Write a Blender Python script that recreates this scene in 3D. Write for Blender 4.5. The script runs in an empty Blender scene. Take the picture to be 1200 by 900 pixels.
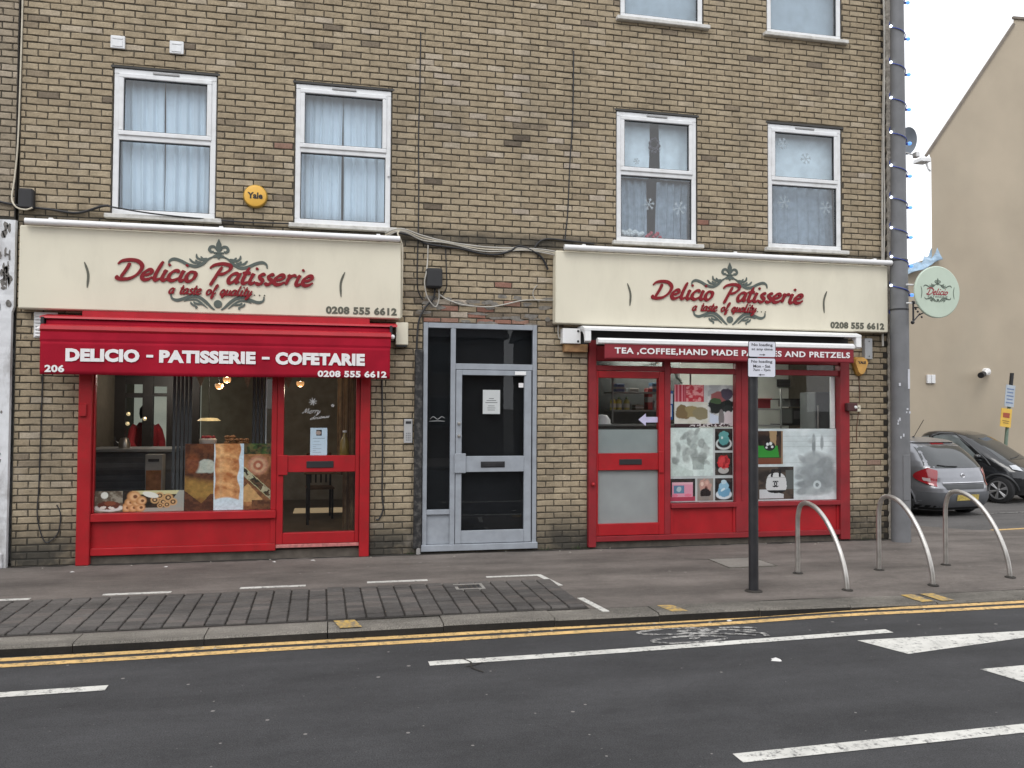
import bpy, bmesh, math, random
import numpy as np
from mathutils import Vector, Matrix

random.seed(7)
rng = np.random.default_rng(7)
SC = bpy.context.scene
COL = SC.collection
PI = math.pi

# ------------------------------------------------------------------ camera
CAM_POS = Vector((0.0, -9.9, 1.745))
YAW, PITCH, ROLL = (math.radians(a) for a in (12.313, 1.623, 0.32))
def cam_axes():
    fwd = Vector((math.sin(YAW), math.cos(YAW), 0)); right = Vector((math.cos(YAW), -math.sin(YAW), 0)); up = Vector((0, 0, 1))
    f2 = fwd * math.cos(PITCH) + up * math.sin(PITCH); u2 = -fwd * math.sin(PITCH) + up * math.cos(PITCH)
    return right * math.cos(ROLL) + u2 * math.sin(ROLL), -right * math.sin(ROLL) + u2 * math.cos(ROLL), f2
cr, cu, cf = cam_axes()
cam_data = bpy.data.cameras.new('camera'); cam = bpy.data.objects.new('camera', cam_data); COL.objects.link(cam)
m = Matrix.Identity(4)
for i in range(3):
    m[i][0] = cr[i]; m[i][1] = cu[i]; m[i][2] = -cf[i]; m[i][3] = CAM_POS[i]
cam.matrix_world = m
cam_data.sensor_width = 36; cam_data.lens = 36 * 971 / 1200; cam_data.clip_end = 2000
SC.camera = cam

# ------------------------------------------------------------------ sky, sun, exposure
SUN_EL, SUN_AZ = math.radians(52), math.radians(205)     # overcast: a weak, very wide sun behind the photographer
W = bpy.data.worlds.new('World'); SC.world = W; W.use_nodes = True
nt = W.node_tree; nt.nodes.clear()
sky = nt.nodes.new('ShaderNodeTexSky'); sky.sky_type = 'NISHITA'; sky.sun_disc = False
sky.sun_elevation = SUN_EL; sky.sun_rotation = SUN_AZ
sky.air_density = 1.0; sky.dust_density = 6.0; sky.ozone_density = 1.0
hsv = nt.nodes.new('ShaderNodeHueSaturation'); hsv.inputs['Saturation'].default_value = 0.10
mixc = nt.nodes.new('ShaderNodeMix'); mixc.data_type = 'RGBA'; mixc.inputs[0].default_value = 0.88
mixc.inputs[7].default_value = (15.0, 15.3, 15.9, 1)     # even overcast cloud layer
bg = nt.nodes.new('ShaderNodeBackground'); bg.inputs['Strength'].default_value = 0.105
out = nt.nodes.new('ShaderNodeOutputWorld')
nt.links.new(sky.outputs[0], hsv.inputs['Color']); nt.links.new(hsv.outputs[0], mixc.inputs[6])
nt.links.new(mixc.outputs[2], bg.inputs['Color']); nt.links.new(bg.outputs[0], out.inputs[0])
sl = bpy.data.lights.new('sun', 'SUN'); sl.energy = 1.1; sl.angle = math.radians(30); sl.color = (1, 0.97, 0.93)
sun = bpy.data.objects.new('sun', sl); COL.objects.link(sun)
sd = Vector((math.sin(SUN_AZ) * math.cos(SUN_EL), math.cos(SUN_AZ) * math.cos(SUN_EL), math.sin(SUN_EL)))
sun.rotation_euler = sd.to_track_quat('Z', 'Y').to_euler()
SC.view_settings.view_transform = 'Standard'; SC.view_settings.look = 'None'
SC.view_settings.exposure = 0.0; SC.view_settings.gamma = 1.0
try:
    SC.cycles.max_bounces = 8; SC.cycles.transparent_max_bounces = 16; SC.cycles.use_denoising = True
except Exception: pass

# ------------------------------------------------------------------ materials
def srgb(r, g, b):
    f = lambda c: ((c / 255 + .055) / 1.055) ** 2.4 if c > 10 else c / 255 / 12.92
    return (f(r), f(g), f(b), 1)
_M = {}
def mat(name, col, rough=0.6, metal=0.0, var=0.12, scale=6.0, bump=0.0, bscale=80.0, dirt=0.0, dscale=2.0, dcol=(.05, .045, .04, 1),
        emis=None, estr=0.0, coat=0.0, streak=0.0, spec=0.5):
    """plain procedural surface: colour broken up by noise, grime patches, fine relief"""
    if name in _M: return _M[name]
    m = bpy.data.materials.new(name); m.use_nodes = True; n = m.node_tree; b = n.nodes['Principled BSDF']
    geo = n.nodes.new('ShaderNodeNewGeometry')
    if len(col) == 3: col = (*col, 1)
    c = n.nodes.new('ShaderNodeTexNoise'); c.inputs['Scale'].default_value = scale; c.inputs['Detail'].default_value = 6
    n.links.new(geo.outputs['Position'], c.inputs['Vector'])
    mr = n.nodes.new('ShaderNodeMapRange'); mr.inputs[1].default_value = .3; mr.inputs[2].default_value = .7
    mr.inputs[3].default_value = 1 - var; mr.inputs[4].default_value = 1 + var
    n.links.new(c.outputs['Fac'], mr.inputs[0])
    mul = n.nodes.new('ShaderNodeVectorMath'); mul.operation = 'SCALE'; mul.inputs[0].default_value = col[:3]
    n.links.new(mr.outputs[0], mul.inputs['Scale'])
    last = mul.outputs[0]
    if dirt > 0:
        d = n.nodes.new('ShaderNodeTexNoise'); d.inputs['Scale'].default_value = dscale; d.inputs['Detail'].default_value = 8; d.inputs['Roughness'].default_value = .65
        if streak:
            mp = n.nodes.new('ShaderNodeMapping'); mp.inputs['Scale'].default_value = (1, 1, streak)
            n.links.new(geo.outputs['Position'], mp.inputs[0]); n.links.new(mp.outputs[0], d.inputs['Vector'])
        else: n.links.new(geo.outputs['Position'], d.inputs['Vector'])
        r = n.nodes.new('ShaderNodeMapRange'); r.inputs[1].default_value = .48; r.inputs[2].default_value = .75
        r.inputs[3].default_value = 0; r.inputs[4].default_value = dirt
        n.links.new(d.outputs['Fac'], r.inputs[0])
        mx = n.nodes.new('ShaderNodeMix'); mx.data_type = 'RGBA'; mx.inputs[7].default_value = dcol
        n.links.new(r.outputs[0], mx.inputs[0]); n.links.new(last, mx.inputs[6]); last = mx.outputs[2]
    n.links.new(last, b.inputs['Base Color'])
    b.inputs['Roughness'].default_value = rough; b.inputs['Metallic'].default_value = metal
    b.inputs['Specular IOR Level'].default_value = spec
    if coat: b.inputs['Coat Weight'].default_value = coat; b.inputs['Coat Roughness'].default_value = .08
    if bump:
        k = n.nodes.new('ShaderNodeTexNoise'); k.inputs['Scale'].default_value = bscale; k.inputs['Detail'].default_value = 5
        n.links.new(geo.outputs['Position'], k.inputs['Vector'])
        bp = n.nodes.new('ShaderNodeBump'); bp.inputs['Strength'].default_value = bump; bp.inputs['Distance'].default_value = .01
        n.links.new(k.outputs['Fac'], bp.inputs['Height']); n.links.new(bp.outputs[0], b.inputs['Normal'])
    if emis:
        b.inputs['Emission Color'].default_value = emis; b.inputs['Emission Strength'].default_value = estr
    _M[name] = m; return m

def glass_mat(name, tint=(.9, .93, .93), refl=1.0, ior=1.5, rough=0.0, film=0.0, film_col=(.6, .65, .65, 1)):
    """thin pane: see-through, with a Fresnel reflection; film = share of a matt frosted film"""
    if name in _M: return _M[name]
    m = bpy.data.materials.new(name); m.use_nodes = True; n = m.node_tree; n.nodes.clear()
    o = n.nodes.new('ShaderNodeOutputMaterial'); t = n.nodes.new('ShaderNodeBsdfTransparent'); t.inputs[0].default_value = (*tint, 1)
    g = n.nodes.new('ShaderNodeBsdfGlossy'); g.inputs['Roughness'].default_value = rough
    f = n.nodes.new('ShaderNodeFresnel'); f.inputs[0].default_value = ior
    geo = n.nodes.new('ShaderNodeNewGeometry'); w = n.nodes.new('ShaderNodeTexNoise'); w.inputs['Scale'].default_value = 1.3
    bp = n.nodes.new('ShaderNodeBump'); bp.inputs['Strength'].default_value = .02; bp.inputs['Distance'].default_value = .02
    n.links.new(geo.outputs['Position'], w.inputs['Vector']); n.links.new(w.outputs['Fac'], bp.inputs['Height']); n.links.new(bp.outputs[0], g.inputs['Normal'])
    mm = n.nodes.new('ShaderNodeMath'); mm.operation = 'MULTIPLY'; mm.inputs[1].default_value = refl; mm.use_clamp = True
    inv = n.nodes.new('ShaderNodeMath'); inv.operation = 'SUBTRACT'; inv.inputs[0].default_value = 1.0; n.links.new(geo.outputs['Backfacing'], inv.inputs[1])
    m0 = n.nodes.new('ShaderNodeMath'); m0.operation = 'MULTIPLY'; n.links.new(f.outputs[0], m0.inputs[0]); n.links.new(inv.outputs[0], m0.inputs[1])   # reflect on the outer face only
    n.links.new(m0.outputs[0], mm.inputs[0])
    base = t.outputs[0]
    if film:
        dd = n.nodes.new('ShaderNodeBsdfDiffuse'); tl = n.nodes.new('ShaderNodeBsdfTranslucent')
        ns = n.nodes.new('ShaderNodeTexNoise'); ns.inputs['Scale'].default_value = 4; n.links.new(geo.outputs['Position'], ns.inputs['Vector'])
        cm = n.nodes.new('ShaderNodeMix'); cm.data_type = 'RGBA'; cm.inputs[6].default_value = tuple(c * .75 for c in film_col[:3]) + (1,); cm.inputs[7].default_value = film_col
        n.links.new(ns.outputs['Fac'], cm.inputs[0]); n.links.new(cm.outputs[2], dd.inputs[0]); n.links.new(cm.outputs[2], tl.inputs[0])
        ms = n.nodes.new('ShaderNodeMixShader'); ms.inputs[0].default_value = .35
        n.links.new(dd.outputs[0], ms.inputs[1]); n.links.new(tl.outputs[0], ms.inputs[2])
        m2 = n.nodes.new('ShaderNodeMixShader'); m2.inputs[0].default_value = film
        n.links.new(base, m2.inputs[1]); n.links.new(ms.outputs[0], m2.inputs[2]); base = m2.outputs[0]
    mx = n.nodes.new('ShaderNodeMixShader'); n.links.new(mm.outputs[0], mx.inputs[0]); n.links.new(base, mx.inputs[1]); n.links.new(g.outputs[0], mx.inputs[2])
    n.links.new(mx.outputs[0], o.inputs[0]); _M[name] = m; return m

def brick_mat(name, stops, grime=True):
    """each brick has its own tint value (mesh attribute or object property), plus stains that lie on the wall"""
    m = bpy.data.materials.new(name); m.use_nodes = True; n = m.node_tree; b = n.nodes['Principled BSDF']; L = n.links.new
    a1 = n.nodes.new('ShaderNodeAttribute'); a1.attribute_type = 'GEOMETRY'; a1.attribute_name = 'tint'
    a2 = n.nodes.new('ShaderNodeAttribute'); a2.attribute_type = 'OBJECT'; a2.attribute_name = 'tint'
    ad = n.nodes.new('ShaderNodeMath'); ad.operation = 'ADD'; L(a1.outputs['Fac'], ad.inputs[0]); L(a2.outputs['Fac'], ad.inputs[1])
    rp = n.nodes.new('ShaderNodeValToRGB'); rp.color_ramp.interpolation = 'LINEAR'
    els = rp.color_ramp.elements
    while len(els) < len(stops): els.new(.5)
    for e, (p, c) in zip(els, stops): e.position = p; e.color = c
    L(ad.outputs[0], rp.inputs[0])
    geo = n.nodes.new('ShaderNodeNewGeometry')
    def noise(s, d=6, r=.6, sx=(1, 1, 1)):
        k = n.nodes.new('ShaderNodeTexNoise'); k.inputs['Scale'].default_value = s; k.inputs['Detail'].default_value = d; k.inputs['Roughness'].default_value = r
        mp = n.nodes.new('ShaderNodeMapping'); mp.inputs['Scale'].default_value = sx; L(geo.outputs['Position'], mp.inputs[0]); L(mp.outputs[0], k.inputs['Vector']); return k.outputs['Fac']
    def rng_(v, a, b_, c, d):
        k = n.nodes.new('ShaderNodeMapRange'); L(v, k.inputs[0])
        for i, x in enumerate((a, b_, c, d)): k.inputs[i + 1].default_value = x
        return k.outputs[0]
    def mult(v, w):
        k = n.nodes.new('ShaderNodeMath'); k.operation = 'MULTIPLY'; L(v, k.inputs[0])
        if isinstance(w, float): k.inputs[1].default_value = w
        else: L(w, k.inputs[1])
        return k.outputs[0]
    def maxi(v, w):
        k = n.nodes.new('ShaderNodeMath'); k.operation = 'MAXIMUM'; L(v, k.inputs[0]); L(w, k.inputs[1]); return k.outputs[0]
    def mixc(f, a, col):
        k = n.nodes.new('ShaderNodeMix'); k.data_type = 'RGBA'; L(f, k.inputs[0]); L(a, k.inputs[6]); k.inputs[7].default_value = col; return k.outputs[2]
    fine = rng_(noise(48, 8, .75), .3, .7, .74, 1.26)
    blot = rng_(noise(9, 6, .6), .3, .7, .86, 1.14)
    sc = n.nodes.new('ShaderNodeVectorMath'); sc.operation = 'SCALE'; L(rp.outputs[0], sc.inputs[0]); L(mult(fine, blot), sc.inputs['Scale'])
    last = sc.outputs[0]
    if grime:
        xyz = n.nodes.new('ShaderNodeSeparateXYZ'); L(geo.outputs['Position'], xyz.inputs[0]); z = xyz.outputs[2]
        # soot band under the sills, damp at the foot, soft stains
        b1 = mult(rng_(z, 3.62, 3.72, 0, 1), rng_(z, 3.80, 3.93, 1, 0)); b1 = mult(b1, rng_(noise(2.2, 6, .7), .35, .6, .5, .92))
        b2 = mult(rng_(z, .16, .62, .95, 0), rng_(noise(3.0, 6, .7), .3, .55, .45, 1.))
        b3 = rng_(noise(.9, 8, .65, (1, 1, .55)), .52, .75, 0, .42)
        b4 = mult(rng_(noise(14, 3, .5), .68, .74, 0, 1), .45)
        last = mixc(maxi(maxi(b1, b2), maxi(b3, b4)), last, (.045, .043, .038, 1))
        st = mult(rng_(noise(3.2, 6, .65, (1, 1, .16)), .50, .72, 0, .38), rng_(noise(.6, 3, .5), .35, .6, .15, .8))     # rain streaks
        last = mixc(st, last, (.075, .066, .05, 1))
        last = mixc(rng_(noise(1.7, 7, .7), .58, .80, 0, .30), last, (.46, .41, .36, 1))
    L(last, b.inputs['Base Color']); b.inputs['Roughness'].default_value = .92; b.inputs['Specular IOR Level'].default_value = .2
    bp = n.nodes.new('ShaderNodeBump'); bp.inputs['Strength'].default_value = .5; bp.inputs['Distance'].default_value = .006
    L(noise(70, 6, .7), bp.inputs['Height']); L(bp.outputs[0], b.inputs['Normal'])
    return m

def attr_mat(name, rough=.5, spec=.3, translucent=0):
    m = bpy.data.materials.new(name); m.use_nodes = True; n = m.node_tree; b = n.nodes['Principled BSDF']
    a = n.nodes.new('ShaderNodeAttribute'); a.attribute_name = 'print'; n.links.new(a.outputs['Color'], b.inputs['Base Color'])
    b.inputs['Roughness'].default_value = rough; b.inputs['Specular IOR Level'].default_value = spec
    return m

def ground_mat(name, col, spots=0.0, patch=.25, fine=.35, dens=4.5):
    m = bpy.data.materials.new(name); m.use_nodes = True; n = m.node_tree; b = n.nodes['Principled BSDF']; L = n.links.new
    geo = n.nodes.new('ShaderNodeNewGeometry')
    def noise(s, d=6, r=.6, sc=(1, 1, 1)):
        k = n.nodes.new('ShaderNodeTexNoise'); k.inputs['Scale'].default_value = s; k.inputs['Detail'].default_value = d; k.inputs['Roughness'].default_value = r
        mp = n.nodes.new('ShaderNodeMapping'); mp.inputs['Scale'].default_value = sc; L(geo.outputs['Position'], mp.inputs[0]); L(mp.outputs[0], k.inputs['Vector']); return k.outputs['Fac']
    def rng_(v, a, b_, c, d):
        k = n.nodes.new('ShaderNodeMapRange'); L(v, k.inputs[0])
        for i, x in enumerate((a, b_, c, d)): k.inputs[i + 1].default_value = x
        return k.outputs[0]
    mu = n.nodes.new('ShaderNodeMath'); mu.operation = 'MULTIPLY'
    L(rng_(noise(120, 4, .8), .3, .7, 1 - fine, 1 + fine), mu.inputs[0]); L(rng_(noise(1.1, 8, .7, (1, 1.6, 1)), .35, .65, 1 - patch, 1 + patch), mu.inputs[1])
    mu2 = n.nodes.new('ShaderNodeMath'); mu2.operation = 'MULTIPLY'; L(mu.outputs[0], mu2.inputs[0]); L(rng_(noise(24, 5, .7), .3, .7, .9, 1.1), mu2.inputs[1])
    mu3 = n.nodes.new('ShaderNodeMath'); mu3.operation = 'MULTIPLY'; L(mu2.outputs[0], mu3.inputs[0]); L(rng_(noise(.9, 7, .6, (.22, 2.4, 1)), .35, .65, 1 - patch * .9, 1 + patch * .9), mu3.inputs[1])     # wheel-polished bands along the street
    sc = n.nodes.new('ShaderNodeVectorMath'); sc.operation = 'SCALE'; sc.inputs[0].default_value = col[:3]; L(mu3.outputs[0], sc.inputs['Scale'])
    last = sc.outputs[0]
    if spots:
        sk = n.nodes.new('ShaderNodeMix'); sk.data_type = 'RGBA'; L(rng_(noise(38, 3, .6), .70, .78, 0, .55), sk.inputs[0]); L(last, sk.inputs[6]); sk.inputs[7].default_value = (.30, .29, .27, 1); last = sk.outputs[2]
        ok = n.nodes.new('ShaderNodeMix'); ok.data_type = 'RGBA'; L(rng_(noise(1.6, 9, .7), .60, .72, 0, .45), ok.inputs[0]); L(last, ok.inputs[6]); ok.inputs[7].default_value = tuple(c * .55 for c in col[:3]) + (1,); last = ok.outputs[2]
        v = n.nodes.new('ShaderNodeTexVoronoi'); v.inputs['Scale'].default_value = dens; L(geo.outputs['Position'], v.inputs['Vector'])
        sh = n.nodes.new('ShaderNodeSeparateColor'); L(v.outputs['Color'], sh.inputs[0])
        rad = rng_(sh.outputs[0], .72, 1.0, 0.0, .13)
        lt = n.nodes.new('ShaderNodeMath'); lt.operation = 'LESS_THAN'; L(v.outputs['Distance'], lt.inputs[0]); L(rad, lt.inputs[1])
        ms = n.nodes.new('ShaderNodeMath'); ms.operation = 'MULTIPLY'; ms.inputs[1].default_value = spots; L(lt.outputs[0], ms.inputs[0])
        k = n.nodes.new('ShaderNodeMix'); k.data_type = 'RGBA'; L(ms.outputs[0], k.inputs[0]); L(last, k.inputs[6]); k.inputs[7].default_value = (.33, .31, .29, 1); last = k.outputs[2]
    L(last, b.inputs['Base Color']); b.inputs['Roughness'].default_value = .9; b.inputs['Specular IOR Level'].default_value = .25
    bp = n.nodes.new('ShaderNodeBump'); bp.inputs['Strength'].default_value = .45; bp.inputs['Distance'].default_value = .008
    L(noise(150, 4, .8), bp.inputs['Height']); L(bp.outputs[0], b.inputs['Normal'])
    return m

def paint_mat(name, col, under, wear=.5, lo=.55):
    """worn road paint: asphalt shows through where it has been rubbed off"""
    m = bpy.data.materials.new(name); m.use_nodes = True; n = m.node_tree; b = n.nodes['Principled BSDF']; L = n.links.new
    geo = n.nodes.new('ShaderNodeNewGeometry')
    k = n.nodes.new('ShaderNodeTexNoise'); k.inputs['Scale'].default_value = 22; k.inputs['Detail'].default_value = 8; k.inputs['Roughness'].default_value = .75; L(geo.outputs['Position'], k.inputs['Vector'])
    r = n.nodes.new('ShaderNodeMapRange'); r.inputs[1].default_value = lo; r.inputs[2].default_value = lo + .12; r.inputs[3].default_value = 0; r.inputs[4].default_value = wear; L(k.outputs['Fac'], r.inputs[0])
    k2 = n.nodes.new('ShaderNodeTexNoise'); k2.inputs['Scale'].default_value = 5; k2.inputs['Detail'].default_value = 5; L(geo.outputs['Position'], k2.inputs['Vector'])
    r2 = n.nodes.new('ShaderNodeMapRange'); r2.inputs[1].default_value = .3; r2.inputs[2].default_value = .7; r2.inputs[3].default_value = .82; r2.inputs[4].default_value = 1.1; L(k2.outputs['Fac'], r2.inputs[0])
    sc = n.nodes.new('ShaderNodeVectorMath'); sc.operation = 'SCALE'; sc.inputs[0].default_value = col[:3]; L(r2.outputs[0], sc.inputs['Scale'])
    mx = n.nodes.new('ShaderNodeMix'); mx.data_type = 'RGBA'; L(r.outputs[0], mx.inputs[0]); L(sc.outputs[0], mx.inputs[6]); mx.inputs[7].default_value = under
    L(mx.outputs[2], b.inputs['Base Color']); b.inputs['Roughness'].default_value = .75
    return m

# ------------------------------------------------------------------ mesh helpers
class MB:
    def __init__(s): s.v = []; s.f = []
    def add(s, v, f):
        o = len(s.v); s.v += [tuple(p) for p in v]; s.f += [tuple(i + o for i in q) for q in f]; return s
    def box(s, x0, x1, y0, y1, z0, z1, c=0.0):
        """box; c > 0 chamfers every edge"""
        if x0 > x1: x0, x1 = x1, x0
        if y0 > y1: y0, y1 = y1, y0
        if z0 > z1: z0, z1 = z1, z0
        if c <= 0:
            v = [(x, y, z) for x in (x0, x1) for y in (y0, y1) for z in (z0, z1)]
            return s.add(v, [(0, 1, 3, 2), (4, 6, 7, 5), (0, 4, 5, 1), (2, 3, 7, 6), (0, 2, 6, 4), (1, 5, 7, 3)])
        c = min(c, (x1 - x0) * .45, (y1 - y0) * .45, (z1 - z0) * .45)
        bm = bmesh.new(); bmesh.ops.create_cube(bm, size=1)
        for w in bm.verts: w.co = Vector(((x0 + x1) / 2 + w.co.x * (x1 - x0), (y0 + y1) / 2 + w.co.y * (y1 - y0), (z0 + z1) / 2 + w.co.z * (z1 - z0)))
        bmesh.ops.bevel(bm, geom=bm.edges[:], offset=c, segments=1, affect='EDGES', clamp_overlap=True)
        bm.verts.ensure_lookup_table()
        s.add([w.co[:] for w in bm.verts], [[w.index for w in f.verts] for f in bm.faces]); bm.free(); return s
    def tube(s, pts, r, n=8, caps=True):
        pts = [Vector(p) for p in pts]; N = len(pts); rs = r if isinstance(r, (list, tuple)) else [r] * N
        V = []; up = Vector((0, 0, 1)); pa = None
        for i, p in enumerate(pts):
            d = (pts[min(i + 1, N - 1)] - pts[max(i - 1, 0)]).normalized()
            if pa is None:
                a = d.cross(up);
                if a.length < .05: a = d.cross(Vector((1, 0, 0)))
            else: a = pa - d * pa.dot(d)
            a.normalize(); pa = a; b = d.cross(a)
            for k in range(n):
                t = 2 * PI * k / n; V.append(p + (a * math.cos(t) + b * math.sin(t)) * rs[i])
        F = [(i * n + k, i * n + (k + 1) % n, (i + 1) * n + (k + 1) % n, (i + 1) * n + k) for i in range(N - 1) for k in range(n)]
        if caps: F += [tuple(range(n - 1, -1, -1)), tuple((N - 1) * n + k for k in range(n))]
        return s.add(V, F)
    def prism(s, poly, fn0, fn1):
        """poly of 2-D points, fn0/fn1 map it to the two caps"""
        n = len(poly); V = [fn0(*p) for p in poly] + [fn1(*p) for p in poly]
        F = [tuple(range(n)), tuple(range(2 * n - 1, n - 1, -1))] + [(i, i + n, (i + 1) % n + n, (i + 1) % n) for i in range(n)]
        return s.add(V, F)
    def xprism(s, poly, x0, x1): return s.prism(poly, lambda a, b: (x0, a, b), lambda a, b: (x1, a, b))
    def yprism(s, poly, y0, y1): return s.prism(poly, lambda a, b: (a, y0, b), lambda a, b: (a, y1, b))
    def zprism(s, poly, z0, z1): return s.prism(poly, lambda a, b: (a, b, z0), lambda a, b: (a, b, z1))
    def lathe(s, prof, c=(0, 0, 0), n=24, axis='z'):
        V = []; k = len(prof)
        for i in range(n):
            t = 2 * PI * i / n
            for r, h in prof:
                p = (r * math.cos(t), r * math.sin(t), h)
                if axis == 'y': p = (p[0], p[2], p[1])
                if axis == 'x': p = (p[2], p[0], p[1])
                V.append((p[0] + c[0], p[1] + c[1], p[2] + c[2]))
        F = [(i * k + j, ((i + 1) % n) * k + j, ((i + 1) % n) * k + j + 1, i * k + j + 1) for i in range(n) for j in range(k - 1)]
        return s.add(V, F)
    def sheet(s, poly, z): return s.add([(x, y, z) for x, y in poly], [tuple(range(len(poly)))])
    def grid(s, fn, nu, nv, closed=False):
        V = [fn(i / nu, j / nv) for i in range(nu + 1) for j in range(nv + 1)]
        F = [(i * (nv + 1) + j, (i + 1) * (nv + 1) + j, (i + 1) * (nv + 1) + j + 1, i * (nv + 1) + j + 1) for i in range(nu) for j in range(nv)]
        return s.add(V, F)
    def ball(s, c, r, n=10):
        rx, ry, rz = r if isinstance(r, (tuple, list)) else (r, r, r)
        return s.grid(lambda u, v: (c[0] + rx * math.sin(PI * v) * math.cos(2 * PI * u), c[1] + ry * math.sin(PI * v) * math.sin(2 * PI * u), c[2] + rz * math.cos(PI * v)), n, max(4, n // 2))
    def mesh(s, name, normals=True):
        me = bpy.data.meshes.new(name); me.from_pydata(s.v, [], s.f); me.update()
        if normals:
            bm = bmesh.new(); bm.from_mesh(me); bmesh.ops.recalc_face_normals(bm, faces=bm.faces); bm.to_mesh(me); bm.free()
        return me
def obj(name, mb, material, parent=None, smooth=False, normals=True, local=False):
    me = mb.mesh(name, normals) if isinstance(mb, MB) else mb
    o = bpy.data.objects.new(name, me); COL.objects.link(o)
    if material and not me.materials: me.materials.append(material)
    if smooth:
        me.polygons.foreach_set('use_smooth', [True] * len(me.polygons))
        if smooth != 'all':
            try: me.set_sharp_from_angle(angle=math.radians(38))
            except Exception: pass
    if parent is not None:
        o.parent = parent
        if not local: o.matrix_parent_inverse = Matrix.Translation(-parent.location)
    return o
def tag(o, label, cat, group=None, kind=None):
    if label: o['label'] = label
    if cat: o['category'] = cat
    if group: o['group'] = group
    if kind: o['kind'] = kind
    return o
def thing(name, label, cat, loc=(0, 0, 0), group=None):
    o = bpy.data.objects.new(name, None); COL.objects.link(o); o.location = loc; o.empty_display_size = .2
    return tag(o, label, cat, group)
def structure(name, mb, material, **k):
    o = obj(name, mb, material, **k); o['kind'] = 'structure'; return o
def empty_part(name, parent):
    o = bpy.data.objects.new(name, None); COL.objects.link(o); o.parent = parent; return o
def copy_tree(o, parent=None, loc=None):
    c = o.copy(); COL.objects.link(c)
    if parent: c.parent = parent
    if loc is not None: c.location = loc
    for ch in list(o.children): copy_tree(ch, c)
    return c
def catmull(pts, k=6):
    P = [np.array(p, float) for p in pts]; n = len(P)
    if n < 3: return [tuple(P[0] + (P[-1] - P[0]) * i / k) for i in range(k + 1)]
    o = []
    for i in range(n - 1):
        a = P[max(i - 1, 0)]; b = P[i]; c = P[i + 1]; d = P[min(i + 2, n - 1)]
        for j in range(k):
            t = j / k
            o.append(tuple(.5 * (2 * b + (c - a) * t + (2 * a - 5 * b + 4 * c - d) * t * t + (3 * b - a - 3 * c + d) * t ** 3)))
    o.append(tuple(P[-1])); return o
def cable(name, pts, r, material, label=None, cat='cable', parent=None, k=6):
    mb = MB().tube(catmull(pts, k), r, 6); o = obj(name, mb, material, parent, smooth=True)
    if label: tag(o, label, cat)
    return o

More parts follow.
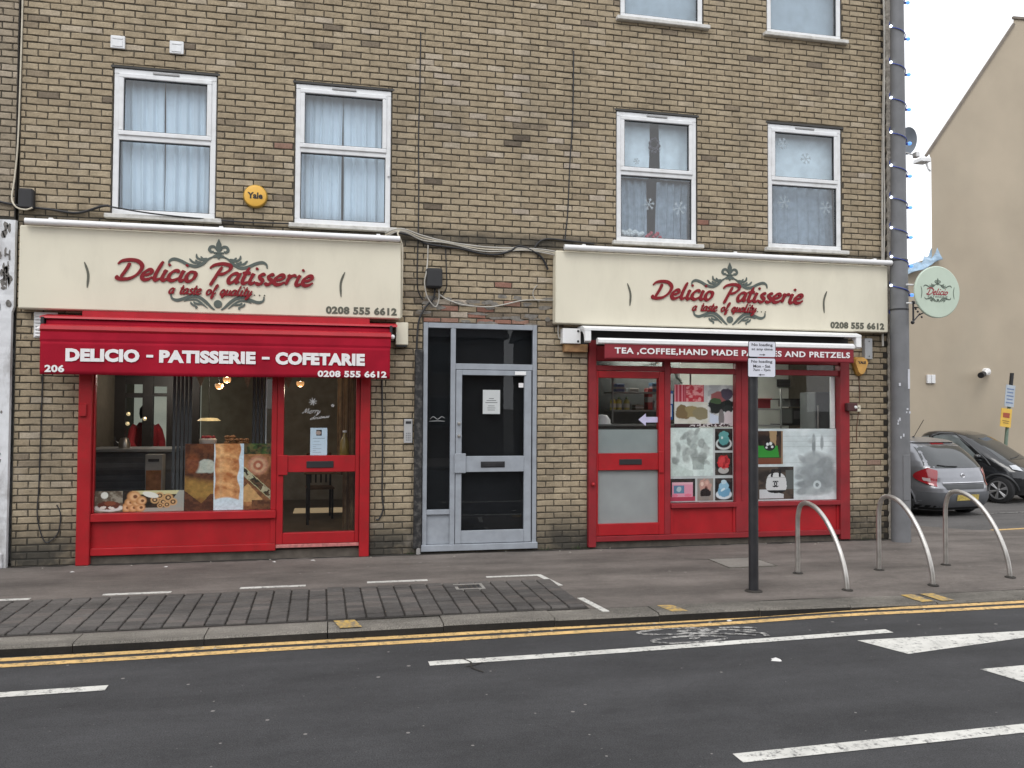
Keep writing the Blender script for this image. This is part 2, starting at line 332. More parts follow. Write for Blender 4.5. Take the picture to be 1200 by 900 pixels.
# -------- brush lettering: strokes drawn with a slanted nib, extruded off the board
SCRIPT = {
 'e': (.86, [[(.16,.44),(.42,.50),(.66,.72),(.58,.98),(.34,.96),(.08,.6),(.06,.18),(.30,-.02),(.58,.06),(.82,.30)]]),
 'l': (.58, [[(.46,1.9),(.30,1.3),(.16,.6),(.14,.12),(.30,-.02),(.54,.2)]]),
 'i': (.56, [[(.10,.80),(.26,.98),(.16,.5),(.14,.12),(.3,-.02),(.54,.22)], [(.38,1.46),(.46,1.66)]]),
 'c': (.78, [[(.66,.76),(.6,.98),(.34,.96),(.08,.6),(.06,.18),(.30,-.02),(.56,.06),(.76,.28)]]),
 'o': (.86, [[(.52,.98),(.2,.86),(.04,.45),(.12,.05),(.36,-.02),(.62,.28),(.68,.72),(.50,.99)]]),
 'a': (.92, [[(.74,.8),(.5,1.0),(.2,.82),(.04,.38),(.14,.0),(.36,.06),(.6,.45),(.76,.95),(.66,.4),(.68,.02),(.86,.18)]]),
 't': (.56, [[(.42,1.66),(.22,.8),(.16,.16),(.32,-.02),(.56,.2)], [(.02,1.02),(.3,1.08),(.60,1.08)]]),
 's': (.66, [[(.56,.86),(.42,1.0),(.22,.86),(.26,.60),(.48,.38),(.44,.06),(.22,-.04),(.02,.12)]]),
 'r': (.70, [[(.06,.84),(.22,.98),(.16,.5),(.08,0)], [(.14,.45),(.34,.86),(.56,.98),(.62,.82)]]),
 'f': (.62, [[(0,.3),(.4,.9),(.72,1.6),(.62,1.92),(.42,1.6),(.22,.5),(.08,-.5),(.2,-.7),(.34,-.3),(.36,.1),(.7,.4)]]),
 'q': (.86, [[(.7,.8),(.46,1.0),(.16,.8),(.03,.36),(.14,0),(.36,.08),(.6,.5),(.72,.98)], [(.72,.98),(.52,.2),(.38,-.62)], [(.38,-.62),(.6,-.2),(.86,.4)]]),
 'u': (.92, [[(.08,.8),(.24,.98),(.12,.4),(.16,.0),(.4,.08),(.62,.5),(.74,.98)], [(.74,.98),(.62,.4),(.68,0),(.86,.18)]]),
 'y': (.86, [[(.08,.8),(.24,.98),(.12,.4),(.16,.0),(.4,.08),(.62,.5),(.74,.98)], [(.74,.98),(.56,.2),(.3,-.5),(.06,-.7),(.0,-.5),(.3,-.2),(.9,.36)]]),
 'n': (.92, [[(0,.45),(.22,.98),(.16,.5),(.1,0)], [(.12,.3),(.4,.86),(.6,.96),(.58,.4),(.62,0),(.94,.38)]]),
 'm': (1.3, [[(0,.45),(.22,.98),(.16,.5),(.1,0)], [(.12,.3),(.36,.86),(.54,.96),(.5,.4),(.46,0)], [(.48,.3),(.74,.86),(.94,.96),(.92,.4),(.96,0),(1.3,.38)]]),
 'h': (.9, [[(0,.4),(.34,1.0),(.6,1.7),(.46,1.9),(.28,1.3),(.1,0)], [(.12,.3),(.4,.86),(.58,.9),(.56,.3),(.66,0),(.92,.38)]]),
 'D': (1.75, [[(.62,1.62),(.5,1.0),(.22,.15)], [(-.25,1.45),(.0,1.78),(.6,1.92),(1.2,1.8),(1.6,1.3),(1.45,.6),(.95,.08),(.3,-.04),(-.05,.1),(-.02,.32)]]),
 'P': (1.35, [[(.7,1.62),(.5,.9),(.3,.1),(.18,-.35)], [(-.15,1.4),(.1,1.75),(.7,1.92),(1.25,1.75),(1.3,1.35),(.95,.92),(.55,.82)]]),
 'M': (1.9, [[(0,.2),(.2,.0),(.45,.6),(.75,1.7)], [(.75,1.7),(.8,.8),(.85,.1)], [(.85,.1),(1.15,.9),(1.5,1.7)], [(1.5,1.7),(1.5,.7),(1.6,.02),(1.9,.35)]]),
 '.': (.42, [[(.1,.02),(.16,.1)]]),
 ' ': (.80, []),
}
def strokes_to_mb(strokes, mp, w, depth, nib=math.radians(38), k=5, mb=None, flat=False, y0=0.0, even=False, offs=0.0006):
    """strokes in letter units; mp maps (x, z) -> (X, Z) metres; depth metres off the board at plane y0 (towards -y)"""
    mb = mb or MB(); q = 0
    for st in strokes:
        P = [mp(*p) for p in catmull(st, k)]; n = len(P); V = []; F = []
        for i, (x, z) in enumerate(P):
            dx = P[min(i + 1, n - 1)][0] - P[max(i - 1, 0)][0]; dz = P[min(i + 1, n - 1)][1] - P[max(i - 1, 0)][1]
            L = math.hypot(dx, dz) or 1; th = math.atan2(dz, dx); nx, nz = -dz / L, dx / L
            t = i / (n - 1)
            ww = w * ((.95 if even else .52 + .48 * abs(math.sin(th - nib))))
            if even != 'flat': ww *= min(1, .35 + 2.6 * min(t, 1 - t)) if even else min(1, .55 + 4 * min(t, 1 - t))
            yf = y0 - depth - q - .0012 * t
            V += [(x + nx * ww, yf, z + nz * ww), (x - nx * ww, yf, z - nz * ww), (x + nx * ww, y0, z + nz * ww), (x - nx * ww, y0, z - nz * ww)]
        for i in range(n - 1):
            a = i * 4; b = a + 4
            F += [(a, a + 1, b + 1, b), (a, b, b + 2, a + 2), (a + 1, a + 3, b + 3, b + 1)]
        e = (n - 1) * 4; F += [(0, 2, 3, 1), (e, e + 1, e + 3, e + 2)]
        mb.add(V, F); q += offs
    return mb
def script_text(txt, x0, x1, zb, xh, w, depth, y0, slant=.22, gap=0.0, rise=0.0, mb=None, nib=math.radians(38)):
    tot = sum(SCRIPT[c][0] + gap for c in txt); sx = (x1 - x0) / tot; cur = 0; mb = mb or MB()
    for c in txt:
        adv, st = SCRIPT[c]
        mp = lambda x, z, cur=cur: (x0 + (cur + x) * sx + z * xh * slant, zb + z * xh + rise * ((cur + x) * sx))
        strokes_to_mb(st, mp, w, depth, nib, mb=mb, y0=y0); cur += adv + gap
    return mb
def text_mesh(txt, x0, x1, z0, z1, y, depth=.003, bold=0.0, name='lettering', space=1.0, word=1.0):
    """sans lettering from Blender's built-in font, fitted into a rectangle of the plane y, facing -y"""
    cu_ = bpy.data.curves.new('txt', 'FONT'); cu_.body = txt; cu_.size = 1; cu_.extrude = .05; cu_.offset = bold; cu_.resolution_u = 3
    cu_.space_character = space; cu_.space_word = word
    o = bpy.data.objects.new('txt', cu_); COL.objects.link(o)
    bpy.context.view_layer.update()
    me = bpy.data.meshes.new_from_object(o.evaluated_get(bpy.context.evaluated_depsgraph_get()))
    bpy.data.objects.remove(o); bpy.data.curves.remove(cu_)
    co = np.empty(len(me.vertices) * 3); me.vertices.foreach_get('co', co); co = co.reshape(-1, 3)
    mn, mx = co.min(0), co.max(0)
    X = x0 + (co[:, 0] - mn[0]) / (mx[0] - mn[0]) * (x1 - x0); Z = z0 + (co[:, 1] - mn[1]) / (mx[1] - mn[1]) * (z1 - z0)
    Y = y - depth * (co[:, 2] > 0)
    me.vertices.foreach_set('co', np.stack([X, Y, Z], 1).ravel()); me.name = name; me.update()
    return me

def split_obj(name, me, material, parent, **k):
    """every loose piece of a mesh becomes a part of its own (letters, digits)"""
    if isinstance(me, MB): me = me.mesh(name, False)
    bm = bmesh.new(); bm.from_mesh(me); seen = set(); out = []
    for v in bm.verts:
        if v.index in seen: continue
        st, comp = [v], []; seen.add(v.index)
        while st:
            w = st.pop(); comp.append(w)
            for e in w.link_edges:
                o_ = e.other_vert(w)
                if o_.index not in seen: seen.add(o_.index); st.append(o_)
        out.append(comp)
    for comp in out:
        ids = {v.index: i for i, v in enumerate(comp)}; fs = {f for v in comp for f in v.link_faces}
        mb = MB(); mb.add([v.co[:] for v in comp], [[ids[q.index] for q in f.verts] for f in fs]); obj(name, mb, material, parent, **k)
    bm.free()
def script_letters(txt, x0, x1, zb, xh, w, depth, y0, material, parent, slant=.22, nib=math.radians(38), name='letter', yst=.0004):
    tot = sum(SCRIPT[c][0] for c in txt); sx = (x1 - x0) / tot; cur = 0
    for i, c in enumerate(txt):
        adv, st = SCRIPT[c]
        if st:
            mp = lambda x, z, cur=cur: (x0 + (cur + x) * sx + z * xh * slant, zb + z * xh)
            obj(name, strokes_to_mb(st, mp, w, depth + yst * i, nib, y0=y0), material, parent, normals=True)
        cur += adv

# -------- flat prints: a fine sheet whose cells are coloured by a small painter (posters, cake photographs)
class Pic:
    def __init__(s, nx, ny, bg):
        s.nx, s.ny = nx, ny; s.a = np.ones((ny, nx, 3)) * np.array(srgb(*bg)[:3])
        s.X, s.Y = np.meshgrid((np.arange(nx) + .5) / nx, (np.arange(ny) + .5) / ny)
    def noise(s, sc, seed=0):
        r = np.random.default_rng(seed); out = np.zeros((s.ny, s.nx)); amp = 1; tot = 0
        for o in range(3):
            g = r.random((int(sc * 2 ** o) + 3, int(sc * 2 ** o) + 3)); u = s.X * sc * 2 ** o; v = s.Y * sc * 2 ** o
            i = u.astype(int); j = v.astype(int); fu = u - i; fv = v - j; fu = fu * fu * (3 - 2 * fu); fv = fv * fv * (3 - 2 * fv)
            out += amp * ((g[j, i] * (1 - fu) + g[j, i + 1] * fu) * (1 - fv) + (g[j + 1, i] * (1 - fu) + g[j + 1, i + 1] * fu) * fv); tot += amp; amp *= .55
        return out / tot
    def put(s, mask, col, soft=1.0):
        k = np.clip(mask, 0, 1)[..., None] * soft; s.a = s.a * (1 - k) + np.array(srgb(*col)[:3]) * k; return s
    def rect(s, x0, x1, y0, y1, col, soft=1.0): return s.put(((s.X >= x0) & (s.X <= x1) & (s.Y >= y0) & (s.Y <= y1)).astype(float), col, soft)
    def ell(s, cx, cy, rx, ry, col, rot=0, soft=1.0, edge=.12, rag=0.0, seed=0):
        c, d = math.cos(rot), math.sin(rot); x = (s.X - cx) * c + (s.Y - cy) * d; y = -(s.X - cx) * d + (s.Y - cy) * c
        q = np.sqrt((x / rx) ** 2 + (y / ry) ** 2)
        if rag: q = q + rag * (s.noise(9, seed) - .5)
        return s.put((1 - q) / edge + .5, col, soft)
    def ring(s, cx, cy, r, w, col, asp=1.0, gap=None):
        q = np.sqrt((s.X - cx) ** 2 + ((s.Y - cy) * asp) ** 2); mk = (np.abs(q - r) < w).astype(float)
        if gap is not None: mk *= ((s.X - cx) * gap < r * .55)
        return s.put(mk, col)
    def mottle(s, amp, sc, seed=1):
        s.a = np.clip(s.a * (1 + amp * (s.noise(sc, seed)[..., None] - .5) * 2), 0, 1); return s
    def tex(s, c1, c2, sc, seed=1, mask=None, lo=.4, hi=.6):
        k = np.clip((s.noise(sc, seed) - lo) / (hi - lo), 0, 1)
        cc = np.array(srgb(*c1)[:3]) * (1 - k[..., None]) + np.array(srgb(*c2)[:3]) * k[..., None]
        mk = np.ones((s.ny, s.nx)) if mask is None else mask
        s.a = s.a * (1 - mk[..., None]) + cc * mk[..., None]; return s
    def box(s, x0, x1, y0, y1): return ((s.X >= x0) & (s.X <= x1) & (s.Y >= y0) & (s.Y <= y1)).astype(float)
    def sheet(s, name, x0, x1, z0, z1, y, thick=.002):
        nx, ny = s.nx, s.ny; gx = np.linspace(x0, x1, nx + 1); gz = np.linspace(z0, z1, ny + 1)
        XX, ZZ = np.meshgrid(gx, gz); co = np.stack([XX, np.full_like(XX, y), ZZ], -1).reshape(-1, 3)
        idx = np.arange((nx + 1) * (ny + 1)).reshape(ny + 1, nx + 1)
        F = np.stack([idx[:-1, :-1], idx[:-1, 1:], idx[1:, 1:], idx[1:, :-1]], -1).reshape(-1, 4)
        me = bpy.data.meshes.new(name); me.vertices.add(len(co)); me.vertices.foreach_set('co', co.ravel())
        me.loops.add(F.size); me.loops.foreach_set('vertex_index', F.ravel().astype(np.int32))
        me.polygons.add(len(F)); me.polygons.foreach_set('loop_start', np.arange(0, F.size, 4, dtype=np.int32))
        me.update(calc_edges=True)
        at = me.attributes.new('print', 'FLOAT_COLOR', 'FACE'); c = np.ones((nx * ny, 4)); c[:, :3] = s.a.reshape(-1, 3)
        at.data.foreach_set('color', c.ravel()); return me
PRINT = attr_mat('printed_paper')
PRINT_FILM = attr_mat('printed_film', .75, .15)
def poster(name, pic, x0, x1, z0, z1, y, label, cat='poster', group=None, material=None):
    o = obj(name, pic.sheet(name, x0, x1, z0, z1, y), material or PRINT); return tag(o, label, cat, group)

# ------------------------------------------------------------------ shared materials
ASPH = (.050, .050, .052, 1)
M_road = ground_mat('road_asphalt', (.050, .050, .052), spots=.55, patch=.16, fine=.6, dens=9.0)
M_pave = ground_mat('pavement_asphalt', (.138, .121, .109), spots=.35, patch=.24, fine=.42, dens=7.0)
M_side = ground_mat('side_road_asphalt', (.12, .115, .112), spots=.2, patch=.15, fine=.3)
M_kerb = ground_mat('granite', (.155, .143, .125), patch=.3, fine=.75)
M_block = [ground_mat('paving_block_%s' % n, c, spots=.08, patch=.22, fine=.28) for n, c in (('grey', (.098, .090, .084)), ('dark', (.084, .078, .074)), ('warm', (.114, .101, .093)))]
M_joint = ground_mat('joint_grit', (.042, .038, .034), patch=.2)
M_white_paint = paint_mat('white_road_paint', (.60, .59, .55), ASPH, .85, .52)
M_worn_paint = paint_mat('worn_white_road_paint', (.40, .39, .37), ASPH, .97, .43)
M_yellow_paint = paint_mat('yellow_road_paint', (.66, .43, .17), (.10, .085, .06, 1), .8, .50)
M_yellow_worn = paint_mat('worn_yellow_paint', (.52, .34, .09), (.17, .15, .12, 1), .95, .45)
M_upvc = mat('white_plastic_frame', (.74, .75, .76), .35, var=.04, scale=8, dirt=.35, dscale=5, dcol=(.38, .37, .34, 1))
M_sill = mat('painted_stone_sill', (.60, .59, .56), .7, var=.1, scale=14, dirt=.6, dscale=9, dcol=(.25, .24, .21, 1), bump=.2)
M_cream = mat('cream_sign_board', (.71, .665, .535), .42, var=.04, scale=1.5, dirt=.30, dscale=2.6, streak=.35, dcol=(.50, .46, .36, 1))
M_red = mat('red_gloss_paint', (.35, .013, .018), .38, var=.13, scale=4, dirt=.40, dscale=9, dcol=(.20, .025, .022, 1), bump=.08, bscale=30, spec=.35)
M_red_dull = mat('faded_red_paint', (.25, .018, .024), .48, var=.15, scale=5, dirt=.45, dscale=8, spec=.35, dcol=(.16, .03, .03, 1), bump=.06, bscale=30)
M_awn = mat('red_awning_cloth', (.33, .010, .026), .85, var=.14, scale=3, dirt=.45, dscale=2.6, dcol=(.21, .01, .022, 1), bump=.35, bscale=9, spec=.12)
M_awn_metal = mat('red_awning_metal', (.40, .014, .024), .42, var=.12, spec=.35)
M_maroon = mat('maroon_awning_cloth', (.23, .018, .028), .8, var=.12, scale=4, dirt=.25, dscale=3, dcol=(.14, .012, .02, 1), bump=.1, bscale=12)
M_white_metal = mat('white_coated_metal', (.80, .80, .80), .35, var=.05, dirt=.3, dscale=6, dcol=(.35, .34, .32, 1))
M_grey_alu = mat('blue_grey_door_paint', (.30, .325, .36), .5, var=.10, scale=7, dirt=.45, dscale=8, dcol=(.22, .23, .25, 1), bump=.05, bscale=30)
M_black = mat('black_plastic', (.016, .016, .018), .5)
M_blackmetal = mat('black_painted_metal', (.018, .018, .021), .42, var=.2, dirt=.15, dscale=10, dcol=(.12, .11, .10, 1))
M_letter_red = mat('raised_red_letter', (.215, .012, .018), .55, var=.08, spec=.25)
M_letter_grey = mat('grey_green_vinyl', (.085, .105, .092), .5, var=.1)
M_letter_olive = mat('dark_olive_vinyl', (.10, .10, .075), .5, var=.1)
M_white_print = mat('white_print', (.78, .76, .76), .6, var=.03)
M_black_print = mat('black_print', (.02, .02, .025), .6)
M_steel = mat('brushed_steel', (.52, .50, .47), .33, metal=.85, var=.14, scale=9, dirt=.35, dscale=10, dcol=(.20, .18, .16, 1))
M_dark_glassback = mat('dark_panel', (.050, .050, .050), .6, var=.2, scale=3)
M_wood = mat('brown_wood', (.18, .10, .05), .6, var=.3, scale=10)
M_render = mat('beige_render', (.435, .370, .282), .9, var=.07, scale=.8, dirt=.45, dscale=.5, streak=.5, dcol=(.37, .33, .26, 1), bump=.12, bscale=20)
G_up = glass_mat('upper_window_glass', (.93, .97, 1.0), refl=2.6, ior=1.5)
G_shop = glass_mat('shop_window_glass', (.96, .97, .97), refl=1.2, ior=1.5)
G_black = glass_mat('smoked_glass', (.62, .64, .66), refl=1.1, ior=1.5)
M_curtain = mat('pale_curtain', (.68, .745, .79), .9, var=.04, scale=4)

# ================================================================== THE GROUND
ROAD_Z = -0.075
def rp(p):                                # road points were measured for a surface at -0.05
    k = (1.745 - ROAD_Z) / 1.795; return (p[0] * k, -9.9 + (p[1] + 9.9) * k)
def smooth(a, b, t): t = max(0, min(1, (t - a) / (b - a))); return t * t * (3 - 2 * t)
def drop(x, y): return -.055 * smooth(3.9, 5.4, x) * smooth(-2.3, -3.2, y)       # dropped kerb at the right
# the road: one big sheet
structure('road', MB().sheet([(-400, -14.0), (400, -14.0), (400, -3.22), (-400, -3.22)], ROAD_Z), M_road)
# the ground beyond everything, out to the horizon
structure('ground', MB().sheet([(-900, -900), (900, -900), (900, 900), (-900, 900)], -.55), ground_mat('far_ground', (.12, .115, .105)))
structure('far_pavement', MB().box(-60, 60, -18, -14.01, -.55, .03), M_pave)
# pavement in front of the shops, edge curving off to the parking court on the right
pm = MB()
KY = lambda x: -2.965 + .012 * math.sin(x * 1.3) + .09 * smooth(3.4, 5.6, x)            # back edge of the kerb
xs = [-40, -20, -10] + [-5 + .4 * i for i in range(44)] + [14, 20, 40]
ys = [0, .1, .2, .3, .4, .5, .6, .7, .8, .9, 1]
def back(x): return np.interp(x, [-40, 7.25, 7.30, 8.2, 8.85, 9.5, 10.3, 12.5, 20, 40], [.3, .3, 2.7, 2.0, 1.38, .78, .74, 1.1, 2.0, 2.0])
V = []; F = []
for x in xs:
    for t in ys:
        y = KY(x) + (back(x) - KY(x)) * t
        V.append((x, y, drop(x, y) - .06 * smooth(6.5, 9.5, x) * smooth(-.5, .9, y)))
n = len(ys)
F = [(i * n + j, (i + 1) * n + j, (i + 1) * n + j + 1, i * n + j + 1) for i in range(len(xs) - 1) for j in range(n - 1)]
structure('pavement', pm.add(V, F), M_pave)
structure('side_kerb', MB().tube([(7.3, 2.72, -.09), (8.2, 2.02, -.095), (8.85, 1.40, -.10), (9.5, .80, -.11), (10.3, .76, -.11), (12.5, 1.12, -.11), (20, 2.0, -.11)], .055, 6), M_kerb)
# the parking court / side road, falling gently away
def SZ(y): return -.10 - .15 * smooth(1.2, 4.5, y)
sm = MB(); V = []; rows = [-.6, 0, .8, 1.2, 1.8, 2.4, 3, 3.6, 4.5, 9.2, 14]
for y in rows: V += [(7.2, y, SZ(y)), (60, y, SZ(y))]
sm.add(V, [(2 * i, 2 * i + 1, 2 * i + 3, 2 * i + 2) for i in range(len(rows) - 1)])
structure('side_road', sm, M_side)

# kerb: single granite stones
kerb = bpy.data.objects.new('kerb', None); COL.objects.link(kerb); kerb['kind'] = 'structure'
x = -4.62; k = 0
M_kerb_front = ground_mat('dark_kerb_front', (.022, .021, .020), patch=.3)
while x < 13:
    L = .93 + random.uniform(-.02, .02); a, b = x + .004, x + L - .004
    dz = random.uniform(-.004, .004)
    f = lambda xx, yy: drop(xx, yy) + dz
    ya, yb = KY(a), KY(b); w = .265
    c = .018
    V = []
    for xx, y0 in ((a, ya), (b, yb)):
        zt = f(xx, y0 - w)
        V += [(xx, y0, -.25), (xx, y0, f(xx, y0)), (xx, y0 - w + c, zt), (xx, y0 - w, zt - c), (xx, y0 - w - .004, -.25)]
    kf = [(0, 1, 6, 5), (1, 2, 7, 6), (2, 3, 8, 7), (3, 4, 9, 8), (4, 3, 2, 1, 0), (5, 6, 7, 8, 9)]
    ks = obj('kerb_stone', MB().add(V, kf), M_kerb, kerb); ks.data.materials.append(M_kerb_front)
    ks.data.polygons[3].material_index = 1  # front face of each stone is darker than its top
    x += L
for xa, xb in ((-60, -4.62), (x, 60)):
    obj('kerb_run', MB().box(xa, xb, (KY(8) if xa > 0 else KY(-4)) - .265, (KY(8) if xa > 0 else KY(-4)), -.25, drop(8 if xa > 0 else 0, -3.2) + .001), M_kerb, kerb)['kind'] = 'stuff'

# loading bay: stack-bonded blocks let into the pavement
bay = structure('block_paving', MB().sheet([(-5.2, KY(-4) + .002), (2.215, KY(2) + .002), (2.175, -1.76), (-5.2, -1.73)], .004), M_joint)
pitch_x, pitch_y = .1578, .1065
protos = []
for v in range(4):
    r_ = random.Random(v); c = .006
    mb = MB().box(-pitch_x / 2 + .0065, pitch_x / 2 - .0065, -pitch_y / 2 + .0055, pitch_y / 2 - .0055, -.03, .016, c)
    mb.v = [(a + r_.uniform(-.002, .002), b + r_.uniform(-.0015, .0015), z) for a, b, z in mb.v]
    protos.append(mb)
blocks = []
ncol = 46
for i in range(ncol):
    cx = 2.185 - pitch_x / 2 - i * pitch_x
    shift = random.uniform(-.02, .02)
    ytop = -1.765 + (cx) * .003
    y = ytop - pitch_y / 2
    lean = -.012
    while y > KY(cx) + pitch_y * .42:
        blocks.append((cx + (y + 1.77) * lean, y, random.uniform(-.003, .004), random.uniform(-.02, .02), random.choice((0, 0, 1, 1, 2)), random.randrange(4)))
        y -= pitch_y
# skip where the small iron cover sits
blocks = [b for b in blocks if not (1.17 < b[0] < 1.47 and -2.09 < b[1] < -1.84)]
blocks.sort(key=lambda b: (Vector((b[0], b[1], 0)) - CAM_POS).length + (9 if b[0] < -3.0 else 0))
bmeshes = {}
for b in blocks[:300]:
    key = (b[4], b[5])
    if key not in bmeshes:
        me = protos[b[5]].mesh('paving_block'); me.materials.append(M_block[b[4]]); bmeshes[key] = me
    o = bpy.data.objects.new('paving_block', bmeshes[key]); COL.objects.link(o); o.parent = bay
    o.location = (b[0], b[1], .004 + b[2]); o.rotation_euler = (random.uniform(-.006, .006), random.uniform(-.006, .006), b[3])
if blocks[300:]:
    rest = MB()
    for b in blocks[300:]: rest.add([(b[0] + p[0], b[1] + p[1], p[2] + .004 + b[2]) for p in protos[b[5]].v], protos[b[5]].f)
    obj('paving_blocks', rest, M_block[0], bay)['kind'] = 'stuff'
def cover(name, x0, x1, y0, y1, label, m, z=.012, frame=.02):
    t = thing(name, label, 'manhole cover', ((x0 + x1) / 2, (y0 + y1) / 2, 0))
    fr = MB(); fr.box(x0, x1, y0, y0 + frame, -.02, z); fr.box(x0, x1, y1 - frame, y1, -.02, z); fr.box(x0, x0 + frame, y0 + frame, y1 - frame, -.02, z); fr.box(x1 - frame, x1, y0 + frame, y1 - frame, -.02, z)
    obj('frame', fr, mat('worn_steel_edge', (.26, .25, .23), .6) if name == 'iron_cover' else M_kerb, t)
    lid = MB(); lid.box(x0 + frame + .004, x1 - frame - .004, y0 + frame + .004, y1 - frame - .004, -.02, z - .003, .003)
    lo = obj('lid', lid, m, t)
    if name == 'iron_cover':
        st = MB()
        for i in range(5):
            xx = x0 + frame + .02 + i * (x1 - x0 - 2 * frame - .04) / 4
            st.box(xx - .008, xx + .008, y0 + frame + .02, y1 - frame - .02, z - .006, z - .002)
        obj('tread_rib', st, M_blackmetal, lo)
cover('iron_cover', 1.18, 1.46, -2.085, -1.85, 'small rusty iron cover let into the block paving', mat('rusty_iron', (.05, .045, .04), .7, var=.3, dirt=.5, dscale=14, dcol=(.12, .07, .04, 1)), .022, .028)
cover('pavement_slab_cover', 4.28, 4.86, -1.50, -.97, 'pale concrete cover slab in the pavement behind the black sign pole', ground_mat('concrete', (.21, .195, .175), patch=.15), .010, .006)

# ------------------------------------------------------------------ painted markings (sheets 4 mm above the road)
def ribbon(pts, w, z, k=8, mb=None):
    P = catmull(pts, k); mb = mb or MB(); V = []
    for i, p in enumerate(P):
        a = P[max(i - 1, 0)]; b = P[min(i + 1, len(P) - 1)]; d = Vector((b[0] - a[0], b[1] - a[1])).normalized(); n_ = Vector((-d.y, d.x)) * w / 2
        zz = z(p[0], p[1]) if callable(z) else z
        V += [(p[0] + n_.x, p[1] + n_.y, zz), (p[0] - n_.x, p[1] - n_.y, zz)]
    return mb.add(V, [(2 * i, 2 * i + 1, 2 * i + 3, 2 * i + 2) for i in range(len(P) - 1)])
RZ = ROAD_Z + .004
Y1 = [(-40, -3.42), (-8, -3.42), (-2.26, -3.40), (-.53, -3.365), (.76, -3.36), (2.18, -3.335), (3.16, -3.33), (4.33, -3.27), (5.5, -3.13), (6.7, -3.04), (9, -3.0), (30, -3.1)]
Y1 = [(a, min(b, -3.29 if a > 5 else b)) for a, b in Y1]
Y1 = [rp(p_) for p_ in Y1]
structure('yellow_line', ribbon(Y1, .085, RZ), M_yellow_paint)
Y2 = [(a, b - .15) for a, b in Y1]
structure('yellow_line', ribbon(Y2, .085, RZ), M_yellow_paint)
structure('cycle_lane_line', ribbon([rp(p_) for p_ in [(.69, -4.07), (2.0, -4.045), (4.44, -3.945)]], .10, RZ), M_white_paint)
structure('lane_dash', ribbon([rp(p_) for p_ in [(-4.4, -4.27), (-2.9, -4.20), (-1.37, -4.165)]], .10, RZ), M_white_paint)
structure('lane_dash', ribbon([rp(p_) for p_ in [(2.06, -5.945), (3.84, -5.90), (6.1, -5.84)]], .11, RZ), M_white_paint)
structure('hump_triangle', MB().sheet([rp(p_) for p_ in [(4.01, -4.14), (4.16, -4.53), (5.9, -4.24), (5.9, -4.16)]], RZ), M_white_paint)
structure('hump_triangle', MB().sheet([rp(p_) for p_ in [(4.41, -4.94), (4.486, -5.23), (6.3, -5.02), (6.3, -4.86)]], RZ), M_white_paint)
# worn bicycle symbol
bk = MB()
def ell(cx, cy, rx, ry): return [rp(q) for q in _ell(cx, cy, rx, ry)]
def _ell(cx, cy, rx, ry): return [(cx + rx * math.cos(t * PI / 8), cy + ry * math.sin(t * PI / 8)) for t in range(17)]
ribbon(ell(2.72, -3.615, .30, .080), .045, RZ, 2, bk)
ribbon(ell(2.74, -3.86, .30, .085), .045, RZ + .0004, 2, bk)
for i, seg in enumerate([[(2.75, -3.61), (3.15, -3.65), (3.38, -3.72)], [(2.76, -3.86), (3.12, -3.64)], [(2.76, -3.86), (2.82, -3.70), (2.74, -3.62)], [(2.82, -3.70), (3.2, -3.80), (3.30, -3.86)], [(3.12, -3.60), (3.32, -3.62), (3.42, -3.67)], [(3.2, -3.72), (3.38, -3.80), (3.38, -3.90)]]):
    ribbon([rp(q) for q in seg], .045, RZ + .0008 + i * .0004, 5, bk)
structure('bicycle_symbol', bk, M_worn_paint)
# bay markings on the pavement
PZ = .004
for pts in ([(-5.2, -1.67), (-2.87, -1.65)][::1], [(-2.87, -1.645), (-2.02, -1.60)][:0],):
    pass
for a, b in (((-3.2, -1.655), (-2.62, -1.625)), ((-2.03, -1.60), (-1.44, -1.585)), ((-.83, -1.545), (-.22, -1.525)), ((.37, -1.51), (.97, -1.50))):
    structure('bay_dash', MB().box(a[0], b[0], a[1] - .030, a[1] + .030, -.002, PZ), M_white_paint)
structure('bay_corner_line', MB().zprism([(1.58, -1.50), (1.58, -1.45), (2.16, -1.45), (2.245, -2.0), (2.185, -2.0), (2.11, -1.50)], -.002, PZ), M_white_paint)
structure('bay_edge_dash', MB().zprism([(2.225, -2.56), (2.285, -2.56), (2.355, -3.08), (2.295, -3.08)], -.002, PZ + .001), M_white_paint)
for i, (x0, x1) in enumerate(((.04, .21), (2.83, 2.97), (5.36, 5.50), (5.58, 5.72))):
    zz = drop(x0, -3.1)
    V = [(x0, KY(x0) - .005, drop(x0, KY(x0)) + .0065), (x1, KY(x1) - .005, drop(x1, KY(x1)) + .0065), (x1 + .05, KY(x1) - .24, drop(x1, KY(x1) - .26) + .0065), (x0 + .05, KY(x0) - .24, drop(x0, KY(x0) - .26) + .0065)]
    structure('kerb_mark', MB().add(V, [(0, 1, 2, 3)]), M_yellow_worn)
structure('side_yellow_line', MB().add([(9.7, .70, -.052), (11.8, .93, -.052), (11.8, 1.03, -.052), (9.7, .80, -.052)], [(0, 1, 2, 3)]), M_yellow_paint)
structure('parking_bay_line', MB().add([(11.9, 3.5, SZ(3.5) + .006), (18, 4.3, SZ(4.3) + .006), (18, 4.42, SZ(4.42) + .006), (11.9, 3.6, SZ(3.6) + .006)], [(0, 1, 2, 3)]), M_worn_paint)
structure('road_crack', ribbon([rp(p_) for p_ in [(.93, -4.00), (.98, -4.10), (.97, -4.22), (1.03, -4.33)]], .014, RZ + .002, 5), M_joint)
structure('road_crack', ribbon([rp(p_) for p_ in [(1.06, -4.12), (.99, -4.17), (.93, -4.19)]], .012, RZ + .0025, 5), M_joint)
# crack-like joints in the pavement
for pts in ([(4.02, -.90), (4.30, -1.0), (4.62, -1.22)],): structure('pavement_joint', ribbon(pts, .012, .003), M_joint)

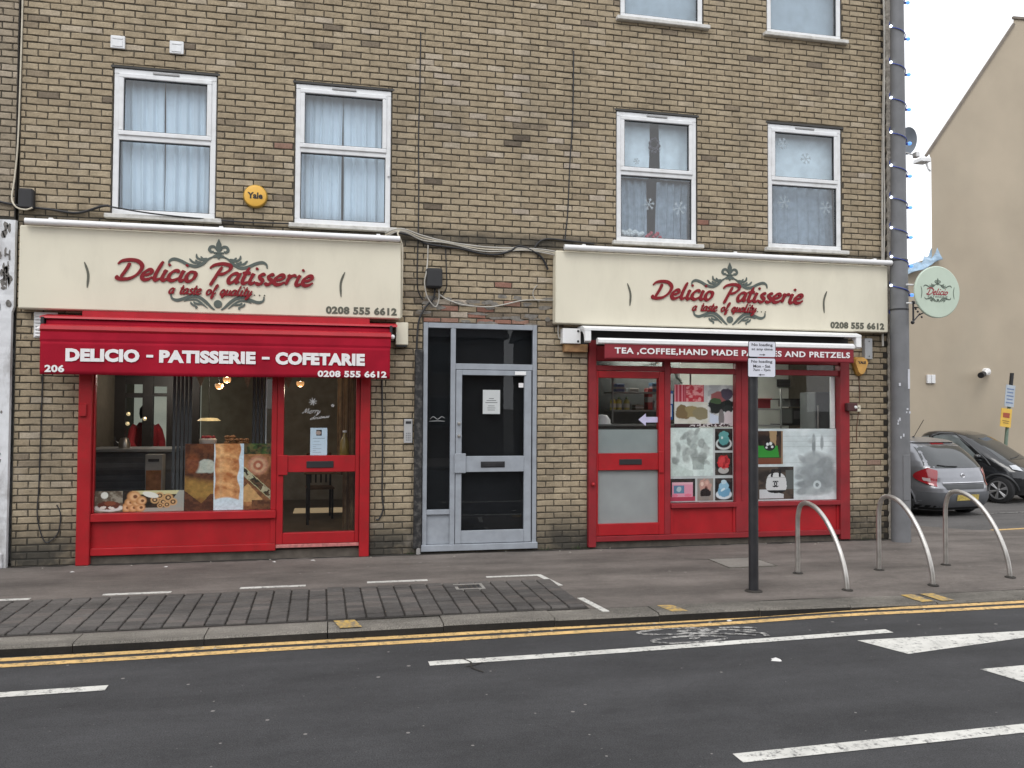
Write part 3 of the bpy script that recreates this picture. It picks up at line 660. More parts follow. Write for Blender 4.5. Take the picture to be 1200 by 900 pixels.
# ================================================================== THE BRICK BUILDING
XL, XR, ZT = -3.372, 7.455, 8.75
WIN = [(-2.414, -1.316, 3.867, 5.543), (-.445, .669, 3.867, 5.543), (3.502, 4.597, 3.855, 5.542), (5.611, 6.698, 3.869, 5.55),
       (3.549, 4.686, 6.727, 8.35), (5.602, 6.708, 6.735, 8.35)]
SHOP = [(-2.69, .452, 0.0, 2.74), (3.13, 6.765, 0.0, 2.60)]
DOOR = (1.073, 2.469, .03, 2.757)
OPEN = WIN + SHOP + [DOOR]
BC, BP = .0763, .218                    # course height, brick pitch
bld = thing('brick_building', 'yellow stock brick building with flats above two red-framed pastry shops', 'building')
def wall_cells(X0, X1, Z0, Z1, holes, ya, yb):
    xs = sorted({X0, X1, *[h[0] for h in holes if X0 < h[0] < X1], *[h[1] for h in holes if X0 < h[1] < X1]})
    zs = sorted({Z0, Z1, *[h[2] for h in holes if Z0 < h[2] < Z1], *[h[3] for h in holes if Z0 < h[3] < Z1]})
    solid = lambda i, j: 0 <= i < len(xs) - 1 and 0 <= j < len(zs) - 1 and not any(h[0] - 1e-6 <= xs[i] and xs[i + 1] <= h[1] + 1e-6 and h[2] - 1e-6 <= zs[j] and zs[j + 1] <= h[3] + 1e-6 for h in holes)
    mb = MB()
    for i in range(len(xs) - 1):
        for j in range(len(zs) - 1):
            if not solid(i, j): continue
            a, b, c, d = xs[i], xs[i + 1], zs[j], zs[j + 1]
            mb.add([(a, ya, c), (b, ya, c), (b, ya, d), (a, ya, d)], [(0, 1, 2, 3)]); mb.add([(a, yb, c), (a, yb, d), (b, yb, d), (b, yb, c)], [(0, 1, 2, 3)])
            if not solid(i - 1, j): mb.add([(a, ya, c), (a, ya, d), (a, yb, d), (a, yb, c)], [(0, 1, 2, 3)])
            if not solid(i + 1, j): mb.add([(b, ya, c), (b, yb, c), (b, yb, d), (b, ya, d)], [(0, 1, 2, 3)])
            if not solid(i, j - 1): mb.add([(a, ya, c), (a, yb, c), (b, yb, c), (b, ya, c)], [(0, 1, 2, 3)])
            if not solid(i, j + 1): mb.add([(a, ya, d), (b, ya, d), (b, yb, d), (a, yb, d)], [(0, 1, 2, 3)])
    return mb
M_mortar = brick_mat('mortar', [(0, (.080, .069, .053, 1)), (1, (.11, .097, .078, 1))])
M_brick = brick_mat('stock_brick', [(0.0, (.13, .105, .08, 1)), (.08, (.225, .183, .135, 1)), (.35, (.334, .270, .184, 1)), (.70, (.387, .318, .221, 1)), (.90, (.44, .375, .288, 1)), (.955, (.395, .335, .27, 1)), (.98, (.29, .18, .135, 1)), (1.0, (.27, .14, .105, 1))])
obj('wall', wall_cells(XL + .02, XR, -.3, ZT, OPEN, .0085, .25), M_mortar, bld, normals=False)
obj('side_wall', MB().box(XR - .25, XR - .002, .252, 9.0, -.3, ZT - .01).box(XL + .02, XL + .24, .252, 9.0, -.3, ZT - .01).box(XL + .25, XR - .26, 8.75, 8.99, -.3, ZT - .01), M_mortar, bld)
obj('roof', MB().box(XL, XR + .05, -.04, 9.05, ZT + .002, ZT + .12, .01), mat('roof_coping', (.3, .29, .27), .8), bld)
def brick_protos(wd, ht, n=8, seed=3):
    out = []; r_ = random.Random(seed)
    for _ in range(n):
        c = .0065; hx, hz = wd / 2, ht / 2
        fr = [(-hx + c, -hz + c), (0, -hz + c), (hx - c, -hz + c), (hx - c, hz - c), (0, hz - c), (-hx + c, hz - c)]
        ou = [(-hx, -hz), (0, -hz), (hx, -hz), (hx, hz), (0, hz), (-hx, hz)]
        j = lambda s_: r_.uniform(-s_, s_)
        V = [(a + j(.003), j(.0025), b + j(.0032)) for a, b in fr]; o2 = [(a + j(.004), .0045, b + j(.0036)) for a, b in ou]; V += o2; V += [(a, .03, b) for a, _, b in o2]
        F = [(0, 1, 4, 5), (1, 2, 3, 4)] + [(i, i + 6, (i + 1) % 6 + 6, (i + 1) % 6) for i in range(6)] + [(i + 6, i + 12, (i + 1) % 6 + 12, (i + 1) % 6 + 6) for i in range(6)]
        out.append((V, F))
    return out
BPROT = brick_protos(BP - .0125, BC - .0140, 14)
def brick_rects(X0, X1, Z0, Z1, holes, phase=0.0, bc=BC, bp=BP, jit=.004):
    out = []; k = 0; z = Z0
    while z + bc <= Z1 + .001:
        za, zb_ = z, z + bc
        off = phase + (k % 2) * bp / 2 + random.uniform(-jit, jit); x = X0 - bp + ((off) % bp)
        while x < X1:
            segs = [(max(x, X0), min(x + bp, X1), za, zb_)]
            for h in holes:
                ns = []
                for s_ in segs:
                    if s_[1] <= h[0] or s_[0] >= h[1] or s_[3] <= h[2] + .004 or s_[2] >= h[3] - .004: ns.append(s_); continue
                    if s_[0] < h[0] - .02: ns.append((s_[0], h[0], s_[2], s_[3]))
                    if s_[1] > h[1] + .02: ns.append((h[1], s_[1], s_[2], s_[3]))
                    xa, xb = max(s_[0], h[0]), min(s_[1], h[1])
                    if xb - xa > .03:
                        if s_[2] < h[2] - .02: ns.append((xa, xb, s_[2], h[2]))
                        if s_[3] > h[3] + .02: ns.append((xa, xb, h[3], s_[3]))
                segs = ns
            for s_ in segs:
                if s_[1] - s_[0] > .03: out.append(s_)
            x += bp
        z += bc; k += 1
    return out
def hidden(cx, cz):                     # behind a sign board, awning or the kit on the wall
    return (-3.3 < cx < .82 and 2.05 < cz < 3.72) or (2.66 < cx < 7.3 and 2.35 < cz < 3.7)
def tint_for(cx, cz):
    t = min(.94, max(0, random.gauss(.52, .145)))
    q_ = random.random()
    if q_ < .004: t = random.uniform(.97, 1.0)
    elif q_ < .022: t = random.uniform(.0, .14)
    if 1.0 < cx < 2.7 and 2.75 < cz < 3.03: t = random.choice((.05, .2, .95, .985, .5, .02, 1.0))
    if 5.5 > cz > 3.9 and 2.2 < cx < 3.3 and random.random() < .10: t = random.uniform(.92, .96)
    if 0.9 < cx < 2.3 and 4.7 < cz < 6.2 and random.random() < .28: t = random.uniform(.88, .955)
    return t
def lay_bricks(rects, parent, material, prots, bc, bp, nmax, label=None, y=0.0, wd=None):
    full = [r for r in rects if abs(r[1] - r[0] - bp) < .012 and abs(r[3] - r[2] - bc) < .004 and not hidden((r[0] + r[1]) / 2, (r[2] + r[3]) / 2)]
    def score(r):
        c = Vector(((r[0] + r[1]) / 2, 0, (r[2] + r[3]) / 2)) - CAM_POS
        d = c.length; v = c.dot(cf); u = 600 + 971 * c.dot(cr) / v; w_ = 450 - 971 * c.dot(cu) / v
        return d ** 3 / 9.9 + (0 if (0 < u < 1200 and 0 < w_ < 900) else 1e6)
    full.sort(key=score); single = set(full[:nmax]); cache = {}
    ME = []
    for V, Fc in prots:
        me = bpy.data.meshes.new('brick'); me.from_pydata(V, [], Fc); me.update(); me.materials.append(material); ME.append(me)
    mb = MB(); T = []
    for r in rects:
        cx, cz = (r[0] + r[1]) / 2, (r[2] + r[3]) / 2; t = tint_for(cx, cz); k = random.randrange(len(prots)); dy = random.uniform(-.003, .002)
        if r in single:
            o = bpy.data.objects.new('brick', ME[k]); COL.objects.link(o); o.parent = parent; o.location = (cx, y + dy, cz)
            o.rotation_euler = (0, random.uniform(-.006, .006), 0); o['tint'] = float(t)
        else:
            sx = (r[1] - r[0] - .0115) / (bp - .0115); sz = max(.1, (r[3] - r[2] - .0125) / (bc - .0125))
            mb.add([(cx + p[0] * sx, y + dy + p[1], cz + p[2] * sz) for p in prots[k][0]], prots[k][1]); T += [t] * len(prots[k][1])
    me = mb.mesh('bricks', normals=False); me.materials.append(material)
    at = me.attributes.new('tint', 'FLOAT', 'FACE'); at.data.foreach_set('value', T)
    o = bpy.data.objects.new('bricks', me); COL.objects.link(o); o.parent = parent; o['kind'] = 'stuff'
holesB = [(h[0] - .004, h[1] + .004, h[2] - .004, h[3] + .004) for h in OPEN]
toothed = 7.375
rects = brick_rects(XL + .025, toothed, .0, ZT - .01, holesB, phase=.05)
# the right end is toothed: every other course stops short of the corner strip
rects2 = []
k_ = 0
for r in rects:
    row = int(round(r[2] / BC))
    if r[1] > toothed - .001 and row % 2 == 0: r = (r[0], toothed - .055, r[2], r[3])
    if r[1] - r[0] > .03: rects2.append(r)
lay_bricks(rects2, bld, M_brick, BPROT, BC, BP, 300)
# pale rough strip of cement at the corner
V = []; F = []; N = 230
for i in range(N + 1):
    z = ZT * i / N
    for xx, yy in ((toothed + .012, .012), (toothed + .014, -.012), (XR + .004, -.014), (XR + .006, .05)):
        V.append((xx + random.uniform(-.005, .005) + .006 * math.sin(z * 41), yy + random.uniform(-.005, .003), z))
F = [(i * 4 + j, i * 4 + j + 1, i * 4 + j + 5, i * 4 + j + 4) for i in range(N) for j in range(3)]
obj('corner_strip', MB().add(V, F), mat('corner_cement', (.44, .40, .34), .95, var=.25, scale=30, bump=.6, bscale=40, dirt=.3, dscale=12, dcol=(.2, .18, .15, 1)), bld)
tg = MB(); k_ = 0
while k_ * BC < ZT - .1:
    z_ = k_ * BC
    if k_ % 2 == 0: tg.xprism([(-.002, z_ + .012), (-.002, z_ + BC - .006), (.012, z_ + BC - .004), (.012, z_ + .010)], toothed - .052, toothed + .008)
    k_ += 1
obj('toothing_shade', tg, mat('painted_gap_shade', (.035, .030, .025), .95), bld)['kind'] = 'stuff'  # solid dark blocks stand in for the shade inside open toothing
# rough cement smear above the flats' door
sme = MB(); 
for _ in range(34):
    cx, cz = random.uniform(1.0, 2.66), random.choice((2.79, 2.86, 2.93, 3.0, 3.08)) + random.uniform(-.03, .03); rx, rz = random.uniform(.03, .14), random.uniform(.012, .035)
    n_ = 9; ph = [random.uniform(.6, 1.1) for _ in range(n_)]
    pl = [(cx + rx * ph[i] * math.cos(2 * PI * i / n_), cz + rz * ph[i] * math.sin(2 * PI * i / n_)) for i in range(n_)]
    yy = random.uniform(-.006, -.002); sme.yprism(pl, yy, .02)
CP = obj('cement_patch', sme, mat('old_cement', (.19, .175, .155), .95, var=.3, scale=20, bump=.6, bscale=35), bld); CP['kind'] = 'stuff'

# ---------------------------------------------------- sash-look plastic windows
def ring_frame(mb, x0, x1, z0, z1, w, ya, yb, c=.006):
    mb.box(x0, x1, ya, yb, z1 - w, z1, c); mb.box(x0, x1, ya, yb, z0, z0 + w, c)
    mb.box(x0, x0 + w, ya + .001, yb, z0 + w - .002, z1 - w + .002, c); mb.box(x1 - w, x1, ya + .001, yb, z0 + w - .002, z1 - w + .002, c)
M_gasket = mat('rubber_gasket', (.03, .032, .035), .6)
win_labels = []
for i, (x0, x1, z0, z1) in enumerate(WIN):
    zt = z0 + (z1 - z0) * .525
    mb = MB(); ring_frame(mb, x0 + .004, x1 - .004, z0 + .004, z1 - .022, .062, .012, .075)
    mb.box(x0 + .06, x1 - .06, .016, .075, zt - .030, zt + .030, .006)
    w = obj('window', mb, M_upvc, bld)
    s = MB(); ring_frame(s, x0 + .055, x1 - .055, zt + .022, z1 - .075, .052, -.002, .06, .007)
    obj('sash', s, M_upvc, w)
    g = MB(); ring_frame(g, x0 + .1065, x1 - .1065, zt + .0735, z1 - .1265, .008, .0135, .05, 0); ring_frame(g, x0 + .0665, x1 - .0665, z0 + .0665, zt - .0305, .008, .028, .06, 0)
    obj('gasket', g, M_gasket, w)
    obj('pane', MB().box(x0 + .107, x1 - .107, .030, .036, zt + .074, z1 - .127), G_up, w)
    obj('pane', MB().box(x0 + .067, x1 - .067, .042, .048, z0 + .067, zt - .031), G_up, w)
    cx = (x0 + x1) / 2
    obj('trickle_vent', MB().box(cx - .14, cx + .14, -.004, .03, z1 - .062, z1 - .040, .003), mat('vent_grey', (.35, .35, .35), .5), w)
    obj('sill', MB().box(x0 - .06, x1 + .075, -.065, .06, z0 - .050, z0 + .002, .008), M_sill, w)
    obj('lintel', MB().box(x0 - .03, x1 + .03, -.003, .02, z1 - .018, z1 + .006, 0), mat('dark_lead', (.06, .058, .055), .8), w)
    if i == 1: obj('handle', MB().box(x1 - .040, x1 - .015, -.014, .014, z0 + .62, z0 + .74, .004), M_upvc, w)
    # dark room behind each window
    R = MB(); X0, X1, Z0, Z1, D = x0 - .35, x1 + .35, z0 - .5, z1 + .25, 2.6
    R.add([(X0, .26, Z0), (X1, .26, Z0), (X1, D, Z0), (X0, D, Z0), (X0, .26, Z1), (X1, .26, Z1), (X1, D, Z1), (X0, D, Z1)], [(0, 1, 2, 3), (4, 7, 6, 5), (0, 3, 7, 4), (1, 5, 6, 2), (3, 2, 6, 7)])
    obj('room', R, mat('dim_room_wall', (.30, .28, .26), .9), bld, normals=False)
def curtain(x0, x1, z0, z1, y, label, folds=7, amp=.022, m=M_curtain, seed=0, group=None, thick=.006):
    r_ = random.Random(seed); ph = [r_.uniform(0, 6) for _ in range(4)]
    def fn(u, v):
        a = math.sin(u * folds * 2 * PI + ph[0] + .5 * math.sin(v * 2 + ph[1])) + .45 * math.sin(u * folds * 3.7 * PI + ph[2])
        return (x0 + (x1 - x0) * u + .01 * math.sin(v * 3 + ph[3]), y + amp * a * (.55 + .45 * (1 - v)), z0 + (z1 - z0) * v)
    mb = MB().grid(fn, 90, 6); o = obj('curtain', mb, m, smooth='all', normals=False)
    sd_ = o.modifiers.new('thickness', 'SOLIDIFY'); sd_.thickness = thick
    return tag(o, label, 'curtain', group)
curtain(-2.40, -1.90, 3.80, 5.50, .17, 'pale blue net curtain half at the left of the first-floor window furthest left', 5, seed=1)
curtain(-1.89, -1.33, 3.80, 5.50, .18, 'pale blue net curtain half at the right of the first-floor window furthest left', 5, seed=2)
curtain(-.43, .10, 3.80, 5.50, .17, 'pale net curtain half at the left of the window beside the round yellow alarm', 6, seed=3)
curtain(.11, .65, 3.80, 5.50, .18, 'pale net curtain half at the right of the window beside the round yellow alarm', 5, seed=4)
M_lace = mat('white_lace', (.72, .77, .78), .9, var=.10, scale=9)
M_greycur = mat('grey_net', (.30, .34, .38), .9, var=.2, scale=12)
curtain(3.52, 4.0, 4.72, 5.5, .16, 'white upper blind half left of the gap in the window above the right sign', 2, .008, M_lace, 5)
curtain(4.14, 4.58, 4.72, 5.5, .16, 'white upper blind half right of the gap in the window above the right sign', 2, .008, M_lace, 6)
curtain(3.52, 3.98, 3.84, 4.7, .20, 'grey lower net left of the dark gap in the window above the right sign', 5, .015, M_greycur, 7)
curtain(4.12, 4.58, 3.84, 4.7, .20, 'grey lower net right of the dark gap in the window above the right sign', 5, .015, M_greycur, 8)
curtain(5.63, 6.68, 4.78, 5.5, .16, 'flat white blind behind the upper pane of the window nearest the lamp column', 2, .006, M_lace, 9)
curtain(5.63, 6.68, 3.84, 4.76, .19, 'grey patterned net behind the lower pane of the window nearest the lamp column', 7, .014, M_greycur, 10)
M_blindgrey = mat('grey_roller_blind', (.42, .47, .50), .8)
for (x0, x1), s_ in (((3.56, 4.67), 'above the plaster-white sticker window'), ((5.61, 6.69), 'nearest the lamp column')):
    tag(obj('roller_blind', MB().grid(lambda u, v: (x0 + (x1 - x0) * u, .16 + .004 * math.sin(u * 9), 6.74 + 1.5 * v), 10, 2), M_blindgrey, normals=False), 'grey roller blind in the second-floor window ' + ('left of the two at the top edge' if x0 < 5 else 'right of the two at the top edge'), 'blind').modifiers.new('t', 'SOLIDIFY').thickness = .004
# winter stickers on the glass
def snowflake(cx, cz, r, y, w=.008, arms=6, mb=None, side=True):
    mb = mb or MB()
    for a in range(arms):
        t = a * 2 * PI / arms + .2; c, s_ = math.cos(t), math.sin(t)
        strokes_to_mb([[(0, 0), (.5, 0), (1, 0)]], lambda p, q: (cx + r * (p * c - q * s_), cz + r * (p * s_ + q * c)), w, .001, mb=mb, y0=y, even=True, k=2)
        if side: strokes_to_mb([[(.55, 0), (.7, .12), (.85, .25)], [(.55, 0), (.7, -.12), (.85, -.25)]], lambda p, q: (cx + r * (p * c - q * s_), cz + r * (p * s_ + q * c)), w * .8, .001, mb=mb, y0=y - .0012, even=True, k=2)
    return mb
for cx, cz, r, l in ((3.95, 4.36, .10, 'white snowflake sticker low left in the window above the right sign'), (4.37, 4.33, .12, 'white snowflake sticker low right in the window above the right sign'), (3.78, 4.90, .05, 'small snowflake sticker in the upper pane of the window above the right sign'), (5.84, 5.28, .10, 'snowflake sticker top left in the upper pane of the window nearest the lamp column'), (6.18, 5.1, .10, 'snowflake sticker mid pane of the window nearest the lamp column'), (5.86, 4.5, .12, 'snowflake sticker left in the lower pane of the window nearest the lamp column'), (6.48, 4.46, .12, 'snowflake sticker right in the lower pane of the window nearest the lamp column')):
    tag(obj('snowflake_sticker', snowflake(cx, cz, r * .85, .029 if cz > 4.72 else .041, .0055), mat('sticker_white', (.38, .44, .48) , .7)), l, 'sticker', 'snowflake stickers on the flat windows')
wr = MB(); wr.lathe([(.055, -.006), (.075, 0), (.055, .006), (.045, 0), (.055, -.006)], (4.06, .125, 5.17), 16, 'y')
for a in range(9): wr.ball((4.06 + .065 * math.cos(a * .7), .12, 5.15 + .09 * math.sin(a * .7)), .022, 6)
tag(obj('hanging_ornament', wr, mat('dark_ornament', (.05, .04, .05), .5)), 'dark wreath-like ornament hanging in the gap of the window above the right sign', 'ornament')
rf = MB()
for a in range(7): rf.ball((3.95 + .03 * a, .10 + .01 * (a % 2), 3.95 + .025 * (a % 3)), .028, 6)
tag(obj('red_flowers', rf, mat('red_petals', (.4, .04, .06), .7)), 'small bunch of red flowers on the sill inside the window above the right sign', 'flowers')
sn = MB()
for a in range(12): sn.ball((3.62 + .035 * a * .7, .11, 3.97 + .05 * random.random()), .035, 6)
tag(obj('white_flowers', sn, mat('white_petals', (.6, .6, .58), .8)), 'white flowers along the sill inside the window above the right sign', 'flowers')

# ---------------------------------------------------- grey door to the flats
x0, x1, z0, z1 = DOOR
mb = MB(); ya, yb = -.022, .06
mb.box(x0, x0 + .052, ya, yb, z0, z1, .004); mb.box(x1 - .052, x1, ya, yb, z0, z1, .004); mb.box(x0 + .053, x1 - .053, ya + .001, yb, z1 - .062, z1 - .001, .004)
mb.box(x0 - .012, x1 + .012, ya - .03, yb, z0, z0 + .075, .005); mb.box(1.402, 1.462, ya + .001, yb, z0 + .076, z1 - .063, .004)
mb.box(1.463, x1 - .053, ya + .002, yb, 2.20, 2.272, .004); mb.box(x0 + .053, 1.401, ya + .002, yb, .462, .520, .004)
fd = obj('flats_door', mb, M_grey_alu, bld); fd['label'] = 'blue-grey framed entrance door to the flats'
obj('panel', MB().box(x0 + .054, 1.400, .012, .03, z0 + .08, .461), M_grey_alu, fd)
lf = MB(); lx0, lx1, lz0, lz1 = 1.468, 2.40, .11, 2.195
lf.box(lx0, lx0 + .072, -.028, .03, lz0, lz1, .004); lf.box(lx1 - .088, lx1, -.028, .03, lz0, lz1, .004); lf.box(lx0 + .073, lx1 - .089, -.027, .03, lz1 - .062, lz1 - .001, .004)
lf.box(lx0 + .073, lx1 - .089, -.027, .03, lz0 + .001, lz0 + .152, .004); lf.box(lx0 + .073, lx1 - .089, -.027, .03, .965, 1.155, .004)
lfo = obj('door_leaf', lf, M_grey_alu, fd)
for q in ((x0 + .054, 1.400, .522, z1 - .064), (1.464, x1 - .054, 2.274, z1 - .064), (1.542, 2.31, .264, .963), (1.542, 2.31, 1.157, 2.13)):
    obj('pane', MB().box(q[0], q[1], .004, .010, q[2], q[3]), G_black, fd)
    obj('dark_backing', MB().box(q[0] - .02, q[1] + .02, .10, .11, q[2] - .02, q[3] + .02), M_dark_glassback, fd)
obj('letter_box', MB().box(1.775, 2.07, -.034, -.026, 1.018, 1.090, .003), M_black, fd)
obj('letter_flap', MB().box(1.795, 2.05, -.040, -.034, 1.030, 1.075, .003), M_blackmetal, fd)
obj('lock_plate', MB().box(1.452, 1.590, -.052, -.029, .955, 1.19, .006), M_grey_alu, fd)
lk = MB(); lk.lathe([(0, -.02), (.017, -.018), (.020, 0)], (1.505, -.030, 1.55), 12, 'y'); lk.lathe([(0, -.02), (.017, -.018), (.020, 0)], (1.505, -.030, 1.40), 12, 'y')
obj('lock', lk, M_steel, fd)
obj('closer', MB().box(2.19, 2.33, -.036, -.028, 2.14, 2.185, .003), M_white_metal, fd)
nt_ = thing('notice', 'white paper notice taped inside the grey door to the flats', 'notice', (1.9, -.01, 1.8))
obj('paper', MB().box(1.80, 2.013, -.0005, .0022, 1.665, 1.957), mat('paper_grey', (.52, .54, .54), .8, var=.05), nt_)
li = MB()
for k, (w_, zz) in enumerate(((.06, 1.85), (.12, 1.825), (.15, 1.80), (.08, 1.76), (.10, 1.735), (.09, 1.71))): li.box(1.905 - w_ / 2, 1.905 + w_ / 2, -.0012, -.0006, zz, zz + .006)
obj('printed_line', li, M_black_print, nt_)
tag(obj('door_sticker', MB().box(2.245, 2.305, -.0015, .003, 1.99, 2.045), M_white_print), 'small white sticker at the top right corner of the grey door glass', 'sticker')
sc_ = MB(); strokes_to_mb([[(1.16, 1.60), (1.2, 1.63), (1.25, 1.60), (1.3, 1.63), (1.34, 1.61)], [(1.15, 1.575), (1.25, 1.58), (1.34, 1.575)]], lambda a, b: (a, b), .004, .0005, mb=sc_, y0=.0035, even=True)
tag(obj('scratched_graffiti', sc_, mat('scratch', (.30, .31, .31), .8)), 'scratched scrawl on the tall dark side pane left of the grey door', 'graffiti')
# black downpipe casing beside the door
t = thing('pipe_casing', 'chipped black box casing running up beside the grey door', 'pipe', (1.02, -.03, 0))
obj('casing', MB().box(.968, 1.062, -.055, .004, .07, 2.43, .008), mat('chipped_black_paint', (.016, .016, .017), .5, var=.2, dirt=.8, dscale=16, dcol=(.16, .15, .14, 1)), t)
obj('pipe_shoe', MB().tube([(1.03, -.03, .001), (1.03, -.03, .08)], .028, 10), mat('shoe_grey', (.3, .29, .28), .7), t)
# entry phone
t = thing('entry_phone', 'silver entry phone panel on the brick left of the grey door', 'intercom', (.9, -.01, 1.45))
obj('panel', MB().box(.848, .950, -.028, .0, 1.315, 1.60, .006), mat('satin_alu', (.50, .50, .50), .4, metal=.4, var=.06), t)
obj('display', MB().box(.868, .932, -.031, -.0285, 1.545, 1.575), M_black_print, t)
bt = MB()
for i in range(3):
    for j in range(4): bt.box(.872 + i * .021, .886 + i * .021, -.032, -.0285, 1.345 + j * .026, 1.362 + j * .026, .002)
obj('button', bt, mat('button_grey', (.25, .25, .26), .5), t)

# ================================================================== SHOP ONE (left)
def rail(mb, x0, x1, z0, z1, ya=-.03, yb=.06, c=.005): mb.box(x0, x1, ya, yb, z0, z1, c)
sw = empty_part('shopfront', bld); sw['label'] = 'bright red timber shopfront under the red awning'
for a, b, z0 in ((-2.688, -2.553, .0), (.337, .450, .0)): obj('post', MB().box(a, b, -.075, .06, z0, 2.70, .008), M_red, sw)
mb = MB(); rail(mb, -2.552, -.60, .468, .556, -.062); rail(mb, -2.552, -.60, .098, .178, -.045); rail(mb, -.662, -.600, .179, .467, -.028); rail(mb, -.662, -.600, .557, 2.70, -.028)
rail(mb, -2.552, -.663, 2.60, 2.70); rail(mb, -2.552, -2.535, .557, 2.599, -.01)
obj('rail', mb, M_red, sw)
obj('stall_panel', MB().box(-2.551, -.663, -.008, .03, .179, .467), M_red, sw)
obj('plinth', MB().box(-2.552, .336, .0, .06, -.02, .097), mat('dirty_plinth', (.10, .085, .07), .9, var=.3, scale=8, bump=.4), sw)
obj('pane', MB().box(-2.534, -.664, .020, .027, .557, 2.599), G_shop, sw)
dr = MB(); rail(dr, -.598, -.526, .165, 2.62, -.036); rail(dr, .288, .334, .165, 2.62, -.036); rail(dr, -.525, .287, .166, .292, -.035); rail(dr, -.525, .287, .986, 1.175, -.035); rail(dr, -.525, .287, 2.30, 2.619, -.035)
do = obj('shop_door', dr, M_red, bld); do['label'] = 'red glazed door of the left shop with a black letter box'
obj('pane', MB().box(-.524, .286, .005, .012, .293, .985), G_shop, do); obj('pane', MB().box(-.524, .286, .005, .012, 1.176, 2.299), G_shop, do)
obj('letter_box', MB().box(-.268, .038, -.045, -.0355, 1.035, 1.112, .004), M_black, do)
obj('lock_plate', MB().box(-.585, -.478, -.056, -.037, .955, 1.185, .006), M_red, do)
obj('threshold', MB().box(-.598, .335, -.05, .06, .125, .163, .004), mat('scuffed_threshold', (.45, .16, .15), .6, var=.3, scale=30), do)
tag(obj('door_entry_box', MB().box(-2.675, -2.60, -.105, -.0755, 1.62, 1.76, .008), M_red), 'small red box screwed to the left red post of the left shop', 'box')

# ---- rooms (walls, floor, ceiling)
def room(x0, x1, y0, y1, z0, z1, wall, floor, ceil):
    obj('room_wall', MB().add([(x0, y0, z0), (x0, y1, z0), (x1, y1, z0), (x1, y0, z0), (x0, y0, z1), (x0, y1, z1), (x1, y1, z1), (x1, y0, z1)], [(0, 1, 5, 4), (1, 2, 6, 5), (2, 3, 7, 6)]), wall, bld, normals=False)
    obj('room_floor', MB().add([(x0, y0, z0), (x1, y0, z0), (x1, y1, z0), (x0, y1, z0)], [(0, 1, 2, 3)]), floor, bld, normals=False)
    obj('room_ceiling', MB().add([(x0, y0, z1), (x1, y0, z1), (x1, y1, z1), (x0, y1, z1)], [(0, 1, 2, 3)]), ceil, bld, normals=False)
room(-3.30, 1.03, .26, 5.2, .10, 2.72, mat('cafe_wall', (.34, .31, .26), .8, var=.2), mat('cafe_floor', (.16, .13, .10), .5, var=.2, scale=3), mat('cafe_ceiling', (.30, .28, .25), .9))
room(2.75, 7.25, .26, 2.2, .10, 2.60, mat('kitchen_wall', (.62, .64, .58), .7, var=.06), mat('kitchen_floor', (.25, .24, .22), .5), mat('kitchen_ceiling', (.66, .67, .62), .9))

# ---- cafe inside
M_counter = mat('dark_slatted_counter', (.085, .09, .10), .5, var=.2)
t = thing('shop_counter', 'dark grey slatted counter behind the left pane of the left shop', 'counter', (-2.4, 1.7, .1))
obj('body', MB().box(-3.05, -2.0, 1.65, 2.3, .10, 1.14, .01), M_counter, t)
for k in range(11): obj('slat', MB().box(-3.04, -2.33, 1.630, 1.649, .22 + k * .08, .275 + k * .08, .004), M_counter, t)
obj('worktop', MB().box(-3.06, -1.97, 1.60, 2.34, 1.141, 1.18, .006), mat('grey_worktop', (.25, .26, .27), .4), t)
t = thing('parcel_box', 'tall pale carton with an orange front standing against the counter', 'box', (-2.2, 1.55, .1))
obj('carton', MB().box(-2.30, -2.09, 1.40, 1.60, .12, 1.12, .006), mat('carton_grey', (.32, .32, .31), .8), t)
obj('orange_face', MB().box(-2.285, -2.105, 1.395, 1.3995, .16, .92), mat('orange_print', (.36, .15, .06), .8, var=.4, scale=12), t)
obj('slot', MB().box(-2.26, -2.13, 1.392, 1.3995, 1.03, 1.065), M_black_print, t)
t = thing('glazed_partition', 'dark framed partition with two pale glazed openings at the back of the left shop', 'partition', (-2.6, 3.4, .1))
pf = MB()
for a, b in ((-3.14, -2.985), (-2.745, -2.60), (-2.405, -1.94)): pf.box(a, b, 3.34, 3.44, .10, 2.71)
pf.box(-2.984, -2.746, 3.35, 3.43, 1.86, 1.93); pf.box(-2.599, -2.406, 3.35, 3.43, 1.88, 1.93); pf.box(-2.984, -2.746, 3.35, 3.43, 2.06, 2.71); pf.box(-2.599, -2.406, 3.35, 3.43, 2.03, 2.71)
obj('frame', pf, mat('black_brown_wood', (.012, .010, .010), .6), t)
obj('back_panel', MB().box(-3.25, -2.10, 4.6, 4.62, .3, 2.5), mat('back_room_glow', (.5, .52, .46), .8, emis=(.50, .54, .46, 1), estr=.42), t)  # panel glows by itself to stand in for a lit back room
t = thing('grey_blind', 'grey vertical blind hanging just left of the middle of the left shop window', 'blind', (-1.72, .5, .1))
for k in range(5): obj('slat', MB().box(-1.82 + k * .045, -1.785 + k * .045, .49 + .006 * (k % 2), .50 + .006 * (k % 2), .60, 2.5, .003), mat('charcoal_blind', (.06, .065, .07), .7), t)
t = thing('grey_blind', 'grey vertical blind hanging at the right end of the left shop window', 'blind', (-.84, .5, .1))
for k in range(4): obj('slat', MB().box(-.92 + k * .045, -.885 + k * .045, .49 + .006 * (k % 2), .50 + .006 * (k % 2), .60, 2.5, .003), _M['charcoal_blind'], t)
obj('rail', MB().tube([(-.76, .48, .6), (-.76, .48, 2.5)], .008, 6), mat('pale_tube', (.5, .55, .55), .4), t)
t = thing('display_shelf', 'grey display shelf with cakes behind the food poster in the left shop', 'shelf', (-1.25, .9, .1))
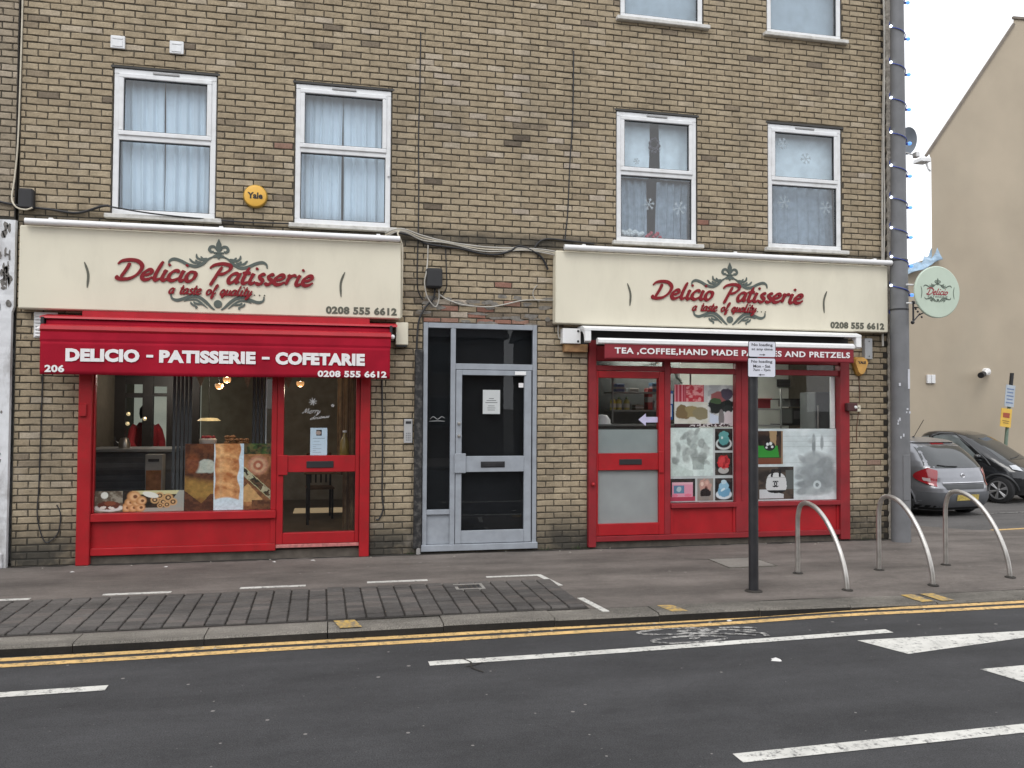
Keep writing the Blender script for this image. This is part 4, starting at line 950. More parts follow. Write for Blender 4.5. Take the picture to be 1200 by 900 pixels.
obj('shelf_top', MB().box(-1.72, -.86, .66, 1.16, 1.225, 1.262, .004), mat('shelf_grey', (.22, .24, .26), .4), t)
obj('body', MB().box(-1.70, -.88, .70, 1.14, .12, 1.224, .01), M_counter, t)
t = thing('steel_pot', 'brushed steel pot on the display shelf beside the grey blind', 'pot', (-1.52, .78, 1.1))
obj('pot', MB().lathe([(0, .262 - .26), (.10, .262 - .26), (.105, .11), (.10, .112), (.0, .112)], (-1.55, .60, 1.13), 20), M_steel, t, smooth=True)
t = thing('cream_cake', 'cream cake with a red fruit top on the display shelf', 'cake', (-1.48, .85, 1.27))
obj('sponge', MB().lathe([(0, 0), (.10, 0), (.105, .05), (.09, .068), (0, .07)], (-1.47, .85, 1.28), 20), mat('cream_icing', (.66, .58, .52), .6), t, smooth=True)
ck = MB()
for a in range(12): ck.ball((-1.47 + .07 * math.cos(a * .55) * (.4 + .6 * (a % 2)), .85 + .07 * math.sin(a * .55), 1.357), .022, 6)
obj('fruit', ck, mat('red_fruit', (.35, .02, .03), .4), t)
obj('stand', MB().lathe([(0, -.012), (.13, -.012), (.13, -.002), (0, 0)], (-1.47, .85, 1.278), 20), M_blackmetal, t)
t = thing('pastry_pile', 'pile of brown pastries on the right of the display shelf', 'pastries', (-1.15, .85, 1.27))
for k in range(12):
    cx, cy, cz = -1.24 + (k % 5) * .055 + random.uniform(-.01, .01), .80 + (k % 3) * .05, 1.29 + (k // 5) * .035
    obj('pastry', MB().ball((cx, cy, cz), (.036, .028, .022), 8), mat('baked_brown', (.28, .13, .05), .6, var=.3, scale=40), t, smooth=True)
t = thing('shaded_table_lamp', 'low glowing lamp bowl above the display shelf in the left shop', 'lamp', (-1.45, 1.6, 1.6))
obj('bowl', MB().lathe([(.0, .04), (.10, .035), (.15, .0), (.145, .0), (.0, .03)], (-1.55, 1.5, 1.55), 20), mat('warm_bowl', (.5, .42, .25), .5, emis=(1, .75, .35, 1), estr=.35), t)
obj('flex', MB().tube([(-1.55, 1.5, 1.58), (-1.55, 1.5, 2.71)], .005, 5), M_black, t)
def lamp_light(t, p, w, col=(1, .80, .58)):
    l_ = bpy.data.lights.new('lamp_light', 'POINT'); l_.energy = w; l_.color = col; l_.shadow_soft_size = .05
    o_ = bpy.data.objects.new('lamp_light', l_); COL.objects.link(o_); o_.parent = t; o_.matrix_parent_inverse = Matrix.Translation(-t.location); o_.location = p
M_bulb = mat('lit_bulb', (1, .85, .6), .4, emis=(1, .76, .48, 1), estr=14)
M_bulb_dim = mat('amber_globe', (.35, .18, .08), .2, emis=(1, .5, .2, 1), estr=.6)
for k, (x, z, l) in enumerate(((-1.277, 2.085, 'right of the pair near the top of the left shop window'), (-1.367, 2.005, 'lower left of the pair near the top of the left shop window'), (-.385, 2.045, 'seen through the top of the left shop door'))):
    t = thing('pendant_lamp', 'small lit bulb ' + l, 'lamp', (x, 1.0, 2.7), 'pendant bulbs in the left shop')
    obj('bulb', MB().ball((x, 1.0, z), .020 if k else .024, 12), M_bulb, t, smooth=True)
    obj('globe', MB().lathe([(.0, -.055), (.035, -.045), (.05, -.015), (.045, .015)], (x, 1.0, z), 14), M_bulb_dim, t)
    obj('flex', MB().tube([(x, 1.0, z + .02), (x, 1.0, 2.71)], .004, 5), M_black, t)
    lamp_light(t, (x, 1.0, z - .10), 9 if k == 0 else 5)
for k, (x, l) in enumerate(((-1.465, 'furthest left of the three, above the cakes'), (-.949, 'middle of the three, near the right blind'), (-.49, 'in the top left corner of the left shop door'))):
    tag(obj('pennant', MB().yprism([(x - .062, 2.12), (x + .062, 2.12), (x, 1.955)], .148, .152), mat('hessian', (.34, .25, .17), .9, var=.2, scale=60)), 'pointed hessian pennant ' + l, 'bunting', 'hessian pennants along the window head')
t = thing('ceiling_lamp', 'slim lit ceiling lamp at the back left of the left shop', 'lamp', (-2.35, 2.6, 2.3))
obj('tube', MB().box(-2.48, -2.20, 2.6, 2.68, 2.20, 2.215), mat('dim_tube', (.8, .75, .7), .5, emis=(1, .82, .66, 1), estr=22), t)
obj('case', MB().box(-2.95, -1.9, 2.58, 2.70, 2.216, 2.28), M_counter, t); lamp_light(t, (-2.35, 2.64, 2.12), 16, (1, .9, .78))
for k, (x, z, y) in enumerate(((-2.86, 1.62, 3.0), (-2.87, 1.48, 3.0), (-2.66, 1.55, 3.1))):
    tag(obj('glint_ornament', MB().ball((x, y, z), .03, 8), mat('gold_glint', (.7, .55, .3), .25, metal=.8, emis=(1, .8, .45, 1), estr=.5)), ['small gold bauble at the back left, upper of the two by the red post', 'small gold bauble at the back left, lower of the two by the red post', 'small gold bauble beside the dark upright at the back of the left shop'][k], 'bauble', 'gold baubles at the back of the left shop')  # slight emission puts the glint into the ball material
# timber slat wall and table seen through the left shop door
t = thing('timber_slat_wall', 'rough brown upright timber boards behind the right side of the left shop door', 'cladding', (.25, 1.0, .1))
for k in range(14):
    y = .5 + k * .24; m_ = mat('board_%s' % 'abc'[k % 3], ((.16, .10, .055), (.22, .15, .085), (.10, .065, .04))[k % 3], .7, var=.35, scale=12)
    bx_ = .085 + k * .0255
    obj('board', MB().box(bx_, bx_ + .0245, 1.30 - k * .045, 1.34 - k * .045, .85 if k < 3 else .12, 2.6, .003), m_, t)
t = thing('cafe_table', 'dark cafe table inside the left shop door', 'table', (.15, 2.2, .1))
obj('tabletop', MB().box(-.35, .60, 1.95, 2.55, .80, .83, .006), M_wood, t)
for sx in (-.30, .55):
    for sy in (2.0, 2.5): obj('leg', MB().box(sx - .02, sx + .02, sy - .02, sy + .02, .10, .799), M_blackmetal, t)
def cafe_chair(x, y, rz, label):
    t = thing('cafe_chair', label, 'chair', (x, y, .10), 'dark chairs inside the left shop'); t.rotation_euler = (0, 0, rz)
    obj('seat', MB().box(-.2, .2, -.2, .2, .43, .46, .01), M_wood, t, local=True)
    for sx in (-.17, .17):
        for sy in (-.17, .17): obj('leg', MB().box(sx - .015, sx + .015, sy - .015, sy + .015, 0, .93 if sy > 0 else .429), M_blackmetal, t, local=True)
    for k in range(4): obj('slat', MB().box(-.13 + k * .075, -.105 + k * .075, .165, .18, .50, .88), M_blackmetal, t, local=True)
    obj('top_rail', MB().box(-.185, .185, .16, .185, .885, .95, .008), M_wood, t, local=True)
cafe_chair(-.15, 2.75, .1, 'dark chair behind the cafe table, left of the two'); cafe_chair(.42, 2.8, -.15, 'dark chair behind the cafe table, right of the two')
tag(obj('floor_glow', MB().box(-.55, .45, 3.3, 3.9, .10, .108), mat('glowing_floor_strip', (.6, .45, .28), .6, emis=(1, .75, .45, 1), estr=.25)), 'glowing strip standing in for lit floor at the back seen under the cafe table', 'floor')  # emission imitates light falling on the floor at the back
t = thing('bottle', 'tall amber bottle standing behind the menu on the left shop door', 'bottle', (.11, .5, 1.15))
obj('shelf', MB().box(-.5, .30, .42, .60, 1.10, 1.125), M_wood, t)
obj('glass_body', MB().lathe([(0, 0), (.055, 0), (.06, .03), (.055, .19), (.025, .25), (.02, .30), (0, .30)], (.17, .5, 1.126), 14), mat('amber_glass', (.25, .18, .05), .2), t, smooth=True)
obj('cap', MB().lathe([(0, .30), (.026, .30), (.026, .325), (0, .325)], (.17, .5, 1.126), 12), M_white_metal, t)

# ---- shop assistant in red
def person(loc):
    t = thing('person', 'person in a red top standing with head bowed behind the dark counter', 'person', loc)
    bm = bmesh.new(); sk = bm.verts.layers.skin.verify(); R = {}
    def v(k, p, r, par=None):
        w = bm.verts.new(p); w[sk].radius = (r, r * .85) if k not in ('chest', 'belly', 'pelvis') else (r, r * .62); R[k] = w
        if par: bm.edges.new((R[par], w))
    v('pelvis', (0, 0, .92), .155); v('belly', (0, 0, 1.08), .14, 'pelvis'); v('chest', (0, .0, 1.30), .165, 'belly'); v('neck', (0, -.02, 1.46), .06, 'chest')
    v('skull', (0, -.04, 1.56), .085, 'neck'); v('crown', (0, -.035, 1.66), .088, 'skull')
    for s in (-1, 1):
        q = 'l' if s < 0 else 'r'
        v(q + 'sh', (s * .17, 0, 1.38), .065, 'chest'); v(q + 'el', (s * .25, -.05, 1.12), .046, q + 'sh'); v(q + 'wr', (s * .20, -.26, 1.02), .030, q + 'el'); v(q + 'pa', (s * .185, -.33, 1.005), .030, q + 'wr')
        for i in range(4): v(q + 'f%d' % i, (s * (.155 + .02 * i), -.375, 1.0), .010, q + 'pa'); v(q + 'g%d' % i, (s * (.155 + .02 * i), -.41 - .006 * (i in (1, 2)), .985), .008, q + 'f%d' % i)
        v(q + 'th', (s * .135, -.34, .995), .011, q + 'wr'); v(q + 'hip', (s * .09, 0, .84), .095, 'pelvis'); v(q + 'kn', (s * .10, -.02, .47), .062, q + 'hip'); v(q + 'an', (s * .10, .01, .09), .042, q + 'kn'); v(q + 'to', (s * .11, -.13, .04), .040, q + 'an')
    me = bpy.data.meshes.new('body'); bm.to_mesh(me); bm.free()
    o = bpy.data.objects.new('body', me); COL.objects.link(o); o.parent = t
    me.materials.append(mat('skin', (.36, .21, .15), .6))
    s1 = o.modifiers.new('skin', 'SKIN'); s1.use_smooth_shade = True; s2 = o.modifiers.new('sub', 'SUBSURF'); s2.levels = s2.render_levels = 2
    mr = mat('red_jumper', (.36, .02, .03), .85, var=.15)
    top = MB().grid(lambda u, v_: ((.20 - .02 * math.cos(v_ * 5)) * math.cos(2 * PI * u) * (1 - .45 * max(0, v_ - .75) / .25), .135 * math.sin(2 * PI * u) * (1 - .4 * max(0, v_ - .75) / .25), .86 + .60 * v_), 24, 12)
    obj('jumper', top, mr, t, smooth='all', local=True)
    for s in (-1, 1): obj('sleeve', MB().tube([(s * .15, 0, 1.40), (s * .20, -.0, 1.32), (s * .25, -.04, 1.14), (s * .23, -.13, 1.06), (s * .205, -.22, 1.025)], [.07, .074, .062, .055, .045], 12), mr, t, smooth=True, local=True)
    obj('hair', MB().lathe([(.092, -.10), (.108, -.02), (.102, .06), (.06, .115), (0, .125)], (0, -.012, 1.62), 18), mat('dark_hair', (.02, .014, .012), .7), t, smooth=True, local=True)
    fa = MB(); fa.ball((-.032, -.118, 1.61), .011, 6); fa.ball((.032, -.118, 1.61), .011, 6); obj('eye', fa, M_white_print, t, local=True)
    obj('nose', MB().ball((0, -.130, 1.585), (.012, .018, .02), 8), _M['skin'], t, local=True); obj('mouth', MB().ball((0, -.117, 1.545), (.024, .008, .006), 8), mat('lips', (.25, .08, .07), .5), t, local=True)
    t.rotation_euler = (0, 0, .5); return t
pp = person((-2.775, 3.75, .10)); pp.scale = (.92, .92, .95)
t = thing('water_tap', 'black kettle beside the person in red on the counter', 'kettle', (-2.66, 1.9, 1.18))
obj('kettle_body', MB().lathe([(0, 0), (.07, 0), (.075, .06), (.05, .13), (0, .14)], (-2.66, 1.9, 1.181), 16), M_steel, t, smooth=True)
obj('spout', MB().tube([(-2.72, 1.9, 1.22), (-2.77, 1.9, 1.27), (-2.78, 1.9, 1.33)], .012, 8), M_blackmetal, t)
obj('lid', MB().ball((-2.66, 1.9, 1.33), .015, 8), M_blackmetal, t)
t['category'] = 'kettle'; t.name = 'kettle'

# ---- window posters of shop one
p = Pic(46, 32, (120, 110, 98)); p.tex((150, 140, 125), (95, 80, 66), 5, 2).ell(.35, .8, .13, .16, (225, 222, 214)).ell(.5, .2, .55, .16, (215, 210, 205)).ell(.5, .32, .42, .20, (96, 48, 32), rag=.4, seed=4).ell(.55, .42, .22, .1, (130, 70, 45), rag=.4, seed=5).ell(.3, .22, .12, .07, (225, 215, 205), .3).ell(.6, .2, .12, .06, (228, 218, 208), -.3)
poster('pastry_poster', p, -2.532, -2.245, .562, .795, .031, 'small print of a chocolate dessert, bottom left corner of the left shop window')
p = Pic(120, 44, (70, 48, 30)); p.tex((60, 42, 28), (34, 26, 20), 5, 3)
p.put(((p.Y > .82) & (p.X > .15)).astype(float), (206, 196, 150)); p.put((p.X * 1 + (1 - p.Y) * .25 > .92).astype(float), (160, 158, 150)).put((p.Y < .18).astype(float) * (p.X > .3), (165, 158, 148))
for cx, cy, r in ((.06, .2, .085), (.17, .2, .085), (.28, .2, .085), (.11, .45, .08), (.22, .45, .085), (.18, .72, .11), (.30, .52, .085)):
    p.ell(cx, cy, r, r * 2.5, (196, 138, 88), edge=.3); p.ell(cx + .01, cy, r * .7, r * 1.7, (224, 176, 130), edge=.5); p.ell(cx + .02, cy, r * .32, r * .8, (120, 70, 42), edge=.5)
for cx, cy, r in ((.52, .55, .07), (.60, .75, .07), (.66, .45, .07), (.74, .65, .08), (.72, .32, .06), (.82, .45, .07), (.61, .28, .05)):
    p.ell(cx, cy, r, r * 2.5, (205, 160, 110), edge=.3); p.ell(cx, cy, r * .62, r * 1.5, (60, 34, 22), edge=.4); p.ell(cx, cy, r * .3, r * .75, (214, 175, 130), edge=.4)
p.ell(.45, .8, .10, .18, (230, 225, 215), .6)
poster('pastry_poster', p, -2.243, -1.605, .562, .795, .031, 'wide print of rolled pastries along the foot of the left shop window')
p = Pic(150, 118, (110, 60, 34)); e = p.box(0, .335, 0, 1); p.tex((96, 48, 26), (60, 28, 18), 4, 5, e)
g = np.clip((.52 - p.Y - .25 * (p.X - .1)) / .1, 0, 1) * e; p.put(g, (160, 122, 56)); p.tex((176, 140, 70), (120, 84, 40), 7, 6, np.clip(g - .2, 0, 1), .35, .65)
p.put(((p.Y < .30 - 1.0 * (p.X)) | ((p.Y < .25) & (p.X > .18) & (p.X < .335) & (p.Y < (p.X - .12) * 1.4))).astype(float) * e, (64, 34, 24))
p.put(np.clip((1 - np.sqrt(((p.X - .24) / .15) ** 2 + ((p.Y - .655) / .12) ** 2) + .5 * (p.noise(8, 9) - .5)) / .15, 0, 1) * e, (206, 216, 204))
p.put(np.clip((1 - np.sqrt(((p.X - .09) / .09) ** 2 + ((p.Y - .7) / .17) ** 2)) / .3, 0, 1) * e, (120, 58, 30))
p.tex((132, 84, 50), (84, 48, 28), 26, 31, e * .35); e2 = p.box(.335, .68, 0, 1); p.put(e2, (206, 218, 226)); le = .344 + .005 * np.sin(p.Y * 17); re_ = .630 + .010 * np.sin(p.Y * 21 + 1) + .012 * np.sin(p.Y * 9)
tt = np.clip((p.X - le) / .012, 0, 1) * np.clip((re_ - p.X) / .012, 0, 1) * np.clip((p.Y - .13 - .05 * np.sin((p.X - .3) * 9)) / .03, 0, 1) * e2
p.put(tt, (200, 136, 84)); p.tex((226, 168, 112), (176, 104, 56), 6, 8, tt * .85, .36, .64)
p.put(np.clip((p.X - .50) / .14, 0, 1) * tt * .55, (150, 84, 44)); p.put(np.clip(1 - np.abs(p.X - .41) / .05, 0, 1) * tt * .45, (240, 200, 150))
for yy_, d_ in ((.30, .03), (.50, .045), (.74, .035)):
    p.put(np.clip(1 - np.abs(p.Y - yy_ - .04 * np.sin((p.X - .3) * 13)) / d_, 0, 1) * tt * .55, (140, 76, 40)); p.put(np.clip(1 - np.abs(p.Y - yy_ - .07 - .04 * np.sin((p.X - .3) * 13)) / d_, 0, 1) * tt * .45, (238, 190, 136))
p.tex((160, 96, 52), (228, 176, 120), 26, 17, tt * .25)
p.put((p.X > .655).astype(float) * e2 * (p.Y > .35), (205, 222, 236))
e3 = p.box(.68, 1, 0, 1); p.tex((120, 74, 44), (176, 124, 80), 7, 10, e3); p.put(((p.Y > .84)).astype(float) * e3, (54, 86, 40)); p.tex((60, 96, 44), (30, 52, 28), 14, 12, ((p.Y > .84)) * e3)
for r, c in ((.13, (198, 138, 112)), (.10, (220, 176, 140)), (.065, (180, 100, 76)), (.03, (226, 190, 160))): p.put(np.clip((1 - np.sqrt(((p.X - .85) / r) ** 2 + ((p.Y - .67) / (r * 1.25)) ** 2)) / .2, 0, 1) * e3, c)
bn = (np.abs((p.Y - .40) + 1.15 * (p.X - .84)) < .075) * e3; p.put(bn, (34, 38, 26)); p.put(bn * (np.abs((p.Y - .40) + 1.15 * (p.X - .84)) > .058), (196, 192, 150)); p.put(bn * (p.noise(16, 3) > .58), (190, 190, 160))
p.put(((p.Y < .40 - 1.4 * np.abs(p.X - .73)) & (p.Y > .12)).astype(float) * e3, (214, 170, 112)); p.put(((p.Y < .14) & (p.X > .78)).astype(float) * e3, (92, 56, 34))
p.tex((58, 36, 26), (150, 104, 70), 30, 18, e3 * .30); p.mottle(.22, 36, 4)
poster('food_poster', p, -1.600, -.668, .562, 1.315, .031, 'large three-part food poster of filled pastry, crusty roll and sandwich in the left shop window')
p = Pic(40, 56, (196, 212, 226)); p.rect(.34, .68, .72, .93, (52, 50, 56)); p.ell(.48, .82, .16, .07, (170, 150, 140)).rect(.15, .85, .60, .63, (120, 132, 150)).rect(.2, .55, .5, .52, (150, 166, 182))
for k in range(6): p.rect(.14, .34 + .3 * (k % 2), .44 - k * .07, .455 - k * .07, (150, 164, 180))
poster('menu_sheet', p, -.230, -.038, 1.178, 1.495, .0140, 'white menu sheet with a dark photo stuck inside the left shop door', 'notice')
mb = script_text('Merry', -.325, -.125, 1.665, .034, .0036, .001, .0045, slant=.35)
tag(obj('window_lettering', mb, mat('window_white', (.62, .62, .62), .7)), 'white script Merry written on the glass of the left shop door', 'lettering')
mb = script_text('christmas', -.235, -.02, 1.590, .020, .0026, .001, .0045, slant=.35, rise=.12)
tag(obj('window_lettering', mb, _M['window_white']), 'white script christmas written below Merry on the left shop door', 'lettering')
tag(obj('snowflake_sticker', snowflake(-.205, 1.80, .048, .0045, .005, 8, side=False), _M['window_white']), 'larger white snowflake above the word Merry on the left shop door', 'sticker')
st = MB(); strokes_to_mb([[(.02 + .022 * math.cos(PI / 2 + a * 4 * PI / 5), 1.755 + .022 * math.sin(PI / 2 + a * 4 * PI / 5)), (.02 + .022 * math.cos(PI / 2 + (a + 1) * 4 * PI / 5), 1.755 + .022 * math.sin(PI / 2 + (a + 1) * 4 * PI / 5))] for a in range(5)], lambda a, b: (a, b), .003, .001, mb=st, y0=.0045, even=True, k=2)
tag(obj('star_sticker', st, _M['window_white']), 'small white star outline on the glass right of the snowflake on the left shop door', 'sticker')

# ================================================================== SHOP TWO (right)
sw2 = empty_part('shopfront', bld); sw2['label'] = 'faded red timber shopfront under the white awning cassette'
for a, b in ((3.130, 3.226), (4.136, 4.222), (5.124, 5.425), (6.622, 6.762)):
    obj('post', MB().box(a, b, -.060 if a in (3.130, 6.622) else -.035, .06, .151 if a > 3.2 and b < 6.7 else .02, 2.59, .007), M_red_dull, sw2)
obj('post_bead', MB().box(5.20, 5.215, -.043, -.0355, .56, 2.5, .002).box(5.33, 5.345, -.043, -.0355, .56, 2.5, .002), M_red_dull, sw2)
for a, b, c_, d_, y_ in ((4.223, 5.123, .480, .537, -.058), (5.426, 6.621, .480, .537, -.058), (4.223, 5.123, 2.19, 2.262, -.03), (5.426, 6.621, 2.19, 2.262, -.03), (4.223, 5.123, 2.335, 2.58, -.03), (5.426, 6.621, 2.335, 2.58, -.03), (3.227, 4.135, 2.215, 2.278, -.03), (3.227, 4.135, 2.335, 2.58, -.03)):
    mb = MB(); rail(mb, a, b, c_, d_, y_); obj('rail', mb, M_red_dull, sw2)
mb = MB(); rail(mb, 3.227, 6.621, .085, .150, -.052); obj('bottom_rail', mb, M_red_dull, sw2)
for a, b in ((4.223, 5.123), (5.426, 6.621)):
    obj('stall_panel', MB().box(a, b, -.006, .03, .151, .479), M_red, sw2)
    obj('panel_bead', MB().box(a + .001, a + .035, -.022, -.0065, .152, .478, .003).box(b - .035, b - .001, -.022, -.0065, .152, .478, .003), M_red, sw2)
obj('plinth', MB().box(3.14, 6.755, .0, .06, -.03, .084), _M['dirty_plinth'], sw2)
for q in ((4.224, 5.122, .538, 2.189), (5.427, 6.620, .538, 2.189), (4.224, 5.122, 2.263, 2.334), (5.427, 6.620, 2.263, 2.334), (3.228, 4.134, 2.279, 2.334)):
    obj('pane', MB().box(q[0], q[1], .020, .027, q[2], q[3]), G_shop, sw2)
dr = MB(); rail(dr, 3.228, 3.256, .155, 2.21, -.038); rail(dr, 4.063, 4.134, .155, 2.21, -.038); rail(dr, 3.257, 4.062, .156, .302, -.037); rail(dr, 3.257, 4.062, .967, 1.178, -.037); rail(dr, 3.257, 4.062, 2.122, 2.209, -.037)
d2 = obj('shop_door', dr, M_red, bld); d2['label'] = 'red door of the right shop with frosted lower panes'
obj('pane', MB().box(3.258, 4.061, .005, .012, 1.179, 2.121), G_shop, d2)
obj('frosted_pane', MB().box(3.258, 4.061, .005, .012, .303, .966), glass_mat('frosted_glass', (.6, .62, .62), 1.0, film=.72, film_col=(.58, .61, .61, 1)), d2)
obj('frosted_film', MB().box(3.259, 4.060, .0135, .0145, 1.18, 1.475), glass_mat('frosted_film', (.6, .64, .64), .3, film=.9, film_col=(.52, .57, .57, 1)), d2)
obj('letter_box', MB().box(3.53, 3.83, -.046, -.0375, 1.035, 1.105, .004), M_black, d2)
obj('lock_plate', MB().box(4.055, 4.122, -.056, -.039, .93, 1.20, .005), M_red, d2)
obj('knob', MB().ball((3.178, -.085, .80), .024, 10), M_red, sw2, smooth=True)
# arrow sticker, garlands
ar = MB().yprism([(3.80, 1.60), (3.90, 1.68), (3.90, 1.635), (4.058, 1.635), (4.058, 1.565), (3.90, 1.565), (3.90, 1.52)], .001, .0045)
tag(obj('arrow_sticker', ar, mat('lilac_paper', (.50, .48, .66), .7)), 'pale lilac arrow pointing left on the glass of the right shop door', 'sticker')
M_garland = mat('green_tinsel', (.05, .08, .05), .6, var=.4, scale=50)
def garland(pts, label):
    P = catmull(pts, 8); mb = MB()
    for p_ in P:
        for _ in range(7):
            a, b, c = random.uniform(-.03, .03), random.uniform(-.02, .02), random.uniform(-.03, .03)
            mb.tube([p_, (p_[0] + a, p_[1] + b, p_[2] + c)], .0022, 4, False)
    tag(obj('garland', mb, M_garland), label, 'garland', 'green tinsel garlands in the right shop')
garland([(3.25, .12, 2.31), (3.5, .12, 2.27), (3.7, .12, 2.25), (3.95, .12, 2.29), (4.1, .12, 2.33)], 'green tinsel garland draped behind the top light over the right shop door')
garland([(4.23, .08, 2.31), (4.31, .08, 2.24), (4.36, .08, 2.14), (4.42, .08, 2.07)], 'green tinsel garland hanging in the upper left of the middle pane of the right shop')

# posters of shop two
p = Pic(110, 84, (196, 192, 190)); p.rect(0, .5, .60, 1, (176, 44, 62)); p.put(((p.X < .18) & (p.Y > .60)) * (np.sin(p.X * 110) > .2), (214, 130, 140)); p.tex((190, 52, 66), (222, 150, 150), 14, 3, p.box(.2, .49, .60, 1), .45, .6)
p.tex((206, 200, 186), (218, 214, 206), 6, 5, p.box(0, .56, 0, .58)); p.ell(.15, .33, .12, .17, (126, 104, 72), rag=.8, seed=2).ell(.32, .36, .13, .15, (150, 132, 92), rag=.8, seed=6).ell(.46, .32, .13, .15, (140, 128, 100), rag=.8, seed=8)
p.tex((210, 208, 206), (170, 168, 168), 6, 7, p.box(.56, 1, 0, 1)); p.ell(.78, .50, .22, .17, (26, 30, 28), .3, rag=.6, seed=12).ell(.76, .72, .16, .12, (150, 84, 84), rag=.6, seed=13).ell(.9, .8, .10, .14, (74, 64, 80), rag=.5, seed=14).ell(.7, .62, .1, .07, (64, 86, 56), rag=.6, seed=9).ell(.92, .42, .09, .1, (40, 44, 42), rag=.5, seed=22)
p.put(((p.Y < .30 - .5 * (p.X - .66)) & (p.X > .60) & (p.X < .78)).astype(float), (200, 206, 222)); p.ell(.92, .18, .08, .2, (205, 190, 192)); p.ell(.8, .2, .05, .22, (120, 112, 112))
p.put(((p.Y < .07)).astype(float), (60, 36, 40)); p.put((p.Y < .09) * (p.noise(30, 3) > .55) * (p.X > .25), (210, 200, 200))
poster('gift_collage_poster', p, 4.30, 5.115, 1.51, 2.05, .034, 'collage poster of flowers, sweets and a dark bouquet at the top of the middle pane')
p = Pic(20, 40, (38, 84, 140)); p.rect(0, .6, .1, .5, (200, 205, 212)).rect(.3, .8, .55, .9, (190, 200, 214)).rect(.85, 1, 0, 1, (20, 22, 26))
poster('blue_leaflet', p, 4.228, 4.292, 1.60, 1.97, .040, 'narrow blue and white leaflet at the left edge of the middle pane')
p = Pic(90, 110, (214, 222, 218)); p.tex((220, 228, 224), (206, 216, 212), 4, 1)
r_ = random.Random(21)
for k in range(46):
    v_ = r_.random(); cx = .50 + (r_.random() - .5) * (.25 + .62 * min(1, (1 - v_) * 1.6)); cy = .95 - .68 * (1 - v_) - .02; c = r_.choice((138, 146, 154, 162, 172, 186))
    p.ell(cx, cy, r_.uniform(.05, .11), r_.uniform(.035, .08), (c, c + 5, c + 2), rot=r_.uniform(0, 3), rag=.8, seed=k, edge=.5, soft=.7)
p.put(((np.abs(p.X - .66) < .12 + .05 * p.Y) & (p.Y > .14) & (p.Y < .40)).astype(float), (134, 140, 136), .6)
p.put(((p.Y < .26 - .35 * (p.X - .1)) & (p.X < .55)).astype(float), (196, 206, 200), .7); p.mottle(.14, 22, 6)
poster('flower_poster', p, 4.228, 4.835, .875, 1.495, .032, 'large faded grey photo of flowers in the middle pane of the right shop', material=PRINT_FILM)
obj_white = mat('poster_border', (.55, .56, .56), .7)
tag(obj('poster_backing', MB().box(4.226, 5.118, .036, .038, .545, 1.497), obj_white), 'white backing sheet behind the grid of cake photos in the middle pane', 'backing sheet')
def cake_photo(kind, seed):
    q = Pic(44, 50, (50, 44, 42)); q.tex((60, 50, 46), (30, 26, 26), 4, seed)
    if kind == 'teal': q.ell(.5, .30, .46, .28, (206, 208, 206)).ell(.5, .32, .36, .2, (44, 48, 52)).ell(.5, .5, .3, .26, (88, 150, 150), rag=.3, seed=3).ell(.5, .72, .28, .15, (100, 160, 160), rag=.6, seed=4).ell(.4, .58, .06, .06, (205, 215, 210))
    if kind == 'red': q.ell(.48, .22, .3, .16, (180, 174, 170)).ell(.5, .58, .36, .3, (196, 36, 44), rag=.5, seed=5).tex((206, 60, 64), (150, 20, 30), 8, 9, (((q.X - .5) / .3) ** 2 + ((q.Y - .58) / .24) ** 2 < 1).astype(float))
    if kind == 'pink': q.rect(0, 1, 0, .2, (176, 60, 84)).put(((np.abs(q.X - .5) < .42) & (q.Y > .18) & (q.Y < .78)).astype(float), (222, 150, 170)).rect(.17, .56, .34, .7, (96, 130, 156)).ell(.36, .52, .1, .12, (176, 190, 196), rag=.6, seed=6).rect(.08, .92, .74, .84, (224, 176, 186)).ell(.2, .25, .12, .07, (226, 120, 146)).ell(.72, .26, .14, .07, (226, 120, 146))
    if kind == 'posy': q.a[:] = np.array(srgb(150, 140, 132)[:3]); q.ell(.5, .66, .40, .30, (196, 150, 138), rag=.7, seed=7).ell(.3, .75, .1, .1, (226, 196, 180)).ell(.6, .8, .1, .08, (214, 170, 156)).ell(.55, .55, .1, .1, (120, 70, 66)).ell(.5, .34, .34, .2, (38, 30, 30), rag=.4, seed=8).rect(.3, .72, 0, .2, (140, 134, 128))
    if kind == 'blue': q.ell(.5, .26, .46, .22, (216, 222, 226)).ell(.5, .4, .36, .26, (116, 164, 194), rag=.3, seed=11).ell(.5, .64, .28, .2, (150, 190, 212), rag=.4, seed=12).ell(.5, .83, .16, .1, (190, 210, 220), rag=.4, seed=13).ell(.44, .48, .14, .05, (220, 230, 234), .5)
    return q
for (kind, l), (a, b, c, d) in zip((('teal', 'photo of a teal cake on a white plate, topmost of the cake grid'), ('red', 'photo of a red rose cake below the teal cake'), ('pink', 'photo of a pink toy-shaped cake in the bottom left of the cake grid'), ('posy', 'photo of a flower posy cake between the pink and the blue cake'), ('blue', 'photo of a pale blue tiered cake in the bottom right corner of the cake grid')),
        ((4.862, 5.108, 1.205, 1.485), (4.862, 5.108, .885, 1.175), (4.235, 4.585, .56, .845), (4.615, 4.835, .56, .845), (4.862, 5.108, .56, .845))):
    poster('cake_photo', cake_photo(kind, 3), a, b, c, d, .032, l, 'poster', 'cake photos in the right shop window')
